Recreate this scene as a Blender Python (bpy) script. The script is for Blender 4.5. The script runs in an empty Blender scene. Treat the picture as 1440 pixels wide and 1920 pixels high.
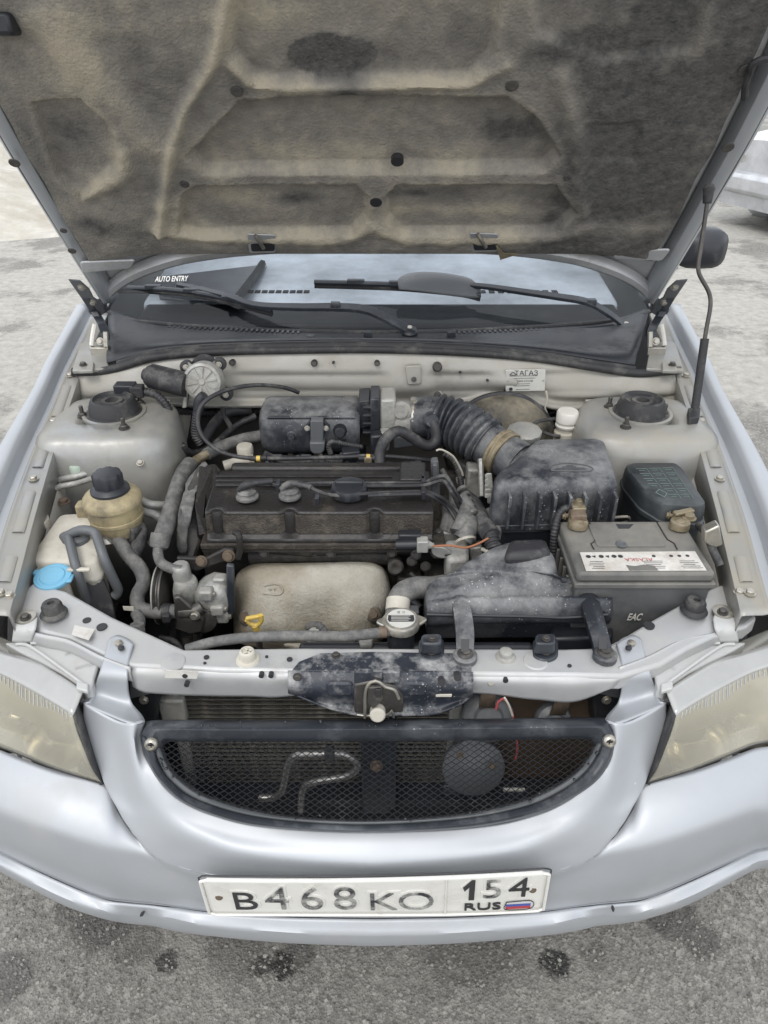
import bpy, bmesh, math, random
from mathutils import Vector as V, Matrix, noise
R = math.radians
SC = bpy.context.scene
COL = SC.collection
random.seed(7)

# ---------------------------------------------------------------- camera
CAMZ, PITCH, FPX = 1.55, R(32), 1387.0
cd = bpy.data.cameras.new('camera'); cam = bpy.data.objects.new('camera', cd); COL.objects.link(cam)
cam.location = (0, 0, CAMZ); cam.rotation_euler = (R(90) - PITCH, 0, 0)
cd.sensor_fit = 'VERTICAL'; cd.sensor_height = 36; cd.sensor_width = 27; cd.lens = 36 * FPX / 1920
cd.clip_start = .05; cd.clip_end = 500
SC.camera = cam

# ---------------------------------------------------------------- sky and sun
SUN_EL, SUN_AZ = R(56), R(200)          # azimuth clockwise from +Y
w = bpy.data.worlds.new('World'); SC.world = w; w.use_nodes = True
nt = w.node_tree; nt.nodes.clear()
out = nt.nodes.new('ShaderNodeOutputWorld'); bg = nt.nodes.new('ShaderNodeBackground')
sky = nt.nodes.new('ShaderNodeTexSky'); sky.sky_type = 'NISHITA'; sky.sun_disc = False
sky.sun_elevation = SUN_EL; sky.sun_rotation = SUN_AZ; sky.dust_density = 2.5
tc = nt.nodes.new('ShaderNodeTexCoord'); nz = nt.nodes.new('ShaderNodeTexNoise')
nz.inputs['Scale'].default_value = 2.2; nz.inputs['Detail'].default_value = 6
rp = nt.nodes.new('ShaderNodeValToRGB'); rp.color_ramp.elements[0].position = .36; rp.color_ramp.elements[1].position = .62
rp.color_ramp.elements[0].color = (.55, .55, .55, 1); rp.color_ramp.elements[1].color = (1, 1, 1, 1)
mx = nt.nodes.new('ShaderNodeMix'); mx.data_type = 'RGBA'
mx.inputs[7].default_value = (8.6, 8.8, 9.1, 1)
nt.links.new(tc.outputs['Generated'], nz.inputs['Vector']); nt.links.new(nz.outputs['Fac'], rp.inputs['Fac'])
nt.links.new(rp.outputs['Color'], mx.inputs[0]); nt.links.new(sky.outputs['Color'], mx.inputs[6])
nt.links.new(mx.outputs[2], bg.inputs['Color']); bg.inputs['Strength'].default_value = .15
nt.links.new(bg.outputs['Background'], out.inputs['Surface'])
sd = bpy.data.lights.new('sun', 'SUN'); sun = bpy.data.objects.new('sun', sd); COL.objects.link(sun)
sd.energy = .9; sd.angle = R(22); sd.color = (1, .96, .9)
_d = V((math.sin(SUN_AZ) * math.cos(SUN_EL), math.cos(SUN_AZ) * math.cos(SUN_EL), math.sin(SUN_EL)))
sun.rotation_euler = _d.to_track_quat('Z', 'Y').to_euler(); sun.location = _d * 20
SC.view_settings.view_transform = 'Standard'; SC.view_settings.look = 'None'
SC.view_settings.exposure = .36; SC.view_settings.gamma = 1; SC.view_settings.use_curve_mapping = False

# ---------------------------------------------------------------- pixel helpers (photo pixels 1440x1920)
CAM = V((0, 0, CAMZ))
FWD = V((0, math.cos(PITCH), -math.sin(PITCH))); UPV = V((0, math.sin(PITCH), math.cos(PITCH)))
XC = -.014                                            # centre line of the car
def ray(px, py): return FWD + V((1, 0, 0)) * ((px - 720) / FPX) + UPV * ((960 - py) / FPX)
def az(px, py, z): d = ray(px, py); return CAM + d * ((z - CAMZ) / d.z)
def ay(px, py, y): d = ray(px, py); return CAM + d * (y / d.y)
def ax(px, py, x): d = ray(px, py); return CAM + d * (x / d.x)
def apl(px, py, o, n): d = ray(px, py); return CAM + d * ((o - CAM).dot(n) / d.dot(n))
def dyp(x):
    x = min(abs(x - XC), .82); return .1 * x * x + .36 * x ** 4
def fp(px, py, off):                                   # on the car's rounded front
    y = off
    for _ in range(40): y = .5 * y + .5 * (off + dyp(ay(px, py, y).x))
    return ay(px, py, y)
def mir(p): return V((2 * XC - p.x, p.y, p.z))

# ---------------------------------------------------------------- object helpers
def tag(o, label=None, cat=None, group=None, kind=None):
    if label: o['label'] = label
    if cat: o['category'] = cat
    if group: o['group'] = group
    if kind: o['kind'] = kind
    return o
def empty(name, loc, parent=None):
    o = bpy.data.objects.new(name, None); COL.objects.link(o); o.location = loc
    o.empty_display_size = .1
    if parent: setpar(o, parent)
    return o
WM = {}
def setpar(o, p):
    o.parent = p
    o.matrix_parent_inverse = WM.get(p.name, Matrix.Translation(p.location) if p.type == 'EMPTY' else Matrix()).inverted()
def mesh(name, verts, faces, mat, parent=None, smooth=True, bevel=0, seg=2, solid=0, sharp=38, sub=0, off=-1, recalc=True):
    me = bpy.data.meshes.new(name)
    me.from_pydata([tuple(v) for v in verts], [], faces); me.validate()
    if recalc:
        bm = bmesh.new(); bm.from_mesh(me); bmesh.ops.remove_doubles(bm, verts=bm.verts, dist=1e-6)
        bmesh.ops.recalc_face_normals(bm, faces=bm.faces); bm.to_mesh(me); bm.free()
    return mobj(name, me, mat, parent, smooth, bevel, seg, solid, sharp, sub, off)
def mobj(name, me, mat, parent=None, smooth=True, bevel=0, seg=2, solid=0, sharp=38, sub=0, off=-1):
    if smooth:
        for p in me.polygons: p.use_smooth = True
        me.set_sharp_from_angle(angle=R(sharp))
    me.materials.append(mat)
    o = bpy.data.objects.new(name, me); COL.objects.link(o)
    if parent: setpar(o, parent)
    if solid:
        m = o.modifiers.new('t', 'SOLIDIFY'); m.thickness = solid; m.offset = off
    if bevel:
        m = o.modifiers.new('b', 'BEVEL'); m.width = bevel; m.segments = seg; m.limit_method = 'ANGLE'; m.angle_limit = R(35)
    if sub:
        m = o.modifiers.new('s', 'SUBSURF'); m.levels = sub; m.render_levels = sub
    return o
def cr(pts, n, closed=False):
    """n points along a Catmull-Rom curve through pts, evenly by chord."""
    pts = [V(p) for p in pts]
    if len(pts) == 2: return [pts[0].lerp(pts[1], i / (n - 1)) for i in range(n)]
    P = ([pts[-1]] + pts + [pts[0], pts[1]]) if closed else ([pts[0] * 2 - pts[1]] + pts + [pts[-1] * 2 - pts[-2]])
    dense = []; segs = len(pts) if closed else len(pts) - 1
    for i in range(segs):
        a, b, c, d = P[i:i + 4]
        for k in range(12):
            t = k / 12
            dense.append(.5 * ((2 * b) + (c - a) * t + (2 * a - 5 * b + 4 * c - d) * t * t + (3 * b - a - 3 * c + d) * t ** 3))
    dense.append(pts[0] if closed else pts[-1])
    L = [0]
    for i in range(1, len(dense)): L.append(L[-1] + (dense[i] - dense[i - 1]).length)
    out = []; j = 0; m = n if closed else n - 1
    for i in range(n):
        s = L[-1] * i / m
        while j < len(L) - 2 and L[j + 1] < s: j += 1
        t = (s - L[j]) / max(1e-9, L[j + 1] - L[j]); out.append(dense[j].lerp(dense[j + 1], min(1, t)))
    return out
def gridf(nr, nc, closed=False, o=0):
    f = []
    for i in range(nr - 1):
        for j in range(nc - (0 if closed else 1)):
            k = (j + 1) % nc
            f.append((o + i * nc + j, o + i * nc + k, o + (i + 1) * nc + k, o + (i + 1) * nc + j))
    return f
def cri(pts, n):
    """n points through pts, evenly by control-point index (keeps features of stacked rows aligned)"""
    pts = [V(p) for p in pts]; P = [pts[0] * 2 - pts[1]] + pts + [pts[-1] * 2 - pts[-2]]; out = []; m = len(pts) - 1
    for i in range(n):
        s = m * i / (n - 1); k = min(m - 1, int(s)); t = s - k; a, b, c, d = P[k:k + 4]
        out.append(.5 * ((2 * b) + (c - a) * t + (2 * a - 5 * b + 4 * c - d) * t * t + (3 * b - a - 3 * c + d) * t ** 3))
    return out
def at_fracs(pts, fr):
    d = cr(pts, 401); return [d[int(round(f * 400))] for f in fr]
def patch(rows, nc, sub=0, align=False):
    rows = [(cri if align else cr)(r, nc) for r in rows]
    if sub:
        cols = [cr([r[j] for r in rows], sub) for j in range(nc)]
        rows = [[c[i] for c in cols] for i in range(sub)]
    return [p for r in rows for p in r], gridf(len(rows), nc)
def tube(pts, r, n=10, k=0, cor=0, cap=True, rf=None):
    """swept tube; k samples (0 = auto), cor = corrugation pitch (m), rf = radius function of 0..1"""
    pts = [V(p) for p in pts]
    ln = sum((pts[i + 1] - pts[i]).length for i in range(len(pts) - 1))
    if not k: k = max(4, int(ln / max(.008, r * .8)), len(pts) * 3)
    if cor: k = max(k, int(ln / cor * 4))
    c = cr(pts, k); vs, fs = [], []
    T = [(c[min(i + 1, k - 1)] - c[max(i - 1, 0)]).normalized() for i in range(k)]
    u = T[0].orthogonal().normalized()
    for i in range(k):
        u = (u - T[i] * u.dot(T[i])).normalized(); w_ = T[i].cross(u)
        rr = r * (rf(i / (k - 1)) if rf else 1)
        if cor: rr *= (1, 1.0, .84, .84)[i % 4]
        for a in range(n):
            t = 2 * math.pi * a / n; vs.append(c[i] + (u * math.cos(t) + w_ * math.sin(t)) * rr)
    fs = gridf(k, n, True)
    if cap: fs += [tuple(range(n))[::-1], tuple(range((k - 1) * n, k * n))]
    return vs, fs
def T(name, pts, r, mat, parent, **kw):
    v, f = tube(pts, r, **kw); return mesh(name, v, f, mat, parent, recalc=False)
def frame(axis, up=None):
    a = V(axis).normalized(); u = V(up) if up else a.orthogonal()
    u = (u - a * u.dot(a)).normalized(); return u, a.cross(u), a
def lathe(p, axis, prof, n=28, wob=None):
    u, w_, a = frame(axis); p = V(p); vs = []
    for i, (r, h) in enumerate(prof):
        for k in range(n):
            t = 2 * math.pi * k / n; rr = r * (wob(i, k, t) if wob else 1)
            vs.append(p + (u * math.cos(t) + w_ * math.sin(t)) * rr + a * h)
    fs = gridf(len(prof), n, True)
    if prof[0][0] > 1e-5: fs.append(tuple(range(n))[::-1])
    if prof[-1][0] > 1e-5: fs.append(tuple(range((len(prof) - 1) * n, len(prof) * n)))
    return vs, fs
def L(name, p, axis, prof, mat, parent, n=28, wob=None, **kw):
    v, f = lathe(p, axis, prof, n, wob); return mesh(name, v, f, mat, parent, **kw)
def prism(pts, vec, taper=0):
    pts = [V(p) for p in pts]; n = len(pts); c = sum(pts, V()) / n; vec = V(vec)
    bot = [c + (p - c) * (1 + taper) + vec for p in pts]
    return pts + bot, [tuple(range(n)), tuple(range(2 * n - 1, n - 1, -1))] + [(i, n + i, n + (i + 1) % n, (i + 1) % n) for i in range(n)]
def PR(name, pts, vec, mat, parent, taper=0, bevel=.003, **kw):
    v, f = prism(pts, vec, taper); return mesh(name, v, f, mat, parent, bevel=bevel, **kw)
def topbox(name, px, z, h, mat, parent, taper=0, bevel=.005, **kw):
    return PR(name, [az(p[0], p[1], p[2] if len(p) > 2 else z) for p in px], (0, 0, -h), mat, parent, taper, bevel, **kw)
def faceplate(name, px, y, t, mat, parent, bevel=.002, **kw):
    return PR(name, [ay(p[0], p[1], p[2] if len(p) > 2 else y) for p in px], (0, t, 0), mat, parent, 0, bevel, **kw)
def obox(c, u, v, w_, hu, hv, hw):
    c = V(c); vs = [c + u * (a * hu) + v * (b * hv) + w_ * (d * hw) for a in (-1, 1) for b in (-1, 1) for d in (-1, 1)]
    return vs, [(0, 1, 3, 2), (4, 6, 7, 5), (0, 4, 5, 1), (2, 3, 7, 6), (0, 2, 6, 4), (1, 5, 7, 3)]
EX, EY, EZ = V((1, 0, 0)), V((0, 1, 0)), V((0, 0, 1))
def BX(name, c, hx, hy, hz, mat, parent, bevel=.003, rot=None, **kw):
    u, v, w_ = (EX, EY, EZ) if rot is None else (rot @ EX, rot @ EY, rot @ EZ)
    vs, f = obox(c, u, v, w_, hx, hy, hz); return mesh(name, vs, f, mat, parent, bevel=bevel, **kw)
def join(*vf):
    V_, F_ = [], []
    for v, f in vf:
        o = len(V_); V_ += list(v); F_ += [tuple(i + o for i in q) for q in f]
    return V_, F_
def roundpoly(pts, r, k=4):
    out = []; n = len(pts); pts = [V(p) for p in pts]
    for i in range(n):
        a, b, c = pts[i - 1], pts[i], pts[(i + 1) % n]
        d1, d2 = (a - b), (c - b); q = min(r, d1.length * .45, d2.length * .45)
        s, e = b + d1.normalized() * q, b + d2.normalized() * q
        for j in range(k + 1):
            t = j / k; out.append(s * (1 - t) ** 2 + b * 2 * t * (1 - t) + e * t * t)
    return out
_bolt = {}
def bolt(p, axis, r, mat, parent, name='bolt', h=.6, stud=False):
    key = (mat.name, stud, round(h, 2))
    if key not in _bolt:
        w6 = lambda i, k, t: 1 if i < 2 else .86 / max(math.cos((t % (math.pi / 3)) - math.pi / 6), .5)
        prof = [(1.0, 0), (1.0, .15), (.72, .16), (.72, h), (.6, h + .12)]
        if stud: prof += [(.38, h + .12), (.38, h + 1.3), (.28, h + 1.45)]
        v, f = lathe((0, 0, 0), (0, 0, 1), prof, 12, lambda i, k, t: 1 if i in (0, 1) or i > 4 else (1.0 if k % 2 else .93))
        me = bpy.data.meshes.new('bolt'); me.from_pydata([tuple(q) for q in v], [], f)
        for q in me.polygons: q.use_smooth = True
        me.set_sharp_from_angle(angle=R(30)); me.materials.append(mat); _bolt[key] = me
    o = bpy.data.objects.new(name, _bolt[key]); COL.objects.link(o)
    if parent: setpar(o, parent)
    q = V(axis).to_track_quat('Z', 'Y'); o.matrix_basis = Matrix.Translation(V(p)) @ q.to_matrix().to_4x4() @ Matrix.Diagonal((r, r, r, 1))
    return o
def textvf(s, size=1, ext=0, offset=0, ax='CENTER'):
    cu = bpy.data.curves.new('t', 'FONT'); cu.body = s; cu.size = size; cu.extrude = ext; cu.offset = offset
    cu.align_x = ax; cu.align_y = 'CENTER'; cu.resolution_u = 4
    o = bpy.data.objects.new('t', cu); COL.objects.link(o)
    dg = bpy.context.evaluated_depsgraph_get(); dg.update()
    me = bpy.data.meshes.new_from_object(o.evaluated_get(dg))
    v = [x.co.copy() for x in me.vertices]; f = [tuple(p.vertices) for p in me.polygons]
    bpy.data.objects.remove(o); bpy.data.curves.remove(cu); bpy.data.meshes.remove(me)
    return v, f
def TXT(name, s, fn, mat, parent, size=1, ext=0, offset=0, ax='CENTER'):
    v, f = textvf(s, size, ext, offset, ax)
    return mesh(name, [fn(q) for q in v], f, mat, parent, smooth=False, recalc=False)

# ---------------------------------------------------------------- materials
def N(nt, t, **kw):
    n = nt.nodes.new(t)
    for k, v in kw.items():
        if k.startswith('i_'): n.inputs[int(k[2:]) if k[2:].isdigit() else k[2:]].default_value = v
        else: setattr(n, k, v)
    return n
def mat(name, col, rough=.5, metal=0, dust=0, dcol=(.30, .27, .225), dscale=9, up=.5, speck=0, scol=(.55, .54, .5),
        sscale=230, bump=0, bscale=90, var=.2, coat=0, drough=.9, spec=.5, stain=0, stcol=(.05, .04, .03), trans=0):
    m = bpy.data.materials.new(name); m.use_nodes = True; nt = m.node_tree; b = nt.nodes['Principled BSDF']; lk = nt.links.new
    tcn = N(nt, 'ShaderNodeTexCoord'); vec = tcn.outputs['Object']
    def noise_(scale, detail=6, rough_=.6):
        n = N(nt, 'ShaderNodeTexNoise'); n.inputs['Scale'].default_value = scale; n.inputs['Detail'].default_value = detail
        n.inputs['Roughness'].default_value = rough_; lk(vec, n.inputs['Vector']); return n.outputs['Fac']
    def ramp(fac, a, b_, lo=0., hi=1.):
        n = N(nt, 'ShaderNodeMapRange'); n.inputs[1].default_value = a; n.inputs[2].default_value = b_
        n.inputs[3].default_value = lo; n.inputs[4].default_value = hi; lk(fac, n.inputs[0]); return n.outputs[0]
    def mul(a, b_):
        n = N(nt, 'ShaderNodeMath', operation='MULTIPLY')
        for i, x in enumerate((a, b_)):
            if isinstance(x, (int, float)): n.inputs[i].default_value = x
            else: lk(x, n.inputs[i])
        return n.outputs[0]
    def mix(fac, a, b_, blend='MIX'):
        n = N(nt, 'ShaderNodeMix', data_type='RGBA', blend_type=blend)
        for i, x in ((0, fac), (6, a), (7, b_)):
            if isinstance(x, tuple): n.inputs[i].default_value = (*x, 1)
            elif isinstance(x, (int, float)): n.inputs[i].default_value = x
            else: lk(x, n.inputs[i])
        return n.outputs[2]
    c = tuple(col)
    if var:
        lo = tuple(x * (1 - var) for x in col); hi = tuple(min(1, x * (1 + var)) for x in col)
        c = mix(ramp(noise_(5, 7, .65), .3, .7), lo, hi)
    rsock = None
    if stain: c = mix(mul(ramp(noise_(dscale * .6, 8, .7), .62 - stain * .25, .72), .85), c, stcol)
    if dust:
        f = ramp(noise_(dscale, 9, .72), .72 - dust * .5, .86 - dust * .3)
        g = N(nt, 'ShaderNodeNewGeometry'); s = N(nt, 'ShaderNodeSeparateXYZ'); lk(g.outputs['Normal'], s.inputs[0])
        f = mul(f, ramp(s.outputs[2], -.3, .8, 1 - up, 1))
        c = mix(f, c, dcol); rsock = ramp(f, 0, 1, rough, drough)
        if metal:
            lk(ramp(f, 0, 1, metal, metal * .15), b.inputs['Metallic'])
    if speck:
        v = N(nt, 'ShaderNodeTexVoronoi'); v.inputs['Scale'].default_value = sscale; v.inputs['Randomness'].default_value = 1; lk(vec, v.inputs['Vector'])
        sc_ = N(nt, 'ShaderNodeSeparateColor'); lk(v.outputs['Color'], sc_.inputs[0]); rad = ramp(sc_.outputs[0], .55, 1, 0, .34)
        df = N(nt, 'ShaderNodeMath', operation='SUBTRACT'); lk(rad, df.inputs[0]); lk(v.outputs['Distance'], df.inputs[1])
        f = mul(ramp(df.outputs[0], .0, .06), ramp(noise_(9, 4), .66 - speck * .3, .78 - speck * .2)); c = mix(mul(f, .75), c, scol)
    if isinstance(c, tuple): b.inputs['Base Color'].default_value = (*c, 1)
    else: lk(c, b.inputs['Base Color'])
    b.inputs['Roughness'].default_value = rough
    if rsock is not None: lk(rsock, b.inputs['Roughness'])
    elif rough > .12: lk(ramp(noise_(11, 5), .3, .7, rough * .85, min(1, rough * 1.2)), b.inputs['Roughness'])
    if not (dust and metal): b.inputs['Metallic'].default_value = metal
    b.inputs['Coat Weight'].default_value = coat; b.inputs['Coat Roughness'].default_value = .2
    b.inputs['Specular IOR Level'].default_value = spec
    if trans: b.inputs['Transmission Weight'].default_value = trans
    if bump:
        bn = N(nt, 'ShaderNodeBump'); bn.inputs['Strength'].default_value = bump; bn.inputs['Distance'].default_value = .004
        lk(noise_(bscale, 6, .65), bn.inputs['Height']); lk(bn.outputs[0], b.inputs['Normal'])
    return m
M = {}
M['paint'] = mat('silver_paint', (.43, .448, .47), .52, .45, dust=.34, dcol=(.40, .395, .38), dscale=4, up=.2, var=.05, coat=.22, drough=.55, speck=.10, sscale=90, scol=(.7, .7, .69))
M['bay'] = mat('bay_silver_paint', (.32, .322, .315), .38, .55, dust=.66, dcol=(.315, .295, .245), dscale=7, var=.1, coat=.15, drough=.7, stain=.45, stcol=(.20, .185, .16))
M['baydusty'] = mat('dusty_bay_paint', (.40, .39, .36), .45, .3, dust=.68, dcol=(.385, .365, .315), dscale=5, var=.12, up=.1, stain=.4, stcol=(.22, .19, .15), bump=.15)
M['slam'] = mat('slam_panel_paint', (.47, .475, .475), .45, .4, dust=.55, dcol=(.42, .41, .385), dscale=8, var=.08, coat=.08, drough=.65, stain=.2, stcol=(.24, .22, .19))
M['slamdark'] = mat('worn_dark_panel', (.022, .026, .036), .42, .0, dust=.52, dcol=(.42, .42, .41), dscale=24, up=.6, speck=.7, var=.3, bump=.3, drough=.8, scol=(.6, .6, .58))
M['blackdust'] = mat('dusty_black_plastic', (.026, .029, .036), .38, 0, dust=.56, dcol=(.30, .30, .295), dscale=8, speck=.6, up=.7, bump=.2, scol=(.62, .62, .6))
M['black'] = mat('black_plastic', (.02, .022, .027), .42, 0, dust=.3, dcol=(.16, .16, .16), dscale=12, var=.3)
M['wire'] = mat('mesh_wire', (.038, .041, .047), .4, .2, dust=.3, dcol=(.16, .16, .16))
M['pipe'] = mat('dark_metal_pipe', (.34, .335, .32), .30, .7, dust=.3, dcol=(.22, .2, .18), dscale=30)
M['padclip'] = mat('pad_clip', (.07, .066, .06), .7, 0, dust=.4, dcol=(.16, .145, .12), dscale=40)
M['refldark'] = mat('dark_reflection', (.055, .06, .072), .35, 0)  # dark tone painted in place of a reflection in the windscreen
M['trim'] = mat('black_trim', (.026, .030, .037), .34, 0, dust=.45, dcol=(.12, .13, .14), speck=.25, bump=.1, var=.3)
M['rubber'] = mat('rubber', (.028, .028, .03), .6, 0, dust=.45, dcol=(.17, .165, .15), dscale=14, bump=.2)
M['hose'] = mat('mottled_hose', (.095, .095, .093), .7, 0, dust=.6, dcol=(.235, .228, .212), dscale=46, bump=.3, bscale=380, speck=.6, scol=(.36, .35, .33), up=.2)
M['hosedark'] = mat('dark_hose', (.03, .03, .033), .55, 0, dust=.45, dcol=(.2, .195, .18), dscale=20)
M['cover'] = mat('valve_cover_black', (.022, .020, .019), .36, .1, dust=.3, dcol=(.10, .085, .065), dscale=7, up=.1, bump=.35, bscale=130, drough=.65)
M['coverside'] = mat('oily_valve_cover', (.045, .038, .031), .36, .15, dust=.5, dcol=(.125, .105, .082), dscale=34, up=0, bump=.9, bscale=320, var=.12, drough=.6)
M['block'] = mat('oily_engine_block', (.028, .026, .024), .5, .2, dust=.45, dcol=(.11, .095, .08), dscale=12, bump=.7, bscale=70)
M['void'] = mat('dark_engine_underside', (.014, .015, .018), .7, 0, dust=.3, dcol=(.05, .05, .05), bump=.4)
M['alu'] = mat('dusty_aluminium', (.42, .42, .40), .5, .6, dust=.62, dcol=(.36, .34, .30), dscale=22, bump=.5, bscale=110, stain=.45, stcol=(.12, .11, .1), up=.2)
M['steel'] = mat('zinc_steel', (.45, .43, .38), .38, .85, dust=.45, dcol=(.26, .22, .16), dscale=60)
M['darksteel'] = mat('dark_steel', (.09, .085, .08), .45, .6, dust=.4, dcol=(.2, .18, .15), dscale=40)
M['rust'] = mat('rusty_steel', (.12, .088, .062), .75, .2, dust=.5, dcol=(.25, .2, .15), dscale=20, bump=.3)
M['shield'] = mat('heat_shield', (.36, .33, .265), .58, .25, dust=.58, dcol=(.49, .47, .41), dscale=4.0, up=.05, stain=1.15, stcol=(.25, .195, .125), bump=.7, bscale=190, var=.2)
M['battery'] = mat('battery_grey', (.115, .115, .11), .5, 0, dust=.72, dcol=(.235, .22, .19), dscale=5, up=.85, bump=.1)
M['brass'] = mat('corroded_brass', (.24, .20, .13), .5, .6, dust=.55, dcol=(.34, .29, .22), dscale=70, bump=.4)
M['tank'] = mat('yellowed_tank', (.36, .30, .175), .42, 0, dust=.66, dcol=(.17, .145, .10), dscale=14, up=-.6, var=.25)
M['cream'] = mat('cream_plastic', (.52, .49, .42), .45, 0, dust=.5, dcol=(.38, .35, .29), dscale=7, up=.1)
M['white'] = mat('white_plastic', (.60, .58, .53), .4, 0, dust=.3)
M['blue'] = mat('blue_cap', (.15, .37, .52), .45, 0, dust=.28, dcol=(.35, .43, .45), dscale=16)
M['yellow'] = mat('yellow_plastic', (.62, .44, .10), .4, 0, dust=.3)
M['lamp_grey'] = mat('lamp_housing_grey', (.47, .475, .465), .45, 0, dust=.3, dcol=(.42, .41, .38), var=.05)
M['chrome'] = mat('reflector', (.62, .60, .55), .16, .9, var=.05)
M['plate'] = mat('plate_white', (.70, .69, .65), .42, 0, dust=.35, dcol=(.52, .50, .45), dscale=14, up=0, var=.04)
M['ink'] = mat('black_ink', (.03, .03, .033), .5, 0)
M['wornink'] = mat('worn_plate_ink', (.03, .03, .035), .45, 0, dust=.58, dcol=(.62, .61, .57), dscale=26, up=0)
M['fwhite'] = mat('flag_white', (.6, .6, .6), .5); M['fblue'] = mat('flag_blue', (.06, .1, .35), .5); M['fred'] = mat('flag_red', (.45, .05, .06), .5)
M['sticker'] = mat('worn_sticker', (.62, .60, .56), .5, 0, dust=.45, dcol=(.40, .37, .32), dscale=30, up=0)
M['red'] = mat('red_print', (.42, .08, .08), .5); M['orange'] = mat('orange_wire', (.34, .14, .07), .5)
M['label'] = mat('silver_label', (.60, .59, .55), .4, .2, dust=.3)
M['grey'] = mat('grey_plastic', (.10, .105, .11), .42, 0, dust=.35, dcol=(.2, .2, .2), var=.1)
M['fuse'] = mat('fuse_lid', (.022, .026, .03), .42, 0, dust=.55, dcol=(.12, .135, .135), dscale=6, up=.8, speck=.2)
M['print'] = mat('faded_green_print', (.17, .25, .21), .7)
M['cond'] = mat('condenser_fins', (.22, .22, .21), .55, .5, dust=.5, dcol=(.16, .14, .12), dscale=60)
M['card'] = mat('rust_brown_board', (.10, .068, .046), .8, 0, dust=.4, dcol=(.16, .1, .06), var=.3)
M['glassdark'] = mat('window_glass', (.015, .018, .02), .06, 0, var=0, spec=.8)
M['dashpale'] = mat('dash_sky_reflection', (.44, .47, .52), .5, 0, var=.35)  # pale tone stands in for the sky mirrored in the windscreen
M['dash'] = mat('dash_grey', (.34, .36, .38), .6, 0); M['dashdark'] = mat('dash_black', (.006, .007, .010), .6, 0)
M['tyre'] = mat('tyre', (.02, .02, .02), .8, 0, dust=.4, dcol=(.14, .13, .12)); M['rim'] = mat('wheel_rim', (.4, .41, .42), .35, .7)
M['cowl'] = mat('cowl_plastic', (.014, .016, .021), .42, 0, dust=.42, dcol=(.06, .062, .065), dscale=12, up=.6, speck=.1)
M['hoodrear'] = mat('hood_inner_paint', (.50, .505, .51), .42, .4, dust=.4, dcol=(.26, .24, .2), dscale=6, up=0, var=.2)
M['bgpaint'] = mat('pale_silver_paint', (.56, .57, .59), .3, .6, dust=.35, dcol=(.4, .38, .35), dscale=3, coat=.4)
M['redlens'] = mat('red_lens', (.25, .02, .02), .2)

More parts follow.
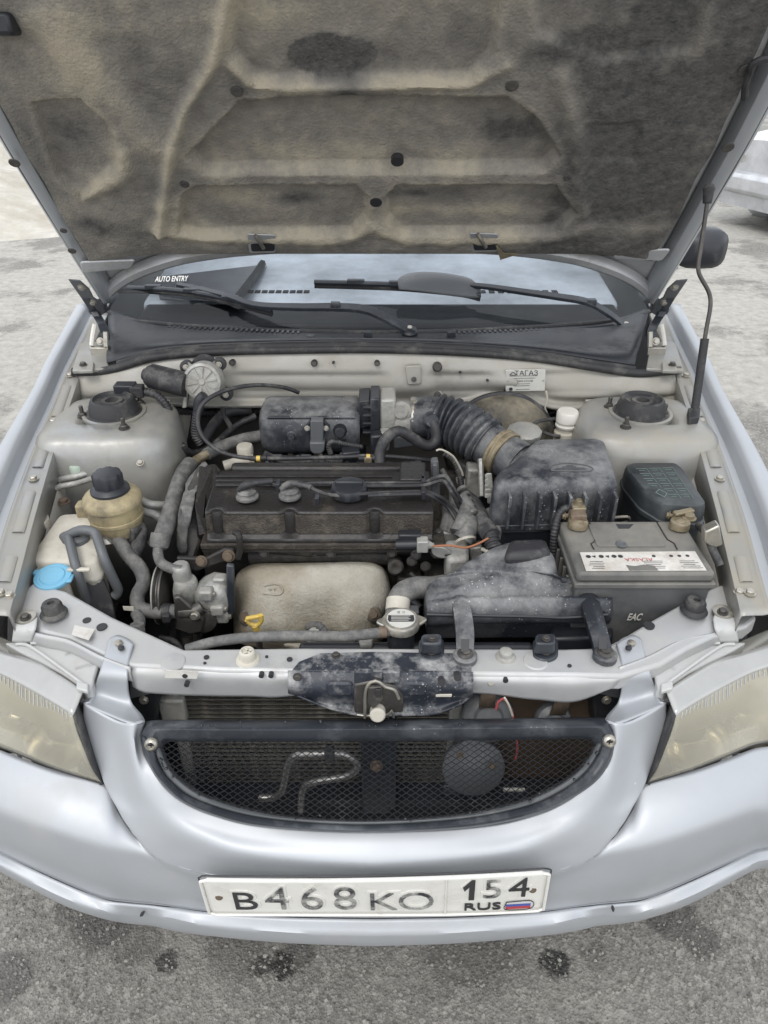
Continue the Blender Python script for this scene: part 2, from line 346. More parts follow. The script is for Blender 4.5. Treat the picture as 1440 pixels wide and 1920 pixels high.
# ---------------------------------------------------------------- ground
def ground_mat():
    m = bpy.data.materials.new('asphalt'); m.use_nodes = True; nt = m.node_tree; b = nt.nodes['Principled BSDF']; lk = nt.links.new
    tcn = N(nt, 'ShaderNodeTexCoord'); vec = tcn.outputs['Object']
    def noise_(scale, detail=5, rough_=.6, v=vec):
        n = N(nt, 'ShaderNodeTexNoise'); n.inputs['Scale'].default_value = scale; n.inputs['Detail'].default_value = detail
        n.inputs['Roughness'].default_value = rough_; lk(v, n.inputs['Vector']); return n
    def ramp(fac, a, b_, lo=0., hi=1.):
        n = N(nt, 'ShaderNodeMapRange'); n.inputs[1].default_value = a; n.inputs[2].default_value = b_
        n.inputs[3].default_value = lo; n.inputs[4].default_value = hi; lk(fac, n.inputs[0]); return n.outputs[0]
    def mix(fac, a, b_, blend='MIX'):
        n = N(nt, 'ShaderNodeMix', data_type='RGBA', blend_type=blend)
        for i, x in ((0, fac), (6, a), (7, b_)):
            if isinstance(x, tuple): n.inputs[i].default_value = (*x, 1)
            elif isinstance(x, (int, float)): n.inputs[i].default_value = x
            else: lk(x, n.inputs[i])
        return n.outputs[2]
    vo = N(nt, 'ShaderNodeTexVoronoi'); vo.inputs['Scale'].default_value = 210; lk(vec, vo.inputs['Vector'])
    vo2 = N(nt, 'ShaderNodeTexVoronoi'); vo2.inputs['Scale'].default_value = 95; lk(vec, vo2.inputs['Vector'])
    sep = N(nt, 'ShaderNodeSeparateColor'); lk(vo.outputs['Color'], sep.inputs[0])
    c = mix(ramp(sep.outputs[0], 0, 1), (.15, .143, .13), (.32, .307, .278))
    sep2 = N(nt, 'ShaderNodeSeparateColor'); lk(vo2.outputs['Color'], sep2.inputs[0])
    c = mix(ramp(sep2.outputs[1], .78, .9, 0, .8), c, (.40, .385, .35))
    c = mix(ramp(noise_(80, 7, .7).outputs['Fac'], .3, .75, .5, 0), c, (.085, .081, .073))
    c = mix(ramp(noise_(3.2, 6).outputs['Fac'], .42, .72, 0, .6), c, (.31, .297, .268))
    big = ramp(noise_(.6, 10, .70).outputs['Fac'], .485, .535)
    # pale, sand-dusted concrete patches away from the car's nose
    sp = N(nt, 'ShaderNodeSeparateXYZ'); lk(vec, sp.inputs[0])
    far = ramp(sp.outputs[1], 1.6, 2.8)
    mm = N(nt, 'ShaderNodeMath', operation='MULTIPLY'); lk(big, mm.inputs[0]); lk(far, mm.inputs[1])
    pale = mix(ramp(noise_(18, 8, .7).outputs['Fac'], .35, .7), (.45, .432, .39), (.29, .278, .25))
    c = mix(mm.outputs[0], c, pale)
    # oil and water marks
    stains = [(1042, 1805, .030, .9), (490, 1809, .022, .75), (528, 1811, .026, .9), (312, 1803, .022, .8), (8, 1835, .055, .55),
              (205, 1712, .075, .6), (150, 1690, .05, .45), (255, 1765, .05, .4), (1255, 1710, .06, .6), (1310, 1760, .04, .55), (450, 1770, .07, .35), (880, 1765, .1, .35), (560, 1790, .03, .5), (1115, 1790, .03, .3)]
    dn = noise_(40, 6, .7); vm = N(nt, 'ShaderNodeVectorMath', operation='SCALE'); lk(dn.outputs['Color'], vm.inputs[0]); vm.inputs['Scale'].default_value = .05
    va = N(nt, 'ShaderNodeVectorMath', operation='ADD'); lk(vec, va.inputs[0]); lk(vm.outputs[0], va.inputs[1])
    wet = None
    for px, py, r, s in stains:
        p = az(px, py, 0); d = N(nt, 'ShaderNodeVectorMath', operation='DISTANCE'); lk(va.outputs[0], d.inputs[0])
        d.inputs[1].default_value = (p.x + .025, p.y + .025, .025)
        f = ramp(d.outputs['Value'], r * .85, r * 1.2, s, 0)
        if wet is None: wet = f
        else:
            n = N(nt, 'ShaderNodeMath', operation='MAXIMUM'); lk(wet, n.inputs[0]); lk(f, n.inputs[1]); wet = n.outputs[0]
    c = mix(wet, c, (.018, .017, .017))
    lk(c, b.inputs['Base Color']); lk(ramp(wet, 0, 1, .88, .38), b.inputs['Roughness'])
    h = N(nt, 'ShaderNodeMath', operation='ADD'); lk(vo.outputs['Distance'], h.inputs[0]); lk(noise_(140, 6, .7).outputs['Fac'], h.inputs[1])
    h2 = N(nt, 'ShaderNodeMath', operation='ADD'); lk(vo2.outputs['Distance'], h2.inputs[0]); lk(h.outputs[0], h2.inputs[1])
    bn = N(nt, 'ShaderNodeBump'); bn.inputs['Strength'].default_value = .6; bn.inputs['Distance'].default_value = .0035
    lk(h2.outputs[0], bn.inputs['Height']); lk(bn.outputs[0], b.inputs['Normal'])
    return m
g = mesh('ground', [(-90, -40, 0), (90, -40, 0), (90, 160, 0), (-90, 160, 0)], [(0, 1, 2, 3)], ground_mat(), smooth=False, recalc=False)
tag(g, kind='structure')
def gravel():
    rnd = random.Random(11); V_, F_ = [], []
    for k in range(7000):
        px, py = rnd.uniform(-80, 1520), rnd.uniform(1600, 1990); p = az(px, py, 0)
        r = .0016 + .0038 * rnd.random() ** 3; o = len(V_); a0 = rnd.random() * 6.28; sq = rnd.uniform(.6, 1)
        for i in range(5):
            t = a0 + 6.283 * i / 5; rr = r * rnd.uniform(.75, 1.2); V_.append(V((p.x + rr * math.cos(t), p.y + rr * sq * math.sin(t), -.0005)))
        for i in range(5):
            t = a0 + 6.283 * i / 5 + .3; rr = r * rnd.uniform(.4, .75); V_.append(V((p.x + rr * math.cos(t), p.y + rr * sq * math.sin(t), r * rnd.uniform(.45, .8))))
        F_ += [(o + i, o + (i + 1) % 5, o + 5 + (i + 1) % 5, o + 5 + i) for i in range(5)] + [tuple(o + 5 + i for i in range(5))]
    m = bpy.data.materials.new('grit'); m.use_nodes = True; nt = m.node_tree; b = nt.nodes['Principled BSDF']; b.inputs['Roughness'].default_value = .85
    gn = N(nt, 'ShaderNodeNewGeometry'); rp = N(nt, 'ShaderNodeValToRGB'); rp.color_ramp.elements[0].color = (.11, .106, .098, 1); rp.color_ramp.elements[1].color = (.33, .32, .292, 1)
    nt.links.new(gn.outputs['Random Per Island'], rp.inputs[0]); nt.links.new(rp.outputs[0], b.inputs['Base Color'])
    tag(mesh('gravel', V_, F_, m, smooth=False, recalc=False), 'fine grey grit scattered on the asphalt under the bumper', 'gravel', kind='stuff')
gravel()
# pale snow bank at the edge of the yard
snow_m = mat('dirty_snow', (.52, .50, .45), .8, 0, dust=.62, dcol=(.38, .345, .28), dscale=1.6, up=0, bump=.5, bscale=9)
def snow_bank():
    nx, ny = 70, 26; vs = []
    for j in range(ny):
        for i in range(nx):
            u, v = i / (nx - 1), j / (ny - 1)
            x = -16 + 13.1 * u; y = 7.15 + 5.5 * v + .5 * noise.noise((x * .5, 3, 0)) * (1 - v)
            h = min(1, v * 5) ** .7 * min(1, (1 - v) * 3) * min(1, u * 6) * min(1, (1 - u) * 4) * .85
            vs.append((x, y, h * (1 + .4 * noise.noise((x * .8, y * .8, 1))) + .03 * noise.noise((x * 4, y * 4, 2)) - .02))
    o = mesh('snow_bank', vs, gridf(ny, nx), snow_m)
    tag(o, 'pale dirty snow bank on the asphalt beyond the car with the open hood', 'snow bank')
snow_bank()
# ---------------------------------------------------------------- the car
CARBASE = V((XC, 2.4, 0))
car = empty('car', CARBASE)
tag(car, 'silver sedan with its hood propped open and engine bay showing', 'car')
def part(name, loc=None): return empty(name, loc or CARBASE, car)
_se = setpar
def setpar(o, p):                                      # every mesh is built in world space
    o.parent = p
    if p is car: o.matrix_parent_inverse = Matrix.Translation(-CARBASE)
    elif p.type == 'EMPTY' and p.parent is car: o.matrix_parent_inverse = Matrix.Translation(-p.location)
    elif p.type == 'EMPTY': o.matrix_parent_inverse = Matrix.Translation(-p.location)
    else: o.matrix_parent_inverse = Matrix()

# ---- front bumper
bump = part('front_bumper')
A = [(272, 1352, .75), (267, 1378, .742), (271, 1412, .725), (302, 1466, .694), (352, 1508, .681), (450, 1541, .671), (560, 1555, .666), (702, 1559, .664)]
A2 = [(262, 1352, .745), (258, 1380, .735), (262, 1424, .716), (290, 1482, .685), (340, 1526, .670), (440, 1564, .657), (555, 1580, .650), (702, 1586, .647)]
B_ = [(247, 1356, .738), (248, 1385, .725), (255, 1442, .704), (270, 1492, .682), (320, 1542, .660), (400, 1582, .644), (500, 1605, .635), (702, 1620, .629)]
B2 = [(215, 1350, .742), (214, 1392, .728), (226, 1462, .702), (248, 1520, .674), (300, 1576, .650), (385, 1612, .638), (500, 1628, .631), (702, 1637, .6275)]
C_ = [(157, 1318, .755), (163, 1370, .738), (195, 1467, .702), (222, 1520, .677), (255, 1570, .655), (300, 1612, .640), (390, 1640, .633), (540, 1648, .629), (702, 1651, .628)]
def fpr(row):
    p = [fp(*q) for q in row]
    if row[0][0] < -200:                                # beyond the frame: wrap round the corner to the wheel arch
        d = p[2].y - .744; z = p[2].z
        p[1] = V((-.786 + d * .6, .905 + d * .5, z + .012)); p[0] = V((-.832 + d * .25, 1.085, z + .025))
    return p
E0 = [(-260, 1290, .72), (-150, 1345, .715), (-60, 1382, .71), (0, 1406, .707), (100, 1443, .706), (195, 1467, .710), (222, 1521, .685), (255, 1571, .661), (300, 1612, .6405), (390, 1640, .6335), (540, 1648, .6292), (702, 1651, .6282)]
E01 = [(-260, 1345, .685), (-150, 1400, .68), (-60, 1435, .677), (0, 1458, .674), (100, 1494, .672), (185, 1520, .672), (222, 1545, .662), (257, 1580, .652), (303, 1618, .640), (391, 1645, .633), (540, 1655, .629), (702, 1658, .628)]
E1 = [(-260, 1400, .655), (-150, 1462, .648), (-60, 1497, .644), (0, 1519, .642), (100, 1554, .641), (184, 1580, .642), (232, 1592, .645), (272, 1604, .645), (318, 1630, .638), (400, 1655, .633), (540, 1664, .629), (702, 1668, .628)]
E11 = [(-260, 1412, .648), (-150, 1474, .640), (-60, 1510, .636), (0, 1533, .634), (100, 1568, .633), (180, 1593, .633), (232, 1608, .634), (265, 1618, .635), (310, 1640, .633), (393, 1664, .632), (540, 1675, .629), (702, 1679, .628)]
E2 = [(-260, 1460, .655), (-150, 1522, .648), (-60, 1568, .644), (0, 1598, .642), (110, 1649, .641), (190, 1682, .640), (240, 1690, .640), (285, 1694, .640), (330, 1700, .639), (395, 1708, .638), (540, 1717, .636), (702, 1720, .636)]
E3 = [(-260, 1462, 0.656), (-150, 1524, 0.649), (-60, 1570, 0.645), (0, 1600, 0.643), (110, 1651, 0.642), (190, 1684, 0.641), (240, 1692, 0.641), (285, 1696, 0.641), (330, 1702, 0.64), (395, 1710, 0.639), (540, 1719, 0.637), (702, 1722, 0.637)]
E4 = [(-260, 1474, 0.643), (-150, 1540, 0.636), (-60, 1590, 0.632), (0, 1618, 0.63), (110, 1676, 0.629), (190, 1704, 0.628), (240, 1712, 0.639), (285, 1712, 0.639), (330, 1722, 0.627), (395, 1733, 0.626), (540, 1746, 0.624), (702, 1750, 0.624)]
E5 = [(-260, 1482, 0.647), (-150, 1549, 0.64), (-60, 1599, 0.636), (0, 1627, 0.634), (110, 1686, 0.633), (190, 1714, 0.632), (240, 1724, 0.643), (285, 1728, 0.643), (330, 1738, 0.631), (395, 1747, 0.63), (540, 1760, 0.628), (702, 1766, 0.628)]
def both(name, rows, nc, sub, m, parent, solid=.004):
    v, f = patch(rows, nc, sub, True); n = len(v)
    # one sheet from the left end over the centre line to the right end
    nr = len(v) // nc; rws = [[v[i * nc + j] for j in range(nc)] for i in range(nr)]
    full = [r + [mir(p) for p in r[-2::-1]] for r in rws]
    vs = [p for r in full for p in r]
    return mesh(name, vs, gridf(nr, 2 * nc - 1), m, parent, recalc=True, sharp=60, solid=solid)
# nose panel (lip under the grille) and the skin below the lamps share their border
_c = fpr(C_); _l = [0]
for _i in range(1, len(_c)): _l.append(_l[-1] + (_c[_i] - _c[_i - 1]).length)
_f = [q / _l[-1] for q in _l]; _w = [1, 1, 1, 1, .8, .25, 0, 0, 0]
both('nose_panel', [at_fracs(fpr(r), _f) for r in (A, A2, B_, B2)] + [_c, [p + V((.004, .006, -.002)) * k + V((0, .0005, -.0003)) for p, k in zip(_c, _w)], [p + V((.006, .03, -.004)) * k + V((0, .0015, -.0005)) for p, k in zip(_c, _w)]], 65, 40, M['paint'], bump)
def skin_rows():
    a, b, c = fpr(E0), fpr(E1), fpr(E2)
    wd = [min(1, max(0, (p - q).length - .012) / .07) for p, q in zip(a, b)]
    m1 = [p.lerp(q, .5) + V((0, -.003, .006)) * k for p, q, k in zip(a, b, wd)]
    m15 = [p.lerp(q, .92) + V((0, -.001, .003)) * k for p, q, k in zip(a, b, wd)]
    m2 = [p.lerp(q, .10) + V((0, -.004, .000)) * k for p, q, k in zip(b, c, wd)]
    m3 = [p.lerp(q, .55) + V((0, -.008, 0)) * (.4 + .6 * k) for p, q, k in zip(b, c, wd)]
    return [a, m1, m15, m2, m3, c]
both('bumper_skin', skin_rows(), 78, 30, M['paint'], bump)
e2 = fpr(E2); both('lower_lip', [e2, fpr(E3)], 78, 0, M['paint'], bump)
both('spoiler', [fpr(E3), [a.lerp(b, .9) for a, b in zip(fpr(E3), fpr(E4))], fpr(E4), fpr(E5), [p + V((0, .012, -.018)) for p in fpr(E5)], [p + V((0, .06, -.02)) for p in fpr(E5)]], 78, 24, M['paint'], bump)
def tab(s):
    q = (lambda p: p) if s < 0 else mir
    rows = [[fp(157, 1318, .755), fp(200, 1338, .748), fp(247, 1356, .738), fp(272, 1352, .75)],
            [fp(160, 1306, .772), fp(203, 1322, .768), fp(243, 1336, .764), fp(266, 1340, .765)],
            [fp(176, 1290, .785), fp(207, 1304, .785), fp(235, 1310, .785), fp(244, 1312, .785)],
            [az(186, 1262, .752), az(205, 1266, .752), az(225, 1269, .752), az(238, 1271, .752)],
            [az(196, 1228, .762), az(212, 1232, .762), az(230, 1235, .762), az(242, 1237, .762)],
            [az(205, 1197, .7665), az(220, 1190, .7665), az(240, 1197, .7665), az(250, 1206, .7665)]]
    rows = [[q(p) for p in r] for r in rows]
    v, f = patch(rows, 14, 26); mesh('mounting_tab', v, f, M['paint'], bump, solid=.003, sharp=60)
    for x, y, r in ((222, 1204, .0062), (227, 1214, .005)):
        p = q(az(x, y, .769)); L('rivet' if r > .006 else 'slot', p, (0, 0, 1), [(r, -.002), (r, .0002), (r * .6, .001), (0, .001)], M['steel'] if r > .006 else M['ink'], bump, 14)
for s in (-1, 1): tab(s)
# chipped edge marks along the spoiler
for x, y in ((266, 1716), (1150, 1706)):
    p = fp(x, y, .6285); L('paint_chip', p, (0, -1, .3), [(.0026, -.006), (.0024, .0008), (0, .0008)], M['ink'], bump, 9, lambda i, k, t: 1 + .4 * math.sin(2 * t + x) + .2 * math.sin(5 * t))

# ---- licence plate
lp = part('licence_plate')
TL, TR, BR, BL = ay(372, 1646, .610), ay(1033, 1632, .614), ay(1020, 1703, .622), ay(392, 1713, .620)
def pm(u, v, h=0):                                     # u,v 0..1 from the upper left corner
    a = TL.lerp(TR, u); b = BL.lerp(BR, u); p = a.lerp(b, v)
    bow = -.006 * (1 - (2 * u - 1) ** 2) + .002 * math.sin(u * 5) * v
    return p + V((0, bow + .0 - h, h * .25))
def rrect(w_, h, r, k=5):
    out = []
    for cx, cy, a0 in ((1 - r / w_, r / h, -90), (1 - r / w_, 1 - r / h, 0), (r / w_, 1 - r / h, 90), (r / w_, r / h, 180)):
        for i in range(k + 1):
            a = R(a0 + 90 * i / k); out.append((cx + r / w_ * math.cos(a), cy + r / h * math.sin(a)))
    return out
PW, PH = .52, .112
def plate_base():
    nu, nv = 40, 8; ring = []
    vs = [pm(i / nu, j / nv) for j in range(nv + 1) for i in range(nu + 1)]
    # round the corners by pulling the corner points in
    for (j, i, du, dv) in ((0, 0, .012, .06), (0, nu, -.012, .06), (nv, 0, .012, -.06), (nv, nu, -.012, -.06)):
        vs[j * (nu + 1) + i] = pm(i / nu + du, j / nv + dv)
    return mesh('plate_sheet', vs, gridf(nv + 1, nu + 1), M['plate'], lp, solid=.002, off=0, sharp=60)
plate_base()
dense = []
rr = rrect(PW, PH, .011)
for i in range(len(rr)):
    a, b = rr[i], rr[(i + 1) % len(rr)]; n = max(1, int(abs(a[0] - b[0]) * 40))
    dense += [(a[0] + (b[0] - a[0]) * k / n, a[1] + (b[1] - a[1]) * k / n) for k in range(n)]
rim = [pm(.004 + u * .992, .02 + v * .96, .0025) for u, v in dense]
v, f = tube(rim + [rim[0]], .0024, 6, k=160); mesh('rim', v, f, M['plate'], lp, recalc=False)
T('plate_edge', [q + V((0, .003, 0)) for q in [pm(-.003 + u * 1.006, -.012 + v * 1.024, 0) for u, v in dense] + [pm(-.003 + dense[0][0] * 1.006, -.012 + dense[0][1] * 1.024, 0)]], .0012, M['ink'], lp, n=5, k=160)
T('divider', [pm(.704, .03, .0028), pm(.704, .97, .0028)], .0014, M['plate'], lp, n=6)
def ptext(s, u, v, h, wfac, m, off=.0, z=.0032, name='character'):
    def fn(q): return pm(u + q.x * wfac / PW, v - q.y / PH, z + q.z)
    return TXT(name, s, fn, m, lp, size=h / .72, ext=.0012, offset=off)
for s, u, h, v in (('B', .118, .056, .60), ('4', .215, .072, .53), ('6', .315, .072, .53), ('8', .412, .072, .53), ('K', .520, .054, .62), ('O', .618, .054, .62)):
    ptext(s, u, v, h, .80 if s in '468' else .98, M['plate'], .0042, .0012, 'embossing')
    ptext(s, u, v, h, .80 if s in '468' else .98, M['ink'] if s == 'B' else M['wornink'], -.0006)
for m_, o_, z_, nm in ((M['plate'], .006, .0022, 'embossing'), (M['ink'], .0, .0036, 'character')):
    e_ = o_ / PW
    P1 = [(.752, .28), (.776, .10), (.786, .10), (.786, .60), (.770, .60), (.770, .26), (.757, .37)]
    c1 = (.772, .35); PR(nm, [pm(c1[0] + (a - c1[0]) * (1 + o_ * 60) , c1[1] + (b - c1[1]) * (1 + o_ * 22), z_) for a, b in P1], (0, .0012, 0), m_, lp, bevel=0)
for s, u in (('5', .838), ('4', .915)):
    ptext(s, u, .36, .054, .92, M['plate'], .004, .0012, 'embossing'); ptext(s, u, .36, .054, .92, M['wornink'] if s == '5' else M['ink'], -.0004)
ptext('RUS', .812, .80, .020, 1.2, M['ink'], .0, .0026)
for k, m in enumerate((M['fwhite'], M['fblue'], M['fred'])):
    vs = [pm(u, vv, .0024) for vv in (.70 + .065 * k, .765 + .065 * k) for u in (.882, .955)]
    mesh('flag_stripe', vs, [(0, 1, 3, 2)], m, lp, solid=.0006, smooth=False, recalc=False, off=1)
T('flag_border', [pm(.882, .70, .003), pm(.955, .70, .003), pm(.955, .895, .003), pm(.882, .895, .003), pm(.882, .70, .003)], .0007, M['ink'], lp, n=5, k=60)
for u, vv in ((.045, .50), (.955, .44)): bolt(pm(u, vv, .001), pm(.5, .5, .02) - pm(.5, .5, 0), .0055, M['rust'], lp, 'screw', .25)

# ---- grille
gr = part('grille')
def gy(x, z): return .731 - (.692 - z) * .82 + .06 * (x - XC) ** 2 + .10 * abs(x - XC) ** 3
def gpt(px, py, off=0):
    y = .7
    for _ in range(40):
        p = ay(px, py, y); y = .6 * y + .4 * (gy(p.x, p.z) + off)
    return ay(px, py, y)
arc_o = [(264, 1380), (268, 1412), (282, 1440), (300, 1466), (350, 1509), (450, 1544), (560, 1557), (702, 1562), (874, 1553), (995, 1531), (1065, 1501), (1117, 1466), (1144, 1428), (1156, 1382)]
arc_m = [(288, 1396), (294, 1420), (304, 1442), (318, 1462), (362, 1496), (452, 1526), (560, 1541), (702, 1546), (872, 1535), (990, 1511), (1058, 1480), (1098, 1448), (1118, 1420), (1130, 1394)]
arc_i = [(304, 1392), (312, 1418), (324, 1440), (342, 1460), (386, 1488), (466, 1514), (565, 1531), (702, 1536), (868, 1524), (976, 1499), (1040, 1470), (1080, 1442), (1102, 1416), (1114, 1392)]
v, f = patch([[gpt(*q, .004) for q in arc_o], [gpt(*q, -.016) for q in [(a[0] * .7 + b[0] * .3, a[1] * .7 + b[1] * .3) for a, b in zip(arc_o, arc_m)]], [gpt(*q, -.006) for q in arc_m]], 90, 9)
mesh('lower_frame', v, f, M['trim'], gr, solid=.004)
v, f = patch([[gpt(*q, -.004) for q in arc_m], [gpt(*q, -.002) for q in [((a[0] + b[0]) / 2, (a[1] + b[1]) / 2) for a, b in zip(arc_m, arc_i)]], [gpt(*q, .020) for q in arc_i]], 90, 7)
mesh('inner_bezel', v, f, M['grey'], gr, solid=.003)
bar = lambda pts, off: [gpt(x, y, off) for x, y in pts]
rows = [bar([(262, 1372), (272, 1358), (296, 1350), (480, 1350), (702, 1349), (930, 1347), (1120, 1345), (1146, 1352), (1155, 1366)], .035),
        bar([(264, 1380), (276, 1362), (300, 1354), (480, 1354), (702, 1353), (930, 1351), (1118, 1349), (1142, 1356), (1153, 1372)], .01),
        bar([(270, 1396), (284, 1372), (306, 1366), (480, 1366), (702, 1365), (930, 1363), (1112, 1361), (1134, 1368), (1150, 1390)], -.014),
        bar([(276, 1404), (290, 1376), (309, 1369), (480, 1369), (702, 1368), (930, 1366), (1108, 1364), (1130, 1372), (1146, 1398)], -.016),
        bar([(290, 1408), (302, 1388), (320, 1384), (480, 1384), (702, 1383), (930, 1381), (1098, 1379), (1118, 1384), (1134, 1402)], -.008),
        bar([(300, 1412), (310, 1394), (326, 1391), (480, 1391), (702, 1390), (930, 1388), (1094, 1386), (1110, 1390), (1126, 1406)], .006)]
v, f = patch(rows, 80); mesh('top_bar', v, f, M['trim'], gr, solid=.003, bevel=.0015)
for x, y in ((283, 1397), (1143, 1391)):
    p = gpt(x, y, -.022); L('screw', p, (0, -1, .35), [(.0098, -.004), (.0098, 0), (.0085, .002), (.006, .0035), (.0058, .001), (.0, .001)], M['steel'], gr, 20)
    a = gpt(x, y, -.0245)
    for dx, dz in ((.006, 0), (0, .006)):
        BX('screw_slot', a, .0045 if dx else .0009, .001, .0045 if dz else .0009, M['ink'], gr, 0)
# expanded mesh, one sheet of crossing strands clipped to the opening
def inside(px, py):
    xs = [q[0] for q in arc_m]
    if px < xs[0] or px > xs[-1] or py < 1376: return False
    for a, b in zip(arc_m[:-1], arc_m[1:]):
        if a[0] <= px <= b[0]:
            return py < a[1] + (b[1] - a[1]) * (px - a[0]) / (b[0] - a[0])
    return False
def topx(p):
    d = p - CAM; z = d.dot(FWD); return 720 + d.x / z * FPX, 960 - d.dot(UPV) / z * FPX
def mesh_screen():
    z0, z1, dx, dz = .57, .71, .0132, .0066; V_, F_ = [], []
    def strand(pts):
        if len(pts) < 2: return
        o = len(V_)
        for p in pts:
            V_.extend([p + V((0, -.0007, .0007)), p + V((0, .0007, .0)), p + V((0, -.0007, -.0007))])
        for i in range(len(pts) - 1):
            for k in range(3): F_.append((o + i * 3 + k, o + i * 3 + (k + 1) % 3, o + i * 3 + 3 + (k + 1) % 3, o + i * 3 + 3 + k))
    nz = int((z1 - z0) / (dz / 2))
    for s in (-1, 1):
        for i in range(-90, 91):
            cur = []
            for k in range(nz + 1):
                z = z0 + k * dz / 2; x = XC + i * dx + s * k * dx / 2
                x += s * (dx * .05) * (1 if k % 2 else -1)
                p = V((x, gy(x, z) + .004, z)); q = topx(p)
                if inside(*q): cur.append(p)
                else: strand(cur); cur = []
            strand(cur)
    tag(mesh('wire_mesh', V_, F_, M['wire'], gr, smooth=False, recalc=False), kind='stuff')
mesh_screen()
# water drops on the frame
for k in range(46):
    t = random.random(); i = random.randrange(len(arc_m) - 1); a, b = arc_m[i], arc_m[i + 1]
    x, y = a[0] + (b[0] - a[0]) * t, a[1] + (b[1] - a[1]) * t - random.uniform(2, 14)
    if k > 26: x, y = random.uniform(310, 1110), random.uniform(1352, 1366)
    p = gpt(x, y, -.010 if k <= 26 else -.006); r = random.uniform(.0011, .0024)
    L('water_drop', p, (0, -1, .6), [(r, -.002), (r, 0), (r * .7, r * .5), (0, r * .75)], M['glassdark'], gr, 8)

# ---- radiator support (slam panel)
sl = part('radiator_support')
top = [(345, 1216), (560, 1213), (800, 1214), (1060, 1215), (1130, 1213), (1165, 1196), (1225, 1160), (1310, 1113), (1345, 1096), (1372, 1094), (1392, 1112), (1420, 1158), (1400, 1174), (1340, 1192), (1290, 1216), (1240, 1246), (1165, 1268), (1080, 1266), (700, 1262),
       (420, 1256), (245, 1248), (190, 1226), (130, 1196), (75, 1184), (30, 1168), (22, 1150), (42, 1108), (62, 1091), (125, 1107), (210, 1155)]
tw = [az(x, y, .760 + .012 * min(1, max(0, (1200 - y) / 90))) for x, y in top]
v, f = prism(tw, (0, 0, -.030)); mesh('top_plate', v, f, M['slam'], sl, bevel=.006, seg=3)
# folded front flange with a wavy lower edge
fl_t = [(247, 1249), (300, 1254), (420, 1258), (540, 1261), (700, 1264), (890, 1266), (1000, 1268), (1080, 1267), (1163, 1268)]
fl_b = [(250, 1284), (285, 1300), (420, 1306), (540, 1304), (700, 1304), (890, 1300), (1000, 1312), (1085, 1312), (1150, 1290)]
a = [az(x, y, .757) for x, y in fl_t]; b = [V((0, 0, 0))] * len(a)
b = [ay(x, y, p.y - .004) for (x, y), p in zip(fl_b, a)]
v, f = patch([[p + V((0, .012, .001)) for p in a], [p + V((0, .002, -.001)) for p in a], [p.lerp(q, .25) + V((0, -.004, 0)) for p, q in zip(a, b)], b], 70, 14)
for i, p in enumerate(v): v[i] = p + V((0, -.004 * max(0, math.sin(p.x * 28)) ** 3, 0))
mesh('front_flange', v, f, M['slam'], sl, solid=.003)
# side flange of the diagonal arms
for s in (-1, 1):
    q = (lambda p: p) if s < 0 else mir
    ar = [(245, 1250), (190, 1229), (130, 1199), (75, 1187), (30, 1171)]
    A_ = [q(az(x, y, .762)) for x, y in ar]
    v, f = patch([A_, [p + V((0, -.004, -.02)) for p in A_], [p + V((0, .004, -.034)) for p in A_]], 20, 6)
    mesh('arm_flange', v, f, M['slam'], sl, solid=.003)
def hole(px, py, r, z=.7605, dark=True, parent=sl, name='hole', ry=1):
    p = az(px, py, z); L(name, p, (0, 0, 1), [(r, -.004), (r, .0006), (0, .0006)], M['ink'] if dark else M['slam'], parent, 16)
for x, y, r in ((163, 1163, .007), (191, 1175, .0085), (1217, 1172, .009), (387, 1232, .0042), (384, 1243, .0024), (500, 1231, .0024), (543, 1236, .0045), (1068, 1248, .0032)):
    hole(x, y, r, .7615 if y > 1200 else .7655)
for x, y, r in ((347, 1267, .004), (350, 1284, .004), (490, 1267, .004), (508, 1267, .004), (948, 1276, .004)):
    p = ay(x, y, az(x, 1262, .757).y - .010); L('hole', p, (0, -1, 0), [(r, -.006), (r, .0014), (0, .0014)], M['ink'], sl, 14)
for x, y in ((325, 1242), (1004, 1240)):
    L('pressed_disc', az(x, y, .760), (0, 0, 1), [(.019, 0), (.0175, .0022), (.016, .0024), (0, .0024)], M['slam'], sl, 28)
L('grommet', az(465, 1237, .760), (0, 0, 1), [(.0185, 0), (.017, .003), (.0125, .004), (.012, .016), (.010, .019), (.0085, .0195), (.007, .016), (0, .016)], M['cream'], sl, 24)
for k in range(2):
    p = az(465, 1222, .777); d = V((math.cos(.6 + k * 1.57), math.sin(.6 + k * 1.57), 0)); vs, fs = obox(p, d, EZ.cross(d), EZ, .008, .0018, .002); mesh('grommet_cross', vs, fs, M['cream'], sl, bevel=.0005)
L('grommet', az(948, 1232, .760), (0, 0, 1), [(.016, 0), (.014, .003), (.011, .005), (.010, .012), (.006, .014), (0, .014)], M['alu'], sl, 20)
for s, px in ((-1, 101), (1, 1301)):
    p = az(px, 1150 if s < 0 else 1144, .772)
    L('rubber_buffer', p, (0, 0, 1), [(.022, 0), (.020, .004), (.0165, .006), (.0165, .016), (.014, .021), (.006, .022), (.005, .017), (0, .017)], M['rubber'], sl, 24)
for x, y in ((48, 1158), (1355, 1148)):
    L('washer', az(x, y, .773), (0, 0, 1), [(.017, 0), (.017, .003), (.011, .004), (0, .004)], M['steel'], sl, 20); bolt(az(x, y, .777), EZ, .009, M['darksteel'], sl)
for x, y in ((18, 1118), (1386, 1112)): bolt(az(x, y, .80), EZ, .0095, M['steel'], sl)
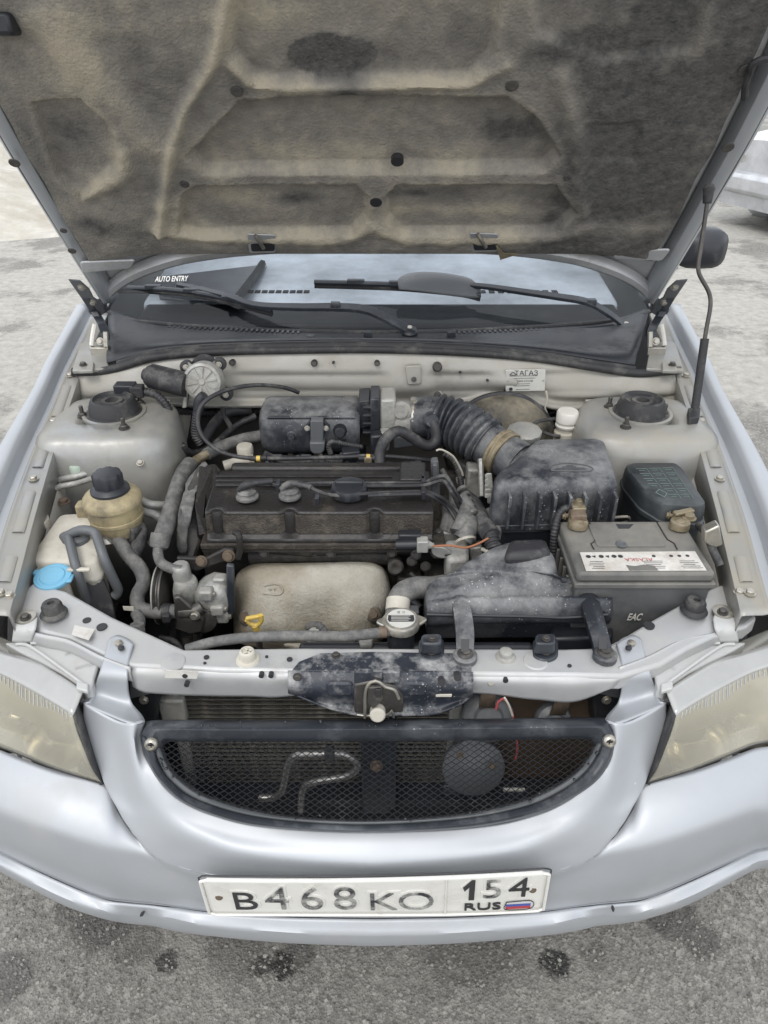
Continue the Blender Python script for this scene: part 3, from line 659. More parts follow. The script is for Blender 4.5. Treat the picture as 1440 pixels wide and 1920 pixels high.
# paper remnants
for pts in ([(140, 1172), (178, 1180), (166, 1200), (134, 1190)],):
    PR('sticker_remnant', [az(x, y, .7685) for x, y in pts], (0, 0, -.001), M['sticker'], sl, bevel=0)
PR('sticker_remnant', [ay(x, y, az(x, 1262, .757).y - .0105) for x, y in ((311, 1257), (372, 1259), (369, 1273), (309, 1271))], (0, .001, 0), M['sticker'], sl, bevel=0)
# radiator mount brackets
for x in (809, 1023):
    P = roundpoly([az(x - 24, 1195, .765), az(x + 24, 1194, .765), az(x + 24, 1232, .765), az(x, 1240, .765), az(x - 24, 1232, .765)], .012)
    b_ = PR('mount_bracket', P, (0, 0, -.012), M['trim'], sl, bevel=.003)
    P = roundpoly([az(x - 19, 1188, .788), az(x + 19, 1187, .788), az(x + 19, 1207, .788), az(x - 19, 1207, .788)], .008)
    PR('mount_bracket', P, (0, 0, -.022), M['trim'], sl, bevel=.003, taper=.08)
    bolt(az(x, 1222, .767), EZ, .0085, M['darksteel'], sl); bolt(az(x + 1, 1198, .790), EZ, .007, M['darksteel'], sl)

# ---- hood latch panel
la = part('hood_latch')
lt = [(545, 1258), (600, 1226), (640, 1222), (760, 1222), (860, 1226), (882, 1248), (886, 1262)]
PR('latch_plate', [az(x, y, .7640) for x, y in [(600, 1224), (700, 1221), (860, 1224), (884, 1244), (884, 1262), (700, 1260), (546, 1257), (560, 1240)]], (0, 0, -.004), M['slamdark'], la, bevel=.002)
def lf(px, py, o=0): return ay(px, py, .800 - o)
lr = [[(540, 1257), (600, 1258), (680, 1259), (706, 1260), (760, 1259), (820, 1258), (887, 1260)],
      [(540, 1288), (600, 1290), (680, 1290), (706, 1290), (760, 1290), (820, 1288), (887, 1288)],
      [(545, 1300), (595, 1312), (680, 1322), (706, 1322), (760, 1322), (820, 1318), (884, 1306)],
      [(580, 1316), (622, 1332), (680, 1344), (706, 1344), (760, 1343), (820, 1340), (866, 1322)]]
rows = [[lf(x, y, o + (.008 if 2 <= i <= 4 else 0)) for i, (x, y) in enumerate(r)] for r, o in zip(lr, (.0, .016, .010, .022))]
v, f = patch(rows, 60, 22); mesh('latch_panel', v, f, M['slamdark'], la, solid=.003)
for x0, x1 in ((612, 664), (752, 800)):
    pts = roundpoly([lf(x0, 1274, .016), lf(x1, 1274, .016), lf(x1, 1300, .018), lf(x0, 1300, .018)], .008); PR('pressed_pad', pts, (0, -.008, .001), M['slamdark'], la, bevel=.004)
for x0, x1, y0, y1, m in ((664, 700, 1260, 1282, 'slamdark'), (716, 750, 1260, 1282, 'slamdark')):
    PR('striker_guide', [lf(x0, y0, .024), lf(x1, y0, .024), lf(x1, y1, .028), lf(x0, y1, .028)], (0, .008, 0), M[m], la, bevel=.002)
PR('latch_body', [lf(x, y, .03) for x, y in ((664, 1284), (700, 1278), (742, 1288), (756, 1306), (756, 1336), (664, 1338))], (0, .012, 0), M['darksteel'], la, bevel=.003)
T('latch_spring', [lf(684, 1346, .04), lf(685, 1300, .042), lf(692, 1282, .044), lf(707, 1277, .044), lf(722, 1288, .042), lf(740, 1294, .04), lf(748, 1310, .038)], .0022, M['steel'], la, n=8)
PR('latch_hook', [lf(x, y, .042) for x, y in ((689, 1290), (716, 1288), (718, 1312), (700, 1330), (688, 1318))], (0, .006, 0), M['darksteel'], la, bevel=.0015)
BX('hook_slot', lf(709, 1300, .044), .004, .001, .008, M['ink'], la, .001)
L('release_knob', lf(708, 1340, .045), (0, -1, .3), [(.0115, -.012), (.0115, .002), (.009, .005), (0, .005)], M['cream'], la, 22)
for x, y in ((558, 1269), (735, 1306), (630, 1229)): bolt(lf(x, y, .022) if y > 1240 else az(x, y, .765), (0, -1, .2) if y > 1240 else EZ, .007, M['darksteel'], la)
for x, y in ((828, 1279), (858, 1270)): L('hole', lf(x, y, .018), (0, -1, .3), [(.0055, -.01), (.0055, .002), (0, .002)], M['ink'], la, 14)
BX('slot', lf(832, 1303, .0165), .012, .002, .0028, M['cream'], la, .001)
T('latch_rod', [lf(670, 1340, .03), lf(690, 1342, .034), lf(725, 1340, .034), lf(735, 1332, .033), lf(738, 1345, .033)], .0018, M['steel'], la, n=6)

# ---- condenser and what hangs in front of it
co = part('condenser')
CY = .885
xl, xr = ay(345, 1320, CY).x, ay(835, 1400, CY).x
tubeme = None
for k in range(34):
    z = .655 - k * .0105
    v, f = obox((0, 0, 0), EX, EY, EZ, (xr - xl) / 2, .008, .0011)
    if tubeme is None:
        o = mesh('condenser_tube', [p + V(((xl + xr) / 2, CY, .655)) for p in v], f, M['steel'], co, smooth=False); tubeme = o.data
    else:
        o = bpy.data.objects.new('condenser_tube', tubeme); COL.objects.link(o); setpar(o, co); o.location = (0, 0, z - .655)
def fins():
    V_, F_ = [], []
    for k in range(34):
        z = .655 - k * .0105; x = xl
        while x < xr:
            o = len(V_); h = .0042
            V_.extend([V((x, CY - .006, z + h - .0055 + .0002)), V((x + .0024, CY - .006, z - h - .0048)), V((x + .0024, CY + .006, z - h - .0048)), V((x, CY + .006, z + h - .0055))])
            F_.append((o, o + 1, o + 2, o + 3)); x += .0032
    tag(mesh('fins', V_, F_, M['cond'], co, smooth=False, recalc=False), kind='stuff')
fins()
BX('header_tank', (xl - .012, CY, .49), .011, .012, .19, M['alu'], co, .006)
BX('header_tank', (xr + .012, CY, .49), .011, .012, .19, M['alu'], co, .006)
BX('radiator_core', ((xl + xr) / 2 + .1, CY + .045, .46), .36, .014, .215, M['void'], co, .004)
BX('side_bracket', ay(325, 1328, .87), .022, .008, .025, M['alu'], co, .004)
CM = M['darksteel']
T('coolant_pipe', [ay(x, y, .800) for x, y in ((486, 1496), (515, 1494), (530, 1480), (540, 1435), (556, 1416), (600, 1413), (640, 1413), (664, 1425), (670, 1440), (650, 1455), (600, 1464), (574, 1472), (566, 1490), (564, 1520))], .0062, M['pipe'], co, n=12)
BX('pipe_clip', ay(618, 1413, .795), .008, .009, .010, M['rubber'], co, .003)
BX('centre_brace', ay(705, 1450, .815), .024, .006, .10, M['trim'], co, .003)
BX('centre_brace', ay(735, 1430, .820), .007, .010, .11, M['trim'], co, .002)
for y in (1468, 1487): L('hole', ay(708, y, .807), (0, -1, 0), [(.0045, -.003), (.0045, .001), (0, .001)], M['ink'], co, 12)
bolt(ay(706, 1436, .806), (0, -1, .3), .011, M['rust'], co)
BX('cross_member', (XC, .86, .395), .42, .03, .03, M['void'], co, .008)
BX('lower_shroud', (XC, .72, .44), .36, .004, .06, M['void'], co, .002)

ho = part('horn')
def horn(px, py, y, r, strap, wires):
    p = ay(px, py, y); ax_ = V((0, -1, .55)).normalized()
    L('horn_body', p, ax_, [(r * .3, -.03), (r * .8, -.022), (r, -.012), (r * 1.04, -.008), (r * 1.04, -.002), (r * .93, .004), (r * .6, .008), (r * .5, .014), (r * .2, .015), (0, .015)], M['grey'], ho, 36)
    st = [ay(x, yy, d) for x, yy, d in strap]
    u = V((.012, 0, 0)); V_ = []
    for q in st: V_ += [q - u, q + u]
    mesh('strap', V_, [(2 * i, 2 * i + 1, 2 * i + 3, 2 * i + 2) for i in range(len(st) - 1)], M['rust'], ho, solid=.003)
    bolt(st[0] + V((0, -.006, .001)), (0, -1, .4), .009, M['steel'], ho)
horn(915, 1345, .815, .040, [(919, 1272, .815), (918, 1290, .812), (912, 1325, .808)], True)
horn(1038, 1352, .815, .028, [(1062, 1288, .815), (1058, 1305, .812), (1045, 1338, .808)], False)
L('horn_disc', ay(888, 1440, .79), (0, -1, .35), [(.046, -.02), (.05, -.008), (.05, 0), (.03, .006), (.012, .008), (0, .008)], M['grey'], ho, 34)
for x, y in ((862, 1416), (922, 1436)): bolt(ay(x, y, .782), (0, -1, .35), .006, M['rust'], ho)
T('horn_wire', [ay(x, y, .80) for x, y in ((930, 1330), (935, 1315), (945, 1310), (955, 1325), (962, 1345), (970, 1400), (966, 1425))], .0018, M['red'], ho, n=6)
T('horn_wire', [ay(x, y, .797) for x, y in ((946, 1308), (954, 1322), (961, 1342))], .0018, M['cream'], ho, n=6)
bd = part('rust_board')
faceplate('board', [(900, 1300), (1130, 1298), (1135, 1500), (890, 1500)], .90, .006, M['card'], bd)
BX('washer_bracket', ay(962, 1492, .86), .020, .003, .020, M['plate'], bd, .002)
bolt(ay(962, 1492, .856), (0, -1, .2), .008, M['ink'], bd)
BX('pump_bracket', ay(865, 1490, .85), .035, .006, .03, M['trim'], bd, .003)
for s in (-1, 1):
    q = (lambda p: p) if s < 0 else mir
    pts = [q(ay(x, y, .845)) for x, y in ((245, 1258), (282, 1262), (296, 1290), (292, 1380), (240, 1380))]
    PR('side_duct', pts, (0, .05, 0), M['black'], sl, bevel=.004)
    bolt(q(ay(270, 1312, .842)), (0, -1, .2), .008, M['steel'], sl)
    pts = [q(ay(x, y, .835)) for x, y in ((243, 1275), (262, 1274), (278, 1288), (282, 1303), (243, 1312))]; PR('duct_bracket', pts, (0, .006, 0), M['grey'], sl, bevel=.003)

# ---- headlights
def lens_mat():
    m = bpy.data.materials.new('hazed_lens'); m.use_nodes = True; nt = m.node_tree; lk = nt.links.new
    b = nt.nodes['Principled BSDF']; b.inputs['Base Color'].default_value = (.56, .54, .46, 1); b.inputs['Roughness'].default_value = .13
    b.inputs['Coat Weight'].default_value = .6; b.inputs['Coat Roughness'].default_value = .06
    t = N(nt, 'ShaderNodeBsdfTransparent'); t.inputs[0].default_value = (.95, .93, .86, 1)
    mx = N(nt, 'ShaderNodeMixShader'); nz = N(nt, 'ShaderNodeTexNoise'); nz.inputs['Scale'].default_value = 6; nz.inputs['Detail'].default_value = 6
    tcn = N(nt, 'ShaderNodeTexCoord'); lk(tcn.outputs['Object'], nz.inputs['Vector'])
    mr = N(nt, 'ShaderNodeMapRange'); mr.inputs[1].default_value = .3; mr.inputs[2].default_value = .7; mr.inputs[3].default_value = .30; mr.inputs[4].default_value = .52
    lk(nz.outputs['Fac'], mr.inputs[0]); lk(mr.outputs[0], mx.inputs[0]); lk(t.outputs[0], mx.inputs[1]); lk(b.outputs[0], mx.inputs[2])
    o = nt.nodes['Material Output']; lk(mx.outputs[0], o.inputs[0]); return m
LENS = lens_mat()
FLUTE = mat('fluted_lens', (.40, .40, .385), .22, .3, var=.15, coat=.6)
BEZ = mat('lamp_bezel', (.42, .41, .37), .3, .5, var=.15)
def headlight(s):
    q = (lambda p: p) if s < 0 else mir
    h = part('headlight')
    Tt = [az(x, y, .742) for x, y in ((-190, 1120), (-90, 1175), (0, 1219), (60, 1236), (110, 1264), (155, 1294))]
    Md = [az(x, y, .727) for x, y in ((-190, 1180), (-90, 1222), (0, 1264), (50, 1290), (95, 1316), (136, 1342))]
    Md2 = [az(x, y, .705) for x, y in ((-195, 1210), (-92, 1255), (0, 1295), (50, 1322), (98, 1348), (142, 1372))]
    Lo = [az(x, y, .655) for x, y in ((-200, 1262), (-95, 1318), (0, 1360), (55, 1385), (110, 1410), (168, 1432))]
    Bt = [fp(*e) + V((0, .002, .003)) for e in ((-200, 1318, .715), (-95, 1366, .71), (0, 1403, .705), (58, 1427, .703), (115, 1449, .702), (190, 1472, .702))]
    Tt[0], Md[0], Md2[0], Lo[0], Bt[0] = V((-.792, 1.045, .748)), V((-.797, 1.02, .728)), V((-.803, 1.005, .705)), V((-.812, .995, .655)), V((-.812, .985, .622))
    v, f = patch([[q(p) for p in r] for r in (Tt, Md)], 40, 6); mesh('fluted_rim', v, f, FLUTE, h, solid=.003)
    v, f = patch([[q(p) for p in r] for r in (Md, Md2, Lo, Bt)], 40, 20); mesh('lens', v, f, LENS, h, solid=.003)
    # moulded line across the lens
    T('moulded_line', [q(fp(x, y, o)) for x, y, o in ((-60, 1338, .735), (0, 1366, .728), (70, 1386, .722), (135, 1398, .722), (150, 1396, .727))], .0016, LENS, h, n=6)
    # flutes along the top
    for k in range(34):
        t = .36 + k * .0185; c1 = cr([q(p) for p in Md], 101)[int(t * 100)]; c2 = cr([q(p) for p in Md2], 101)[int(t * 100)]
        T('flute', [c1 + V((0, -.0005, .0005)), c1.lerp(c2, .55 + .2 * math.sin(k * .35)) + V((0, -.0008, .0006))], .0011, FLUTE, h, n=6, k=4)
    # seal along the lower and inner edge
    T('seal', [q(p + V((0, .003, -.003))) for p in Bt], .0032, M['rubber'], h, n=8)
    T('seal', [q(fp(192, 1470, .706)), q(fp(170, 1400, .745)), q(fp(150, 1345, .78)), q(az(152, 1312, .73))], .004, M['rubber'], h, n=8)
    # bowl, bulb shield and inner bezel
    c = q(fp(0, 1335, .80)) + V((0, .02, -.005)); ax_ = V((.05 * -s, -1, .28)).normalized()
    L('reflector', c, ax_, [(0, -.06), (.04, -.052), (.065, -.03), (.078, .0), (.082, .02), (.085, .02), (.085, -.05), (.03, -.075)], M['chrome'], h, 36)
    L('bulb_shield', c, ax_, [(.0, -.055), (.012, -.052), (.014, -.01), (.017, -.006), (.016, .006), (.0, .009)], M['chrome'], h, 20)
    c2 = q(fp(98, 1400, .78)) + V((0, .015, -.005))
    L('reflector', c2, ax_, [(0, -.04), (.03, -.034), (.046, -.015), (.052, .005), (.055, .005), (.054, -.03), (.02, -.05)], M['chrome'], h, 30)
    back = [q(p + V((0, .075, -.01))) for p in (Md[1], Md[2], Md[3], Md[4], Md[5])]; low = [q(p + V((0, .06, .004))) for p in (Bt[1], Bt[2], Bt[3], Bt[4], Bt[5])]
    v, f = patch([back, low], 20, 4); mesh('inner_bezel', v, f, BEZ, h, solid=.004)
    sd_ = [q(Md[5]), q(Lo[5]), q(Bt[5])]; v, f = patch([sd_, [p + V((-.012 * s * -1, .05, 0)) for p in sd_]], 10, 3); mesh('side_wall', v, f, M['rubber'], h, solid=.003)
    # grey housing lid
    P = [q(az(x, y, .738)) for x, y in ((8, 1204), (55, 1202), (112, 1203), (150, 1218), (186, 1243), (178, 1268), (171, 1290), (158, 1292), (115, 1262), (60, 1234), (30, 1218))]
    PR('housing_lid', P, (0, 0, -.03), M['lamp_grey'], h, bevel=.003)
    for dz, pts in ((.741, ((30, 1208), (60, 1214), (158, 1284))), (.742, ((58, 1206), (120, 1206), (184, 1246)))):
        T('housing_rib', [q(az(x, y, dz)) for x, y in pts], .0028, M['lamp_grey'], h, n=8)
    TXT('moulded_mark', '8F', (lambda t, o=q(az(128, 1225, .7395)): o + V((t.x, t.y * 1. - t.x * .3 * -s * -1, .0003))), M['hoodrear'], h, size=.010)
    TXT('moulded_mark', 'IIOTG', (lambda t, o=q(az(157, 1249, .7395)): o + V((t.x * .95, t.y - t.x * .35 * -s * -1, .0003))), M['hoodrear'], h, size=.010)
    PR('clip', [q(az(x, y, .745)) for x, y in ((143, 1276), (166, 1281), (164, 1296), (143, 1290))], (0, 0, -.008), M['lamp_grey'], h, bevel=.002)
    # strap up to the slam panel
    R0 = [[q(az(28, 1160, .7735)), q(az(48, 1143, .7735)), q(az(66, 1150, .7735)), q(az(70, 1160, .7735))], [q(az(26, 1175, .770)), q(az(42, 1178, .770)), q(az(56, 1180, .770)), q(az(66, 1180, .770))], [q(az(22, 1204, .742)), q(az(36, 1206, .742)), q(az(48, 1206, .742)), q(az(58, 1206, .742))]]
    v, f = patch(R0, 10, 10); mesh('strap', v, f, M['lamp_grey'], h, solid=.003)
    return h
for s in (-1, 1): headlight(s)

# ---- fenders with their inner rails
def fender(s):
    q = (lambda p: p) if s < 0 else mir
    fe = part('fender')
    Y = [.90, .95, 1.02, 1.12, 1.22, 1.32, 1.42, 1.52, 1.62, 1.72, 1.82, 1.95]
    def lin(pts, y):
        for (a, va), (b, vb) in zip(pts[:-1], pts[1:]):
            if y <= b or (b, vb) == pts[-1]: return va + (vb - va) * (y - a) / (b - a)
    xi = [(.90, -.590), (1.12, -.632), (1.3, -.660), (1.62, -.700), (1.95, -.735)]
    zi = [(.90, .795), (1.12, .828), (1.3, .862), (1.62, .918), (1.95, .955)]
    rows = []
    def kw(y): return 1.0 - .30 * max(0, min(1, (y - 1.15) / .4))
    def row(dx, dz, xo=None):
        return [q(V((lin(xi, y) + dx * kw(y), y, lin(zi, y) + dz))) for y in Y]
    wdt = lambda y: 1.0
    # inner rail: apron edge, flat with pressed channel, step, gutter, crest
    v, f = patch([row(.004, -.055), row(.002, -.006), row(0, 0), row(-.008, .001), row(-.034, .002), row(-.041, .004), row(-.046, .006)], 60)
    mesh('inner_rail', v, f, M['bay'], fe, solid=.002)
    fr = [row(-.0462, .004), row(-.050, -.004), row(-.066, -.003), row(-.070, .004), row(-.0715, .016), row(-.074, .022), row(-.080, .026), row(-.092, .028)]
    crest = [q(V((lin(xi, y) - .110 * kw(y), y, lin(zi, y) + .024))) for y in Y]
    o1 = [q(V((lin(xi, y) - .124 * kw(y), y, lin(zi, y) + .010))) for y in Y]
    sidex = [(.90, -.775), (1.1, -.80), (1.42, -.828), (1.95, -.832)]
    o2 = [q(V((lin(xi, max(y, 1.04)) - .142 * kw(y), max(y, 1.04), lin(zi, y) - .05))) for y in Y]
    o3 = [q(V((lin(sidex, max(y, 1.06)) - .004, max(y, 1.06), .66))) for y in Y]
    def arch(y):
        d = abs(y - 1.44); return .30 + math.sqrt(max(0, .335 ** 2 - d * d)) if d < .335 else .26
    o4 = [q(V((lin(sidex, y) + .012, y, max(.26, arch(y)) if True else 0))) for y in Y]
    v, f = patch(fr + [crest, o1, o2, o3], 60); nn = len(fr) + 4
    mesh('fender_skin', v, f, M['paint'], fe, solid=.002, sharp=50)
    NY = 60; vs = []
    for j in range(9):
        for i in range(NY):
            y = 1.06 + .89 * i / (NY - 1); zt, zb = .66, min(.655, arch(y)); t = j / 8
            vs.append(q(V((lin(sidex, y) - .004 - .004 * math.sin(t * 3.14) + .02 * t * t, y, zt + (zb - zt) * t))))
    mesh('fender_side', vs, gridf(9, NY), M['paint'], fe, solid=.002)
    # front cap down to the bumper
    c0 = [q(V((-.59, .92, .79))), q(V((-.66, .90, .80))), q(V((-.71, .895, .795))), q(V((-.765, .90, .74)))]
    # pressed channels and bolts on the rail
    for y0, y1 in ((.97, 1.03), (1.09, 1.2), (1.27, 1.38), (1.44, 1.56)):
        pts = [V((lin(xi, y) - .021, y, lin(zi, y) + .0022)) for y in (y0, (y0 + y1) / 2, y1)]
        w2 = .011
        vs = [];
        for p in cr(pts, 12): vs += [q(p + V((-w2, 0, 0))), q(p + V((-w2 * .6, 0, .0022))), q(p + V((w2 * .6, 0, .0022))), q(p + V((w2, 0, 0)))]
        mesh('pressed_rib', vs, gridf(12, 4), M['bay'], fe, sharp=60)
    for y in (.945, 1.235, 1.42, 1.60):
        bolt(q(V((lin(xi, y) - .021, y, lin(zi, y) + .0025))), EZ, .0095, M['steel'], fe)
    # apron wall down into the bay
    W = [[q(V((lin(xi, y) + .004, y, lin(zi, y) - .05))) for y in Y[:-1]], [q(V((lin(xi, y) + .015, y, .70))) for y in Y[:-1]], [q(V((lin(xi, y) + .03, y, .42))) for y in Y[:-1]]]
    v, f = patch(W, 30, 10); mesh('apron', v, f, M['baydusty'], fe, solid=.002)
    return fe
for s in (-1, 1): fender(s)

# ---- strut towers
def tower(s):
    q = (lambda p: p) if s < 0 else mir
    st = part('strut_tower')
    zt = .892; c = az(215, 775, zt)
    loop0 = [(-.13, -.105), (-.135, .05), (-.09, .095), (.0, .105), (.08, .095), (.122, .045), (.132, -.035), (.112, -.095), (.04, -.122), (-.06, -.122)]
    def loop(k, dz, dy=0): return [q(c + V((x * k, y_ * k + dy, dz))) for x, y_ in loop0]
    rows = [cr(l, 48, True) for l in (loop(.40, -.003), loop(.52, .002), loop(.80, .001), loop(.93, -.004), loop(1.0, -.014, -.002), loop(1.055, -.04, -.006), loop(1.09, -.09, -.010), loop(1.13, -.18, -.014), loop(1.2, -.38, -.02))]
    vs = [p for r in rows for p in r]
    mesh('tower_dome', vs, gridf(len(rows), 48, True), M['bay'], st, solid=.002, sharp=70)
    cc = q(c)
    L('strut_mount', cc, (0, 0, 1), [(.058, -.006), (.058, .004), (.052, .006), (.050, .020), (.044, .034), (.039, .036), (.036, .030), (.024, .027), (.022, .031), (.014, .031), (.012, .012), (0, .010)], M['rubber'], st, 36)
    L('mount_ring', cc, (0, 0, 1), [(.066, -.003), (.066, .0045), (.060, .0055), (.058, .004)], M['bay'], st, 36)
    for x, y in (((155, 780), (233, 803), (263, 757)) if s < 0 else ((1142, 763), (1173, 801), (1245, 777))):
        bolt(az(x, y, zt + .002), EZ, .0115, M['darksteel'], st, 'stud', stud=True)
    # link panels to firewall and rail
    F0 = [q(c + V((-.15, .06, -.01))), q(c + V((-.12, .17, .0))), q(c + V((.02, .21, -.02))), q(c + V((.12, .2, -.05)))]
    F1 = [q(c + V((-.15, -.02, -.07))), q(c + V((-.12, .02, -.06))), q(c + V((.02, .05, -.09))), q(c + V((.12, .06, -.12)))]
    v, f = patch([F0, F1], 16, 4); mesh('gusset', v, f, M['bay'], st, solid=.003)
    if s < 0:
        PR('sticker_remnant', [az(x, y, z) for x, y, z in ((150, 827, .868), (197, 823, .868), (200, 842, .845), (154, 846, .845))], (0, .001, -.001), M['sticker'], st, bevel=0)
    return st
for s in (-1, 1): tower(s)

# ---- firewall
fw = part('firewall')
def fwy(px): return 1.60 + .0 * px
topc = [(150, 700), (200, 694), (290, 674), (400, 663), (560, 659), (702, 658), (860, 663), (1000, 674), (1110, 690), (1210, 702), (1265, 700)]
lipc = [(150, 760), (215, 752), (300, 748), (400, 752), (560, 752), (702, 756), (830, 756), (930, 738), (985, 742), (1050, 757), (1150, 752), (1260, 748)]
up = [ay(x, y, 1.605) for x, y in topc]; lo = [ay(x, y, 1.595) for x, y in lipc]
m1 = [a.lerp(b, .25) + V((0, -.012, 0)) for a, b in zip(cr(up, 12), cr(lo, 12))]
m2 = [a.lerp(b, .62) + V((0, -.020, 0)) for a, b in zip(cr(up, 12), cr(lo, 12))]
m3 = [a.lerp(b, .9) + V((0, .002, 0)) for a, b in zip(cr(up, 12), cr(lo, 12))]
v, f = patch([up, m1, m2, m3, lo, [p + V((0, -.014, -.003)) for p in lo], [p + V((0, -.014, -.010)) for p in lo]], 90, 28)
for i, p in enumerate(v):                              # two long pressed panels
    x = p.x; 
    k = sum(max(0, min(1, min((x - a) / .03, (b - x) / .03))) for a, b in ((-.36, .02), (.09, .26), (.30, .55)))
    zz = max(0, min(1, min((p.z - .872) / .012, (.935 - p.z) / .012))); v[i] = p + V((0, .011 * k * zz, 0))
mesh('firewall_panel', v, f, M['baydusty'], fw, solid=.002, sharp=60)
v, f = patch([[V((-.66, 1.66, .90)), V((.62, 1.66, .90))], [V((-.66, 1.69, .75)), V((.62, 1.69, .75))], [V((-.66, 1.70, .40)), V((.62, 1.70, .40))]], 30, 12)
for i, p in enumerate(v): v[i] = p + V((0, .01 * noise.noise(p * 9), 0))
mesh('lower_firewall', v, f, mat('dark_grey_firewall', (.17, .165, .155), .7, .1, dust=.5, dcol=(.24, .225, .19)), fw, solid=.003)  # darker grey than the firewall panel above it
def fpt(px, py, o=0): return ay(px, py, 1.583 - o)
for x, y, r in ((435, 680, .007), (589, 681, .0075), (707, 681, .0065), (820, 688, .011), (708, 735, .0065), (625, 680, .003), (863, 698, .003), (914, 713, .003), (948, 735, .0025)):
    L('stud' if r > .005 else 'hole', fpt(x, y), (0, -1, .2), [(r, -.012), (r, .003), (r * .7, .006), (0, .006)], M['darksteel'] if r > .005 else M['ink'], fw, 14)
PR('bracket', roundpoly([fpt(x, y, .012) for x, y in ((760, 687), (789, 685), (790, 720), (764, 722))], .006), (0, .012, 0), M['baydusty'], fw, bevel=.002)
L('bracket_hole', fpt(776, 711, .012), (0, -1, .2), [(.006, 0), (.006, .002), (.003, .0022), (0, .002)], M['darksteel'], fw, 14)
PR('clip_tab', roundpoly([fpt(x, y, .03) for x, y in ((813, 736), (828, 734), (838, 768), (818, 770))], .006), (0, .006, 0), M['baydusty'], fw, bevel=.002); bolt(fpt(820, 740, .032), (0, -1, .3), .008, M['darksteel'], fw)
PL = [fpt(x, y, .004) for x, y in ((948, 694), (1023, 693), (1022, 733), (948, 734))]
PR('maker_label', PL, (0, .004, 0), M['label'], fw, bevel=.001)
def plm(u, v_, o=.0012): return PL[0].lerp(PL[1], u).lerp(PL[3].lerp(PL[2], u), v_) + V((0, -o, 0))
TXT('label_text', 'ТАГАЗ', lambda t: plm(.52 + t.x / .086, .15 - t.y / .05), M['ink'], fw, size=.016)
TXT('label_text', 'МОДЕЛЬ ДВИГАТЕЛЯ', lambda t: plm(.30 + t.x / .086, .52 - t.y / .05), M['ink'], fw, size=.0062)
for u0, u1, vv in ((.1, .8, .27), (.2, .75, .38), (.25, .62, .64), (.2, .6, .73), (.26, .6, .9)): T('label_line', [plm(u0, vv), plm(u1, vv - .01)], .0005, M['grey'], fw, n=4, k=4)
T('label_mark', [plm(.10, .22), plm(.18, .10), plm(.26, .22), plm(.10, .22)], .0007, M['ink'], fw, n=5, k=30)
L('label_seal', plm(.13, .88), (0, -1, 0), [(.004, 0), (.004, .0006), (0, .0006)], M['ink'], fw, 16)
for u, vv in ((.05, .5), (.95, .5)): L('rivet', plm(u, vv, .001), (0, -1, 0), [(.002, 0), (.0015, .0015), (0, .002)], M['steel'], fw, 10)
T('twist_wire', [fpt(x, y, .02) for x, y in ((1024, 733), (1026, 750), (1022, 765), (1028, 780))], .0022, M['cream'], fw, n=6)
T('wiring_loom', [ay(x, y, 1.62) for x, y in ((840, 775), (870, 768), (920, 762), (980, 757), (1010, 760))], .013, M['hosedark'], fw, cor=.009)
BX('loom_clip', ay(953, 750, 1.585), .007, .01, .010, M['rubber'], fw, .002)

# ---- cowl, seal, windscreen, wipers
cw = part('cowl')
seal = [(136, 697), (180, 697), (220, 690), (290, 670), (400, 660), (560, 656), (702, 655), (860, 660), (1000, 671), (1110, 688), (1190, 700), (1240, 697), (1276, 694)]
T('weatherstrip', [ay(x, y, 1.600) for x, y in seal], .0095, M['rubber'], cw, n=10)
T('weatherstrip', [ay(x, y - 9, 1.612) for x, y in seal[2:-2]], .006, M['rubber'], cw, n=8)
glb = [(203, 588), (225, 600), (330, 612), (480, 621), (640, 626), (760, 626), (900, 622), (1060, 612), (1180, 600), (1216, 586)]
gy_ = lambda x: 1.775 + .36 * (x - XC) ** 2
def gb(px, py, o=0):
    y = 1.78
    for _ in range(12): y = gy_(ay(px, py, y).x) + o
    return ay(px, py, y)
GB = [gb(*p) for p in glb]
S2 = [ay(x, y - 10, 1.615) for x, y in [(200, 690), (230, 684), (300, 664), (420, 655), (560, 651), (702, 650), (860, 655), (1000, 666), (1110, 682), (1190, 694)]]
S2 = cr(S2, 12); G2 = cr(GB, 12)
v, f = patch([S2, [a.lerp(b, .12) + V((0, 0, .006)) for a, b in zip(S2, G2)], [a.lerp(b, .45) + V((0, 0, -.004)) for a, b in zip(S2, G2)], [a.lerp(b, .8) + V((0, 0, .0)) for a, b in zip(S2, G2)], [p + V((0, .0, .004)) for p in G2], [p + V((0, .02, .004)) for p in G2]], 60, 22)
mesh('cowl_panel', v, f, M['cowl'], cw, solid=.003)
for a, b, n in ((320, 560, 26), (860, 1062, 22)):
    for k in range(n):
        x = a + (b - a) * k / (n - 1); y = (616 + 11 * k / (n - 1)) if a < 600 else (627 - 8 * k / (n - 1))
        p = gb(x, y, -.012); BX('vent_tooth', p + V((0, -.004, .004)), .0028, .010, .004, M['trim'], cw, 0)
T('cowl_groove', [gb(x, y, -.03) + V((0, 0, .002)) for x, y in ((215, 612), (400, 632), (640, 638), (760, 638), (950, 630), (1150, 612))], .004, M['trim'], cw, n=6)
for x, y in ((583, 640), (690, 632), (846, 632)): BX('clip', gb(x, y, -.05) + V((0, 0, .008)), .010, .008, .008, M['trim'], cw, .003)
# hinge wells beside the cowl
for s in (-1, 1):
    q = (lambda p: p) if s < 0 else mir
    P = [q(az(x, y, .938)) for x, y in ((150, 640), (198, 640), (205, 690), (135, 694))]; PR('well_floor', P, (0, 0, -.01), M['bay'], cw, bevel=.003)
    P = [q(az(x, y, .944)) for x, y in ((150, 680), (176, 678), (174, 694), (146, 695))]; PR('corner_clip', P, (0, 0, -.008), M['bay'], cw, bevel=.002); bolt(q(az(156, 684, .945)), EZ, .009, M['darksteel'], cw)

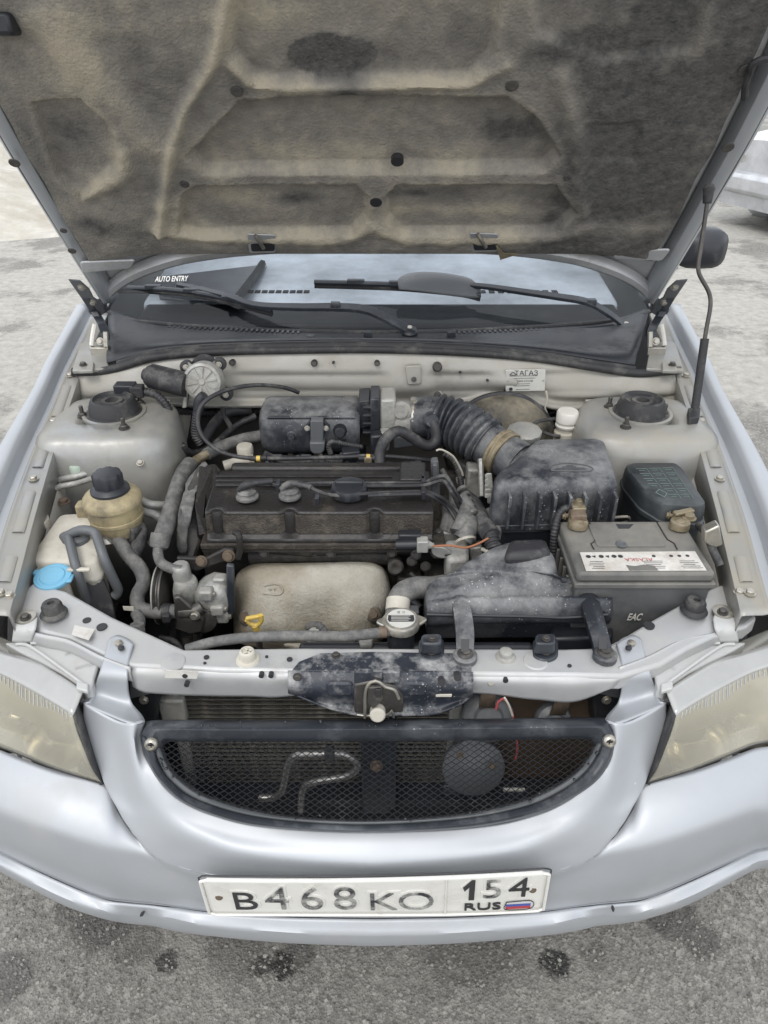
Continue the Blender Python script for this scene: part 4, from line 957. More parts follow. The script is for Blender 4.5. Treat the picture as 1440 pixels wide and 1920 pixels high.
ws = part('windscreen')
def glass_mat():
    m = bpy.data.materials.new('windscreen_glass'); m.use_nodes = True; nt = m.node_tree; lk = nt.links.new
    t = N(nt, 'ShaderNodeBsdfTransparent'); t.inputs[0].default_value = (.86, .89, .90, 1)
    g = N(nt, 'ShaderNodeBsdfGlossy'); g.inputs['Roughness'].default_value = .015; g.inputs['Color'].default_value = (1, 1, 1, 1)
    fr = N(nt, 'ShaderNodeFresnel'); fr.inputs[0].default_value = 1.32; mx = N(nt, 'ShaderNodeMixShader')
    lk(fr.outputs[0], mx.inputs[0]); lk(t.outputs[0], mx.inputs[1]); lk(g.outputs[0], mx.inputs[2]); lk(mx.outputs[0], nt.nodes['Material Output'].inputs[0]); return m
GLASS = glass_mat()
rows = []
for k in range(9):
    t = k / 8 * .78
    rows.append([V((XC + (p.x - XC) * (1 - .12 * t), p.y + .87 * t - .05 * t * t, p.z + .50 * t)) for p in G2])
v, f = patch(rows, 40); mesh('glass', v, f, GLASS, ws, recalc=False)
T('glass_seal', [p + V((0, -.003, .004)) for p in GB], .006, M['rubber'], ws, n=8)
da = part('dashboard')
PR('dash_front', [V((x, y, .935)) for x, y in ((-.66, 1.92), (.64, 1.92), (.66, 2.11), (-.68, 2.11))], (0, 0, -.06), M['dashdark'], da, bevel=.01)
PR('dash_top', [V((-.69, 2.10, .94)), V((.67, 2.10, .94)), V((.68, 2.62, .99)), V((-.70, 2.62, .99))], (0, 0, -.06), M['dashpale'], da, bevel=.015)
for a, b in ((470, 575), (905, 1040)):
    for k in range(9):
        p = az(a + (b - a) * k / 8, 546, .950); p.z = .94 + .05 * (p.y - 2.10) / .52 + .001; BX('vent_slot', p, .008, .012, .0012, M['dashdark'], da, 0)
rfl = [az(x, y, .975) for x, y in ((288, 520), (492, 496), (440, 566), (300, 560))]
PR('reflection_patch', rfl, (0, 0, -.004), M['refldark'], da, bevel=.001)  # dark sheet painted as the dull reflection in the glass
T('reflection_edge', [az(x, y, .979) for x, y in ((492, 494), (482, 510), (440, 566))], .012, M['dashdark'], da, n=6)  # black strip drawn as the edge of that reflection
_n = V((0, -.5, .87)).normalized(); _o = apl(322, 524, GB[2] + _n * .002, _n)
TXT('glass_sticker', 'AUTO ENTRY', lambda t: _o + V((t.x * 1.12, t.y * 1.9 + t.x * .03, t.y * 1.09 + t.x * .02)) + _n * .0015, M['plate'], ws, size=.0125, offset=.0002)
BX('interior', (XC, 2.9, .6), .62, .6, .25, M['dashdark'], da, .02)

def wiper(pivot, arm, blade, fairing=None):
    w_ = part('wiper')
    P = [gb(x, y, o) + V((0, 0, h)) for x, y, o, h in arm]
    seg = cr(P, 26); vs = []
    for i, p in enumerate(seg):
        t = i / 25; wv = .014 - .007 * t
        d = (seg[min(25, i + 1)] - seg[max(0, i - 1)]).normalized(); n_ = V((0, -.45, .89)); sde = d.cross(n_).normalized()
        vs += [p - sde * wv, p - sde * wv * .8 + n_ * .008, p + sde * wv * .8 + n_ * .008, p + sde * wv]
    mesh('arm', vs, gridf(26, 4) + [(0, 1, 2, 3), (100, 101, 102, 103)], M['trim'], w_, bevel=.001)
    L('pivot_cap', P[0] + V((0, 0, .0)), (0, -.4, 1), [(.020, -.012), (.019, .004), (.012, .010), (0, .011)], M['trim'], w_, 20)
    L('pivot_nut', P[0] + V((0, -.004, .010)), (0, -.4, 1), [(.006, 0), (.006, .004), (0, .004)], M['steel'], w_, 10)
    j = seg[7]; BX('arm_joint', j + V((0, 0, .006)), .012, .010, .008, M['trim'], w_, .003)
    Bp = [gb(x, y, o) + V((0, 0, h)) for x, y, o, h in blade]
    T('blade_frame', Bp, .0065, M['trim'], w_, n=8); T('blade_rubber', [p + V((0, .003, -.011)) for p in Bp], .006, M['rubber'], w_, n=6)
    for t in (.25, .5, .75):
        p = cr(Bp, 21)[int(t * 20)]; BX('blade_bridge', p + V((0, 0, .004)), .022, .007, .006, M['trim'], w_, .002)
    if fairing:
        rws = [[gb(x, y, o) + V((0, 0, h)) for x, y, o, h in r] for r in fairing]; v, f = patch(rws, 30, 10); mesh('fairing', v, f, M['grey'], w_, solid=.003)
    return w_
wiper(None, [(768, 634, -.03, .016), (735, 622, -.02, .024), (690, 606, -.01, .03), (640, 602, 0, .032), (560, 600, .01, .03), (480, 594, .03, .028), (430, 576, .06, .026), (380, 560, .1, .022), (335, 549, .12, .020)],
      [(222, 549, .10, .014), (290, 552, .10, .016), (360, 560, .09, .018), (430, 574, .06, .018), (510, 594, .02, .016)])
wiper(None, [(1170, 625, -.03, .016), (1140, 608, -.02, .024), (1098, 590, 0, .030), (1040, 580, .02, .030), (980, 570, .04, .028), (920, 560, .06, .026), (880, 556, .07, .026)],
      [(590, 541, .10, .016), (680, 545, .10, .018), (760, 550, .09, .020), (860, 560, .07, .020), (900, 567, .06, .018)],
      [[(762, 536, .10, .030), (790, 534, .10, .032), (830, 536, .095, .032), (870, 541, .09, .030), (884, 545, .09, .028)],
       [(746, 548, .08, .032), (785, 547, .08, .042), (830, 549, .075, .042), (880, 554, .07, .036), (899, 560, .07, .028)],
       [(748, 562, .06, .026), (785, 569, .055, .030), (830, 575, .05, .030), (880, 578, .05, .026), (901, 574, .055, .022)]])

# ---- hood
hd = part('hood')
HO = V((XC, 1.75, 1.125)); HA = R(48.2)
HU = V((0, -math.cos(HA), math.sin(HA))); HN = V((0, -math.sin(HA), -math.cos(HA)))   # up the hood / out of its underside
def hp(px, py, o=0): return apl(px, py, HO + HN * o, HN)
def hl(a, b, o=0): return HO + EX * a + HU * b + HN * o       # hood coordinates (m)
def h2(px, py): p = hp(px, py) - HO; return p.x, p.dot(HU)
# outer skin
left = [h2(x, y) for x, y in ((702, 486), (600, 487), (490, 491), (400, 499), (330, 510), (260, 530), (215, 552))]
edge = [h2(x, y) for x, y in ((178, 588), (150, 532), (128, 490), (60, 372), (0, 275))]
xe = -.716
def half_w(b):                                          # half width of the hood at height b
    pts = [(-.2, .725), (0, .722), (.37, .712), (.7, .68), (.95, .60), (1.02, .50)]
    for (a, va), (c, vc) in zip(pts[:-1], pts[1:]):
        if b <= c: return va + (vc - va) * (b - a) / (c - a)
    return .5
def rear_b(u):                                          # rear edge (b) against |a|/half width
    pts = sorted((abs(a) / .72, b) for a, b in left)
    pts = [(0, pts[0][1])] + pts[1:] + [(1.0, -.19)]
    for (a, va), (c, vc) in zip(pts[:-1], pts[1:]):
        if u <= c: return va + (vc - va) * (u - a) / (c - a)
    return -.19
NU, NV = 61, 40
def hood_sheet(o, inset, crown):
    vs = []
    for j in range(NV):
        for i in range(NU):
            u = -1 + 2 * i / (NU - 1); b0 = rear_b(abs(u)); b = b0 + (1.0 - .10 * u * u - b0) * j / (NV - 1)
            a = u * (half_w(b) - inset); vs.append(hl(a, b, o - crown * (1 - u * u)))
    return vs
mesh('outer_skin', hood_sheet(-.052, 0, .02), gridf(NV, NU), M['paint'], hd, solid=.0015)
mesh('inner_frame', hood_sheet(-.040, .012, .0), gridf(NV, NU), M['hoodrear'], hd, solid=.0015)
for s in (-1, 1):                                        # folded rim with its sealer groove
    E = [[hl(s * (half_w(b) - d), b, o) for b in (-.17, 0, .2, .4, .6, .8)] for d, o in ((-.001, -.052), (.004, -.040), (.016, -.024), (.030, -.012), (.040, -.010), (.052, -.014), (.064, -.034))]
    v, f = patch(E, 40); mesh('rim', v, f, M['paint'], hd, solid=.001)
    T('sealer_bead', [hl(s * (half_w(b) - .023), b, -.0175) for b in (-.15, .1, .35, .6, .8)], .0018, M['grey'], hd, n=6)
# rear edge channel
E = []
for dz, o in ((0, -.052), (-.006, -.036), (0, -.020), (.014, -.012), (.03, -.014), (.045, -.03)):
    E.append([hl(u * .70, rear_b(abs(u)) + dz, o) for u in [k / 12 - 1 for k in range(25)]])
v, f = patch(E, 60); mesh('rear_edge', v, f, M['hoodrear'], hd, solid=.001)

# sound-deadening pad: pressed felt with cushions, ridges and dirt
poly = lambda pts: [h2(x, y) for x, y in pts]
REC = [(poly([(352, 292), (450, 190), (560, 180), (950, 182), (1000, 215), (1048, 290), (1020, 318), (380, 322)]), .024),
       (poly([(338, 432), (342, 368), (366, 349), (664, 346), (690, 370), (688, 410), (660, 438), (370, 440)]), .020),
       (poly([(726, 410), (722, 370), (745, 346), (1040, 346), (1078, 400), (1040, 436), (750, 438)]), .020),
       (poly([(450, -60), (436, 100), (476, 152), (880, 148), (925, 100), (945, -60)]), .015),
       (poly([(62, 190), (150, 182), (205, 232), (226, 300), (150, 372), (108, 330)]), .012),
       (poly([(1098, 232), (1202, 228), (1190, 300), (1108, 300)]), .006),
       (poly([(985, -60), (1010, 60), (1130, 110), (1300, 90), (1340, -60)]), .008)]
RID = [([h2(x, y) for x, y in ((432, -40), (415, 50), (400, 110), (345, 200), (325, 260), (312, 330), (300, 432))], .013, .010, .9),
       ([h2(x, y) for x, y in ((100, 40), (160, 130), (235, 215), (296, 275))], .010, .034, .55),
       ([h2(x, y) for x, y in ((435, 120), (465, 150), (535, 160), (880, 152), (950, 118))], .007, .010, .7),
       ([h2(x, y) for x, y in ((1050, 140), (1078, 230), (1086, 330), (1096, 400))], .007, .014, .5),
       ([h2(x, y) for x, y in ((150, 360), (200, 345), (235, 320), (225, 285))], .008, .018, .55),
       ([h2(x, y) for x, y in ((300, 432), (420, 446), (640, 450), (702, 425), (765, 450), (1040, 446), (1110, 420))], .006, .016, .6)]
def sdseg(p, a, b):
    ax_, ay_, bx, by = a[0], a[1], b[0], b[1]; dx, dy = bx - ax_, by - ay_
    t = max(0, min(1, ((p[0] - ax_) * dx + (p[1] - ay_) * dy) / (dx * dx + dy * dy + 1e-12)))
    return math.hypot(p[0] - ax_ - dx * t, p[1] - ay_ - dy * t)
def sdpoly(p, P):
    d = min(sdseg(p, P[i - 1], P[i]) for i in range(len(P))); ins = False
    for i in range(len(P)):
        a, b = P[i - 1], P[i]
        if (a[1] > p[1]) != (b[1] > p[1]) and p[0] < (b[0] - a[0]) * (p[1] - a[1]) / (b[1] - a[1]) + a[0]: ins = not ins
    return -d if ins else d
sm = lambda t: t * t * (3 - 2 * t) if 0 < t < 1 else (0 if t <= 0 else 1)
padbox = [(REC[i][0], REC[i][1]) for i in range(len(REC))]
def pad_edge(j, a):                                       # lower edge of the pad
    x = a / .7; return h2(702, 474)[1] + .004 * math.sin(a * 23) - .018 * max(0, abs(x) - .72) * 3
def pad():
    NA, NB = 280, 165; vs, dust = [], []
    stain = [(h2(620, 112), .068, .036), (h2(1365, 108), .03, .024), (h2(655, 160), .04, .03), (h2(1150, 262), .06, .045), (h2(1060, 88), .05, .02), (h2(545, 385), .05, .018), (h2(950, 260), .05, .02), (h2(1180, 360), .09, .04), (h2(180, 420), .06, .03), (h2(780, 372), .06, .014)]
    pale = [(h2(600, 300), .28, .03), (h2(480, 380), .13, .03), (h2(880, 405), .20, .022), (h2(1200, 425), .05, .018), (h2(150, 90), .08, .08), (h2(700, 250), .16, .05), (h2(600, 20), .3, .05)]
    for j in range(NB):
        for i in range(NA):
            u = -1 + 2 * i / (NA - 1)
            b1 = .94 - .08 * u * u; t = j / (NB - 1)
            # right edge of the pad steps in near the prop rod
            b0 = h2(702, 476)[1] - .028 * max(0, (abs(u) - .7) / .3) ** 1.5
            b = b0 + (b1 - b0) * t ** 1.25
            a = u * (half_w(b) - (.062 if u < 0 else .092) - .008 * noise.noise((b * 9, u, 0)))
            p = (a, b); h = 0; dd = 0
            for P, dep in REC:
                d = sdpoly(p, P); h -= dep * sm(.5 - d / .009); dd += .38 * math.exp(-((d - .004) / .012) ** 2)
            for pts, hh, w_, k in RID:
                d = min(sdseg(p, pts[q], pts[q + 1]) for q in range(len(pts) - 1)); e = math.exp(-(d / w_) ** 2); h += hh * e; dd += k * math.exp(-(d / (w_ * 1.1)) ** 2)
            n1 = noise.fractal((a * 9, b * 9, 3), 1, 2.1, 5); n2 = noise.fractal((a * 34, b * 30, 8), 1, 2.1, 4)
            h += .0035 * n1 + .0016 * n2
            edgef = min(1, (1 - abs(u)) * 14, t * 18); h = h * edgef - .004 * (1 - edgef) + .004
            dv = .24 + .9 * n1 * .22 + .10 * n2 + dd * .42 + .12 * max(0, 1 - abs(b - .15) / .2)
            dv -= .30 * sm((a - .26) / .14)  # lowers the pad tone towards its right side
            for (ca, cb), rx, ry in pale: dv += .28 * math.exp(-(((a - ca) / rx) ** 2 + ((b - cb) / ry) ** 2))
            for (ca, cb), rx, ry in stain:
                q = ((a - ca) / rx) ** 2 + ((b - cb) / ry) ** 2 + .35 * n1; dv -= 1.1 * sm((1.2 - q) / .3) if rx in (.068, .03) else .5 * math.exp(-q)
            vs.append(hl(a, b, h)); dust.append(max(0, min(1, dv)))
    m = bpy.data.materials.new('felt_pad'); m.use_nodes = True; nt = m.node_tree; b_ = nt.nodes['Principled BSDF']; lk = nt.links.new
    at = N(nt, 'ShaderNodeAttribute'); at.attribute_name = 'dirt_tone'; tcn = N(nt, 'ShaderNodeTexCoord')
    nz = N(nt, 'ShaderNodeTexNoise'); nz.inputs['Scale'].default_value = 60; nz.inputs['Detail'].default_value = 8; nz.inputs['Roughness'].default_value = .75; lk(tcn.outputs['Object'], nz.inputs['Vector'])
    ad = N(nt, 'ShaderNodeMath', operation='MULTIPLY_ADD'); lk(nz.outputs['Fac'], ad.inputs[0]); ad.inputs[1].default_value = .55; lk(at.outputs['Fac'], ad.inputs[2])
    rp = N(nt, 'ShaderNodeValToRGB'); e = rp.color_ramp.elements; e[0].position = .22; e[0].color = (.062, .062, .064, 1); e[1].position = 1.05 if False else 1.0; e[1].color = (.46, .41, .32, 1)
    for pos, c in ((.45, (.178, .168, .154, 1)), (.72, (.285, .265, .232, 1))):
        k = rp.color_ramp.elements.new(pos); k.color = c
    sb = N(nt, 'ShaderNodeMath', operation='SUBTRACT'); lk(ad.outputs[0], sb.inputs[0]); sb.inputs[1].default_value = -.05
    lk(sb.outputs[0], rp.inputs[0]); lk(rp.outputs[0], b_.inputs['Base Color']); b_.inputs['Roughness'].default_value = .93; b_.inputs['Specular IOR Level'].default_value = .2
    n2 = N(nt, 'ShaderNodeTexNoise'); n2.inputs['Scale'].default_value = 180; n2.inputs['Detail'].default_value = 5; lk(tcn.outputs['Object'], n2.inputs['Vector'])
    # cracked, flaking surface
    nd = N(nt, 'ShaderNodeTexNoise'); nd.inputs['Scale'].default_value = 28; nd.inputs['Detail'].default_value = 5; lk(tcn.outputs['Object'], nd.inputs['Vector'])
    vo = N(nt, 'ShaderNodeTexVoronoi'); vo.feature = 'DISTANCE_TO_EDGE'; vo.inputs['Scale'].default_value = 7
    vmx = N(nt, 'ShaderNodeMix', data_type='VECTOR'); vmx.inputs[0].default_value = .16; lk(tcn.outputs['Object'], vmx.inputs[4]); lk(nd.outputs['Color'], vmx.inputs[5]); lk(vmx.outputs[1], vo.inputs['Vector'])
    mr = N(nt, 'ShaderNodeMapRange'); lk(vo.outputs['Distance'], mr.inputs[0]); mr.inputs[1].default_value = 0; mr.inputs[2].default_value = .035; mr.inputs[3].default_value = .0; mr.inputs[4].default_value = .05
    sm_ = N(nt, 'ShaderNodeMath', operation='ADD'); lk(n2.outputs['Fac'], sm_.inputs[0]); lk(mr.outputs[0], sm_.inputs[1])
    bn = N(nt, 'ShaderNodeBump'); bn.inputs['Strength'].default_value = .7; bn.inputs['Distance'].default_value = .004; lk(sm_.outputs[0], bn.inputs['Height']); lk(bn.outputs[0], b_.inputs['Normal'])
    o = mesh('insulation_pad', vs, gridf(NB, NA), m, hd, solid=0, recalc=False, sharp=80)
    at_ = o.data.attributes.new('dirt_tone', 'FLOAT', 'POINT'); at_.data.foreach_set('value', dust)
    return o
pad()
for x, y, r in ((444, 171, .014), (346, 345, .012), (960, 160, .015), (1064, 333, .010), (27, 305, .014), (119, 432, .010), (1365, 276, .015), (1398, 132, .016), (135, 470, .012), (-20, 40, .02)):
    L('pad_clip', hp(x, y, .004), HN, [(r * .75, 0), (r * .72, .002), (r * .45, .003), (r * .25, .002), (0, .002)], M['padclip'], hd, 22)
for x, y in ((705, 380), (745, 303)):
    L('pad_hole', hp(x, y, .006), HN, [(.012, -.01), (.012, .001), (0, .0005)], M['ink'], hd, 18, sharp=30)
def striker(px, py, s):
    P = roundpoly([hp(px - 27, py - 18, .005), hp(px + 27, py - 16, .005), hp(px + 27, py + 17, .005), hp(px - 22, py + 18, .005)], .006)
    PR('slot_recess', P, HN * .003, M['hoodrear'], hd, bevel=.002)
    P = roundpoly([hp(px - 20, py + 2, .009), hp(px + 25, py + 1, .009), hp(px + 25, py + 15, .009), hp(px - 18, py + 16, .009)], .006)
    PR('slot', P, HN * .001, M['ink'], hd, bevel=0)
    T('bent_tab', [hp(px - 12, py - 14, .012), hp(px - 4, py - 2, .016), hp(px + 4, py + 10, .014)], .0045, M['steel'], hd, n=8)
striker(490, 455, 1); striker(907, 453, 1)
PR('torn_sticker', [hp(x, y, .012) for x, y in ((929, 458), (945, 474), (973, 476), (938, 487))], HN * .0008, M['tank'], hd, bevel=0)
PR('rear_channel', roundpoly([hp(x, y, -.004) for x, y in ((1150, 466), (1258, 464), (1240, 486), (1150, 482))], .01), HN * .006, M['hoodrear'], hd, bevel=.003)
PR('rear_channel', roundpoly([hp(x, y, -.004) for x, y in ((150, 488), (255, 484), (245, 500), (155, 508))], .01), HN * .006, M['hoodrear'], hd, bevel=.003)
T('washer_hose', [hp(x, y, .012) for x, y in ((1452, 108), (1428, 112), (1410, 122), (1408, 134), (1398, 160), (1396, 185))], .006, M['rubber'], hd, n=8)
BX('front_bracket', hp(5, 45, .01), .02, .02, .015, M['black'], hd, .006)
# hinges
for s in (-1, 1):
    q = (lambda p: p) if s < 0 else mir
    hg = part('hood_hinge')
    bp = (lambda x, y, o=0: q(hp(x, y, o)))
    P = [bp(x, y, .006) for x, y in ((128, 522), (150, 524), (168, 540), (176, 556), (192, 566), (197, 585), (180, 596))]
    PR('hood_plate', P, HN * .004, M['grey'], hg, bevel=.002)
    for x, y in ((153, 538), (174, 566)): bolt(bp(x, y, .010), HN, .010, M['steel'], hg)
    A_ = [bp(160, 560, .012), bp(180, 592, .02), q(ay(193, 618, 1.72)), q(ay(196, 640, 1.70))]
    u = V((.010, 0, 0)); vs = []
    for p in cr(A_, 14): vs += [p - u, p + u, p + u + V((0, .012, 0)), p - u + V((0, .012, 0))]
    mesh('hinge_arm', vs, gridf(14, 4, True) + [(0, 1, 2, 3), (52, 53, 54, 55)], M['trim'], hg, bevel=.002)
    T('link', [q(ay(178, 608, 1.71)), q(ay(174, 630, 1.70)), q(ay(172, 648, 1.69))], .006, M['white'], hg, n=8)
    T('link', [q(ay(198, 622, 1.69)), q(ay(199, 650, 1.68))], .006, M['steel'], hg, n=8)
    PR('base', [q(az(x, y, .955)) for x, y in ((168, 640), (202, 640), (202, 652), (168, 652))], (0, 0, -.02), M['steel'], hg, bevel=.002)
    bolt(q(ay(188, 640, 1.685)), (0, -1, .4), .009, M['steel'], hg)
# prop rod on the right rail
pr = part('prop_rod')
rodp = [(1303, 768, 1.425), (1322, 632, 1.44), (1332, 560, 1.455), (1310, 510, 1.465), (1313, 470, 1.475), (1322, 410, 1.49), (1330, 350, 1.50)]
RP = [ay(*p) for p in rodp]
topp = hp(1330, 346, .010); 
k0 = RP[0]; RP = [ay(x, y, k0.y + (topp.y - k0.y) * (768 - y) / (768 - 346)) for x, y, _ in rodp]
T('rod', RP, .0042, M['darksteel'], pr, n=10, k=70)
T('sleeve', [RP[0].lerp(RP[1], .02), RP[0].lerp(RP[1], .98)], .0085, M['rubber'], pr, n=12, k=6)
L('tip_boot', RP[-1], (RP[-1] - RP[-2]), [(.0085, -.03), (.010, -.012), (.012, -.004), (.008, .004), (0, .006)], M['rubber'], pr, 14)
b0 = RP[0]; PR('pivot_bracket', roundpoly([az(x, y, b0.z - .004) for x, y in ((1290, 764), (1314, 763), (1312, 782), (1292, 785))], .006), (0, 0, -.03), M['rubber'], pr, bevel=.004)

# ---------------------------------------------------------------- engine
en = part('engine')
ZT = .838
def eT(px, py, z=ZT): return az(px, py, z)
xL, xR = eT(388, 945).x, eT(812, 945).x
yF = eT(600, 960).y; yB = eT(600, 880).y
# valve cover: top deck, sloping shoulder, flange, scalloped bolt pockets
prof = [(yF + .158, ZT - .075), (yF + .158, ZT - .004), (yF + .150, ZT + .002), (yF + .075, ZT + .005), (yF + .012, ZT), (yF + .003, ZT - .004), (yF - .004, ZT - .045), (yF - .012, ZT - .054), (yF - .012, ZT - .075)]
secs = []
NX = 60
bx = [eT(373, 985).x + .02, eT(536, 985).x, eT(702, 985).x]
for i in range(NX):
    x = xL + (xR - xL) * i / (NX - 1); row = []
    d = min(abs(x - b) for b in bx); sc = math.exp(-(d / .012) ** 4)
    for k, (y, z) in enumerate(prof):
        if 4 <= k <= 6: y = y + .016 * sc * ((k - 3) / 3)
        row.append(V((x, y, z)))
    secs.append(row)
vs = [p for r in secs for p in r]; n_ = len(prof)
mesh('valve_cover', vs, gridf(NX, n_) + [tuple(range(n_)), tuple(range((NX - 1) * n_, NX * n_))], M['cover'], en, bevel=.003, sharp=30)
vs = []
for i in range(NX):                                      # cast, oily front face
    x = xL + .002 + (xR - xL - .004) * i / (NX - 1); d = min(abs(x - b) for b in bx); sc = math.exp(-(d / .012) ** 4)
    for k, t in enumerate((0, .25, .5, .75, 1)):
        y0, y1 = yF + .003 + .016 * sc * .66 - .0025, yF - .004 + .016 * sc - .0025
        vs.append(V((x, y0 + (y1 - y0) * t, ZT - .007 + (-.036) * t)))
mesh('cover_face', vs, gridf(NX, 5), M['coverside'], en, sharp=80)
for b in bx:
    L('bolt_boss', V((b, yF + .014, ZT - .074)), EZ, [(.016, 0), (.016, .020), (.012, .024), (0, .024)], M['coverside'], en, 20)
    bolt(V((b, yF + .012, ZT - .050)), EZ, .010, M['darksteel'], en); L('boss_well', V((b, yF + .020, ZT - .07)), EZ, [(.019, 0), (.018, .055), (.014, .066), (0, .068)], M['cover'], en, 20)
bolt(V((xR + .012, yF + .02, ZT - .06)), EZ, .010, M['darksteel'], en)
PR('cover_flange', [V((xL - .012, yF - .016, ZT - .060)), V((xR + .022, yF - .016, ZT - .060)), V((xR + .022, yF + .16, ZT - .060)), V((xL - .012, yF + .16, ZT - .060))], (0, 0, -.014), M['coverside'], en, bevel=.003)
PR('gasket', [V((xL - .010, yF - .014, ZT - .0745)), V((xR + .02, yF - .014, ZT - .0745)), V((xR + .02, yF + .12, ZT - .0745)), V((xL - .010, yF + .12, ZT - .0745))], (0, 0, -.005), M['block'], en, bevel=0)
# rear half of the cover with its ribs and plate
rb = [(xL + .01, .0), (xR - .08, .0)]
PR('cover_rear', [V((xL + .02, yB - .006, ZT + .008)), V((xR - .005, yB - .006, ZT + .008)), V((xR - .005, yB + .020, ZT + .008)), V((xL + .02, yB + .020, ZT + .008))], (0, 0, -.07), M['cover'], en, bevel=.008)
for py in (893, 901): T('cover_rib', [eT(405, py, ZT + .010), eT(735, py, ZT + .010)], .0042, M['cover'], en, n=8, k=6)
T('cover_rib', [eT(405, 909, ZT + .007), eT(795, 909, ZT + .007)], .005, M['cover'], en, n=8, k=6)
topbox('breather_block', [(750, 866), (798, 866), (798, 898), (750, 898)], ZT + .030, .05, M['cover'], en, bevel=.003)
topbox('breather_block', [(752, 880), (796, 880), (796, 902), (752, 902)], ZT + .024, .04, M['block'], en, bevel=.003)
def tcy(y): return 1.31 - (1.31 - 1.175) * sm((y - 860) / 110)
def tcp(x, y, o=0): return ay(x, y, tcy(y) - o)
PR('cover_step', [tcp(x, y, .006) for x, y in ((372, 872), (405, 868), (410, 900), (408, 950), (396, 968), (390, 1004), (368, 1010), (366, 950))], (0, .03, -.03), M['cover'], en, bevel=.006)
# timing cover end plate, dusty grey
tcv = [(382, 866), (372, 868), (352, 900), (340, 950), (332, 1000), (326, 1030), (340, 1050), (362, 1048), (372, 1000), (376, 940), (388, 876)]
PR('timing_cover', [tcp(x, y) for x, y in ((384, 866), (372, 870), (350, 910), (338, 960), (333, 1010), (340, 1048), (364, 1052), (376, 1010), (382, 950), (392, 880))], (.0, .03, -.06), M['block'], en, bevel=.005)
v, f = patch([[tcp(x, y, .0) for x, y in ((380, 866), (352, 900), (338, 950), (330, 1005), (336, 1040))], [tcp(x, y, .005) for x, y in ((386, 868), (362, 905), (348, 955), (340, 1005), (342, 1040))], [tcp(x, y, .006) for x, y in ((390, 872), (372, 910), (359, 960), (351, 1005), (350, 1040))]], 24, 8)
for i, p in enumerate(v): v[i] = p + V((.004 * noise.noise(p * 40), 0, .003 * noise.noise(p * 60)))
mesh('timing_gasket', v, f, M['hose'], en, solid=.003)
# oil filler cap
oc = eT(655, 926, ZT + .006)
L('oil_cap', oc, EZ, [(.032, 0), (.0345, .003), (.0345, .014), (.032, .019), (.026, .020), (0, .020)], M['black'], en, 40, lambda i, k, t: 1 + (.025 * (1 if k % 4 < 2 else -1) if 1 <= i <= 2 else 0))
BX('cap_grip', oc + V((0, 0, .023)), .026, .005, .006, M['black'], en, .003)
PR('cap_seat', roundpoly([eT(622, 930, ZT + .004), eT(690, 930, ZT + .004), eT(670, 958, ZT - .002), eT(640, 958, ZT - .002)], .01), (0, 0, -.01), M['cover'], en, bevel=.002)
# plug boots and leads
def boot(px, py):
    p = eT(px, py, ZT + .006)
    L('plug_seal', p, EZ, [(.019, 0), (.021, .002), (.021, .006), (.016, .009), (.015, .012), (.017, .014), (.010, .018), (0, .018)], M['hose'], en, 26); return p + V((0, 0, .016))
b1, b2 = boot(464, 934), boot(544, 932)
T('plug_boot', [b1 + V((-.014, 0, .0)), b1 + V((.0, .0, .012)), b1 + V((.03, .012, .012)), b1 + V((.045, .018, .010))], .0082, M['hosedark'], en, n=12, rf=lambda t: .7 + .6 * math.sin(min(1, t * 1.6) * 3.14) ** 2 * .5 if t < .7 else .75)
T('plug_boot', [b2 + V((-.014, 0, .0)), b2 + V((.0, .0, .012)), b2 + V((.028, -.004, .012)), b2 + V((.042, -.012, .010))], .0082, M['hosedark'], en, n=12, rf=lambda t: .8 if t < .7 else .7)
LD = M['hosedark']
zl = ZT + .022
leads = [[b1 + V((.04, .016, .010)), eT(520, 910, zl), eT(600, 906, zl), eT(720, 906, zl), eT(795, 904, zl), eT(812, 897, zl + .012), eT(835, 893, zl + .016), eT(850, 915, zl + .0), eT(868, 945, .82), eT(880, 962, .80)],
         [eT(640, 912, zl - .004), eT(700, 911, zl), eT(760, 911, zl), eT(800, 909, zl), eT(830, 901, zl + .008), eT(846, 922, zl), eT(860, 948, .815), eT(874, 970, .80)],
         [b2 + V((.04, -.01, .010)), eT(610, 926, zl), eT(640, 929, zl - .004), eT(700, 925, zl), eT(790, 922, zl), eT(822, 930, zl - .006), eT(850, 950, .82), eT(872, 978, .80)],
         [eT(690, 929, zl), eT(790, 926, zl), eT(812, 932, zl - .006), eT(838, 950, .82), eT(855, 975, .80), eT(868, 995, .79)]]
for l in leads: T('ignition_lead', l, .0036, LD, en, n=8)
for x, y in ((522, 910), (660, 908), (794, 904), (794, 925), (595, 936)): BX('lead_clip', eT(x, y, zl), .004, .010, .008, M['black'], en, .001)
# engine front below the flange
topbox('cylinder_head', [(376, 1006), (860, 1006), (860, 880), (376, 880)], ZT - .080, .14, M['block'], en, bevel=.004)
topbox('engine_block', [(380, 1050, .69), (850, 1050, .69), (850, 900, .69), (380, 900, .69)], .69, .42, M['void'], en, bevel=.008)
T('exhaust_flange', [ay(470, 1040, 1.165), ay(600, 1036, 1.16), ay(745, 1042, 1.165)], .020, M['block'], en, n=12)
T('coolant_rail', [ay(440, 1022, 1.165), ay(560, 1030, 1.15), ay(585, 1032, 1.15)], .013, M['block'], en, n=10)
T('coolant_rail', [ay(595, 1030, 1.15), ay(700, 1026, 1.15), ay(790, 1030, 1.155)], .013, M['block'], en, n=10)
for x in (495, 620, 735): bolt(ay(x, 1036, 1.135), (0, -1, .2), .010, M['darksteel'], en)
L('sensor_plug', ay(742, 1062, 1.12), (0, -1, .4), [(.015, -.03), (.015, .01), (.011, .014), (.006, .014), (0, .010)], M['block'], en, 20)
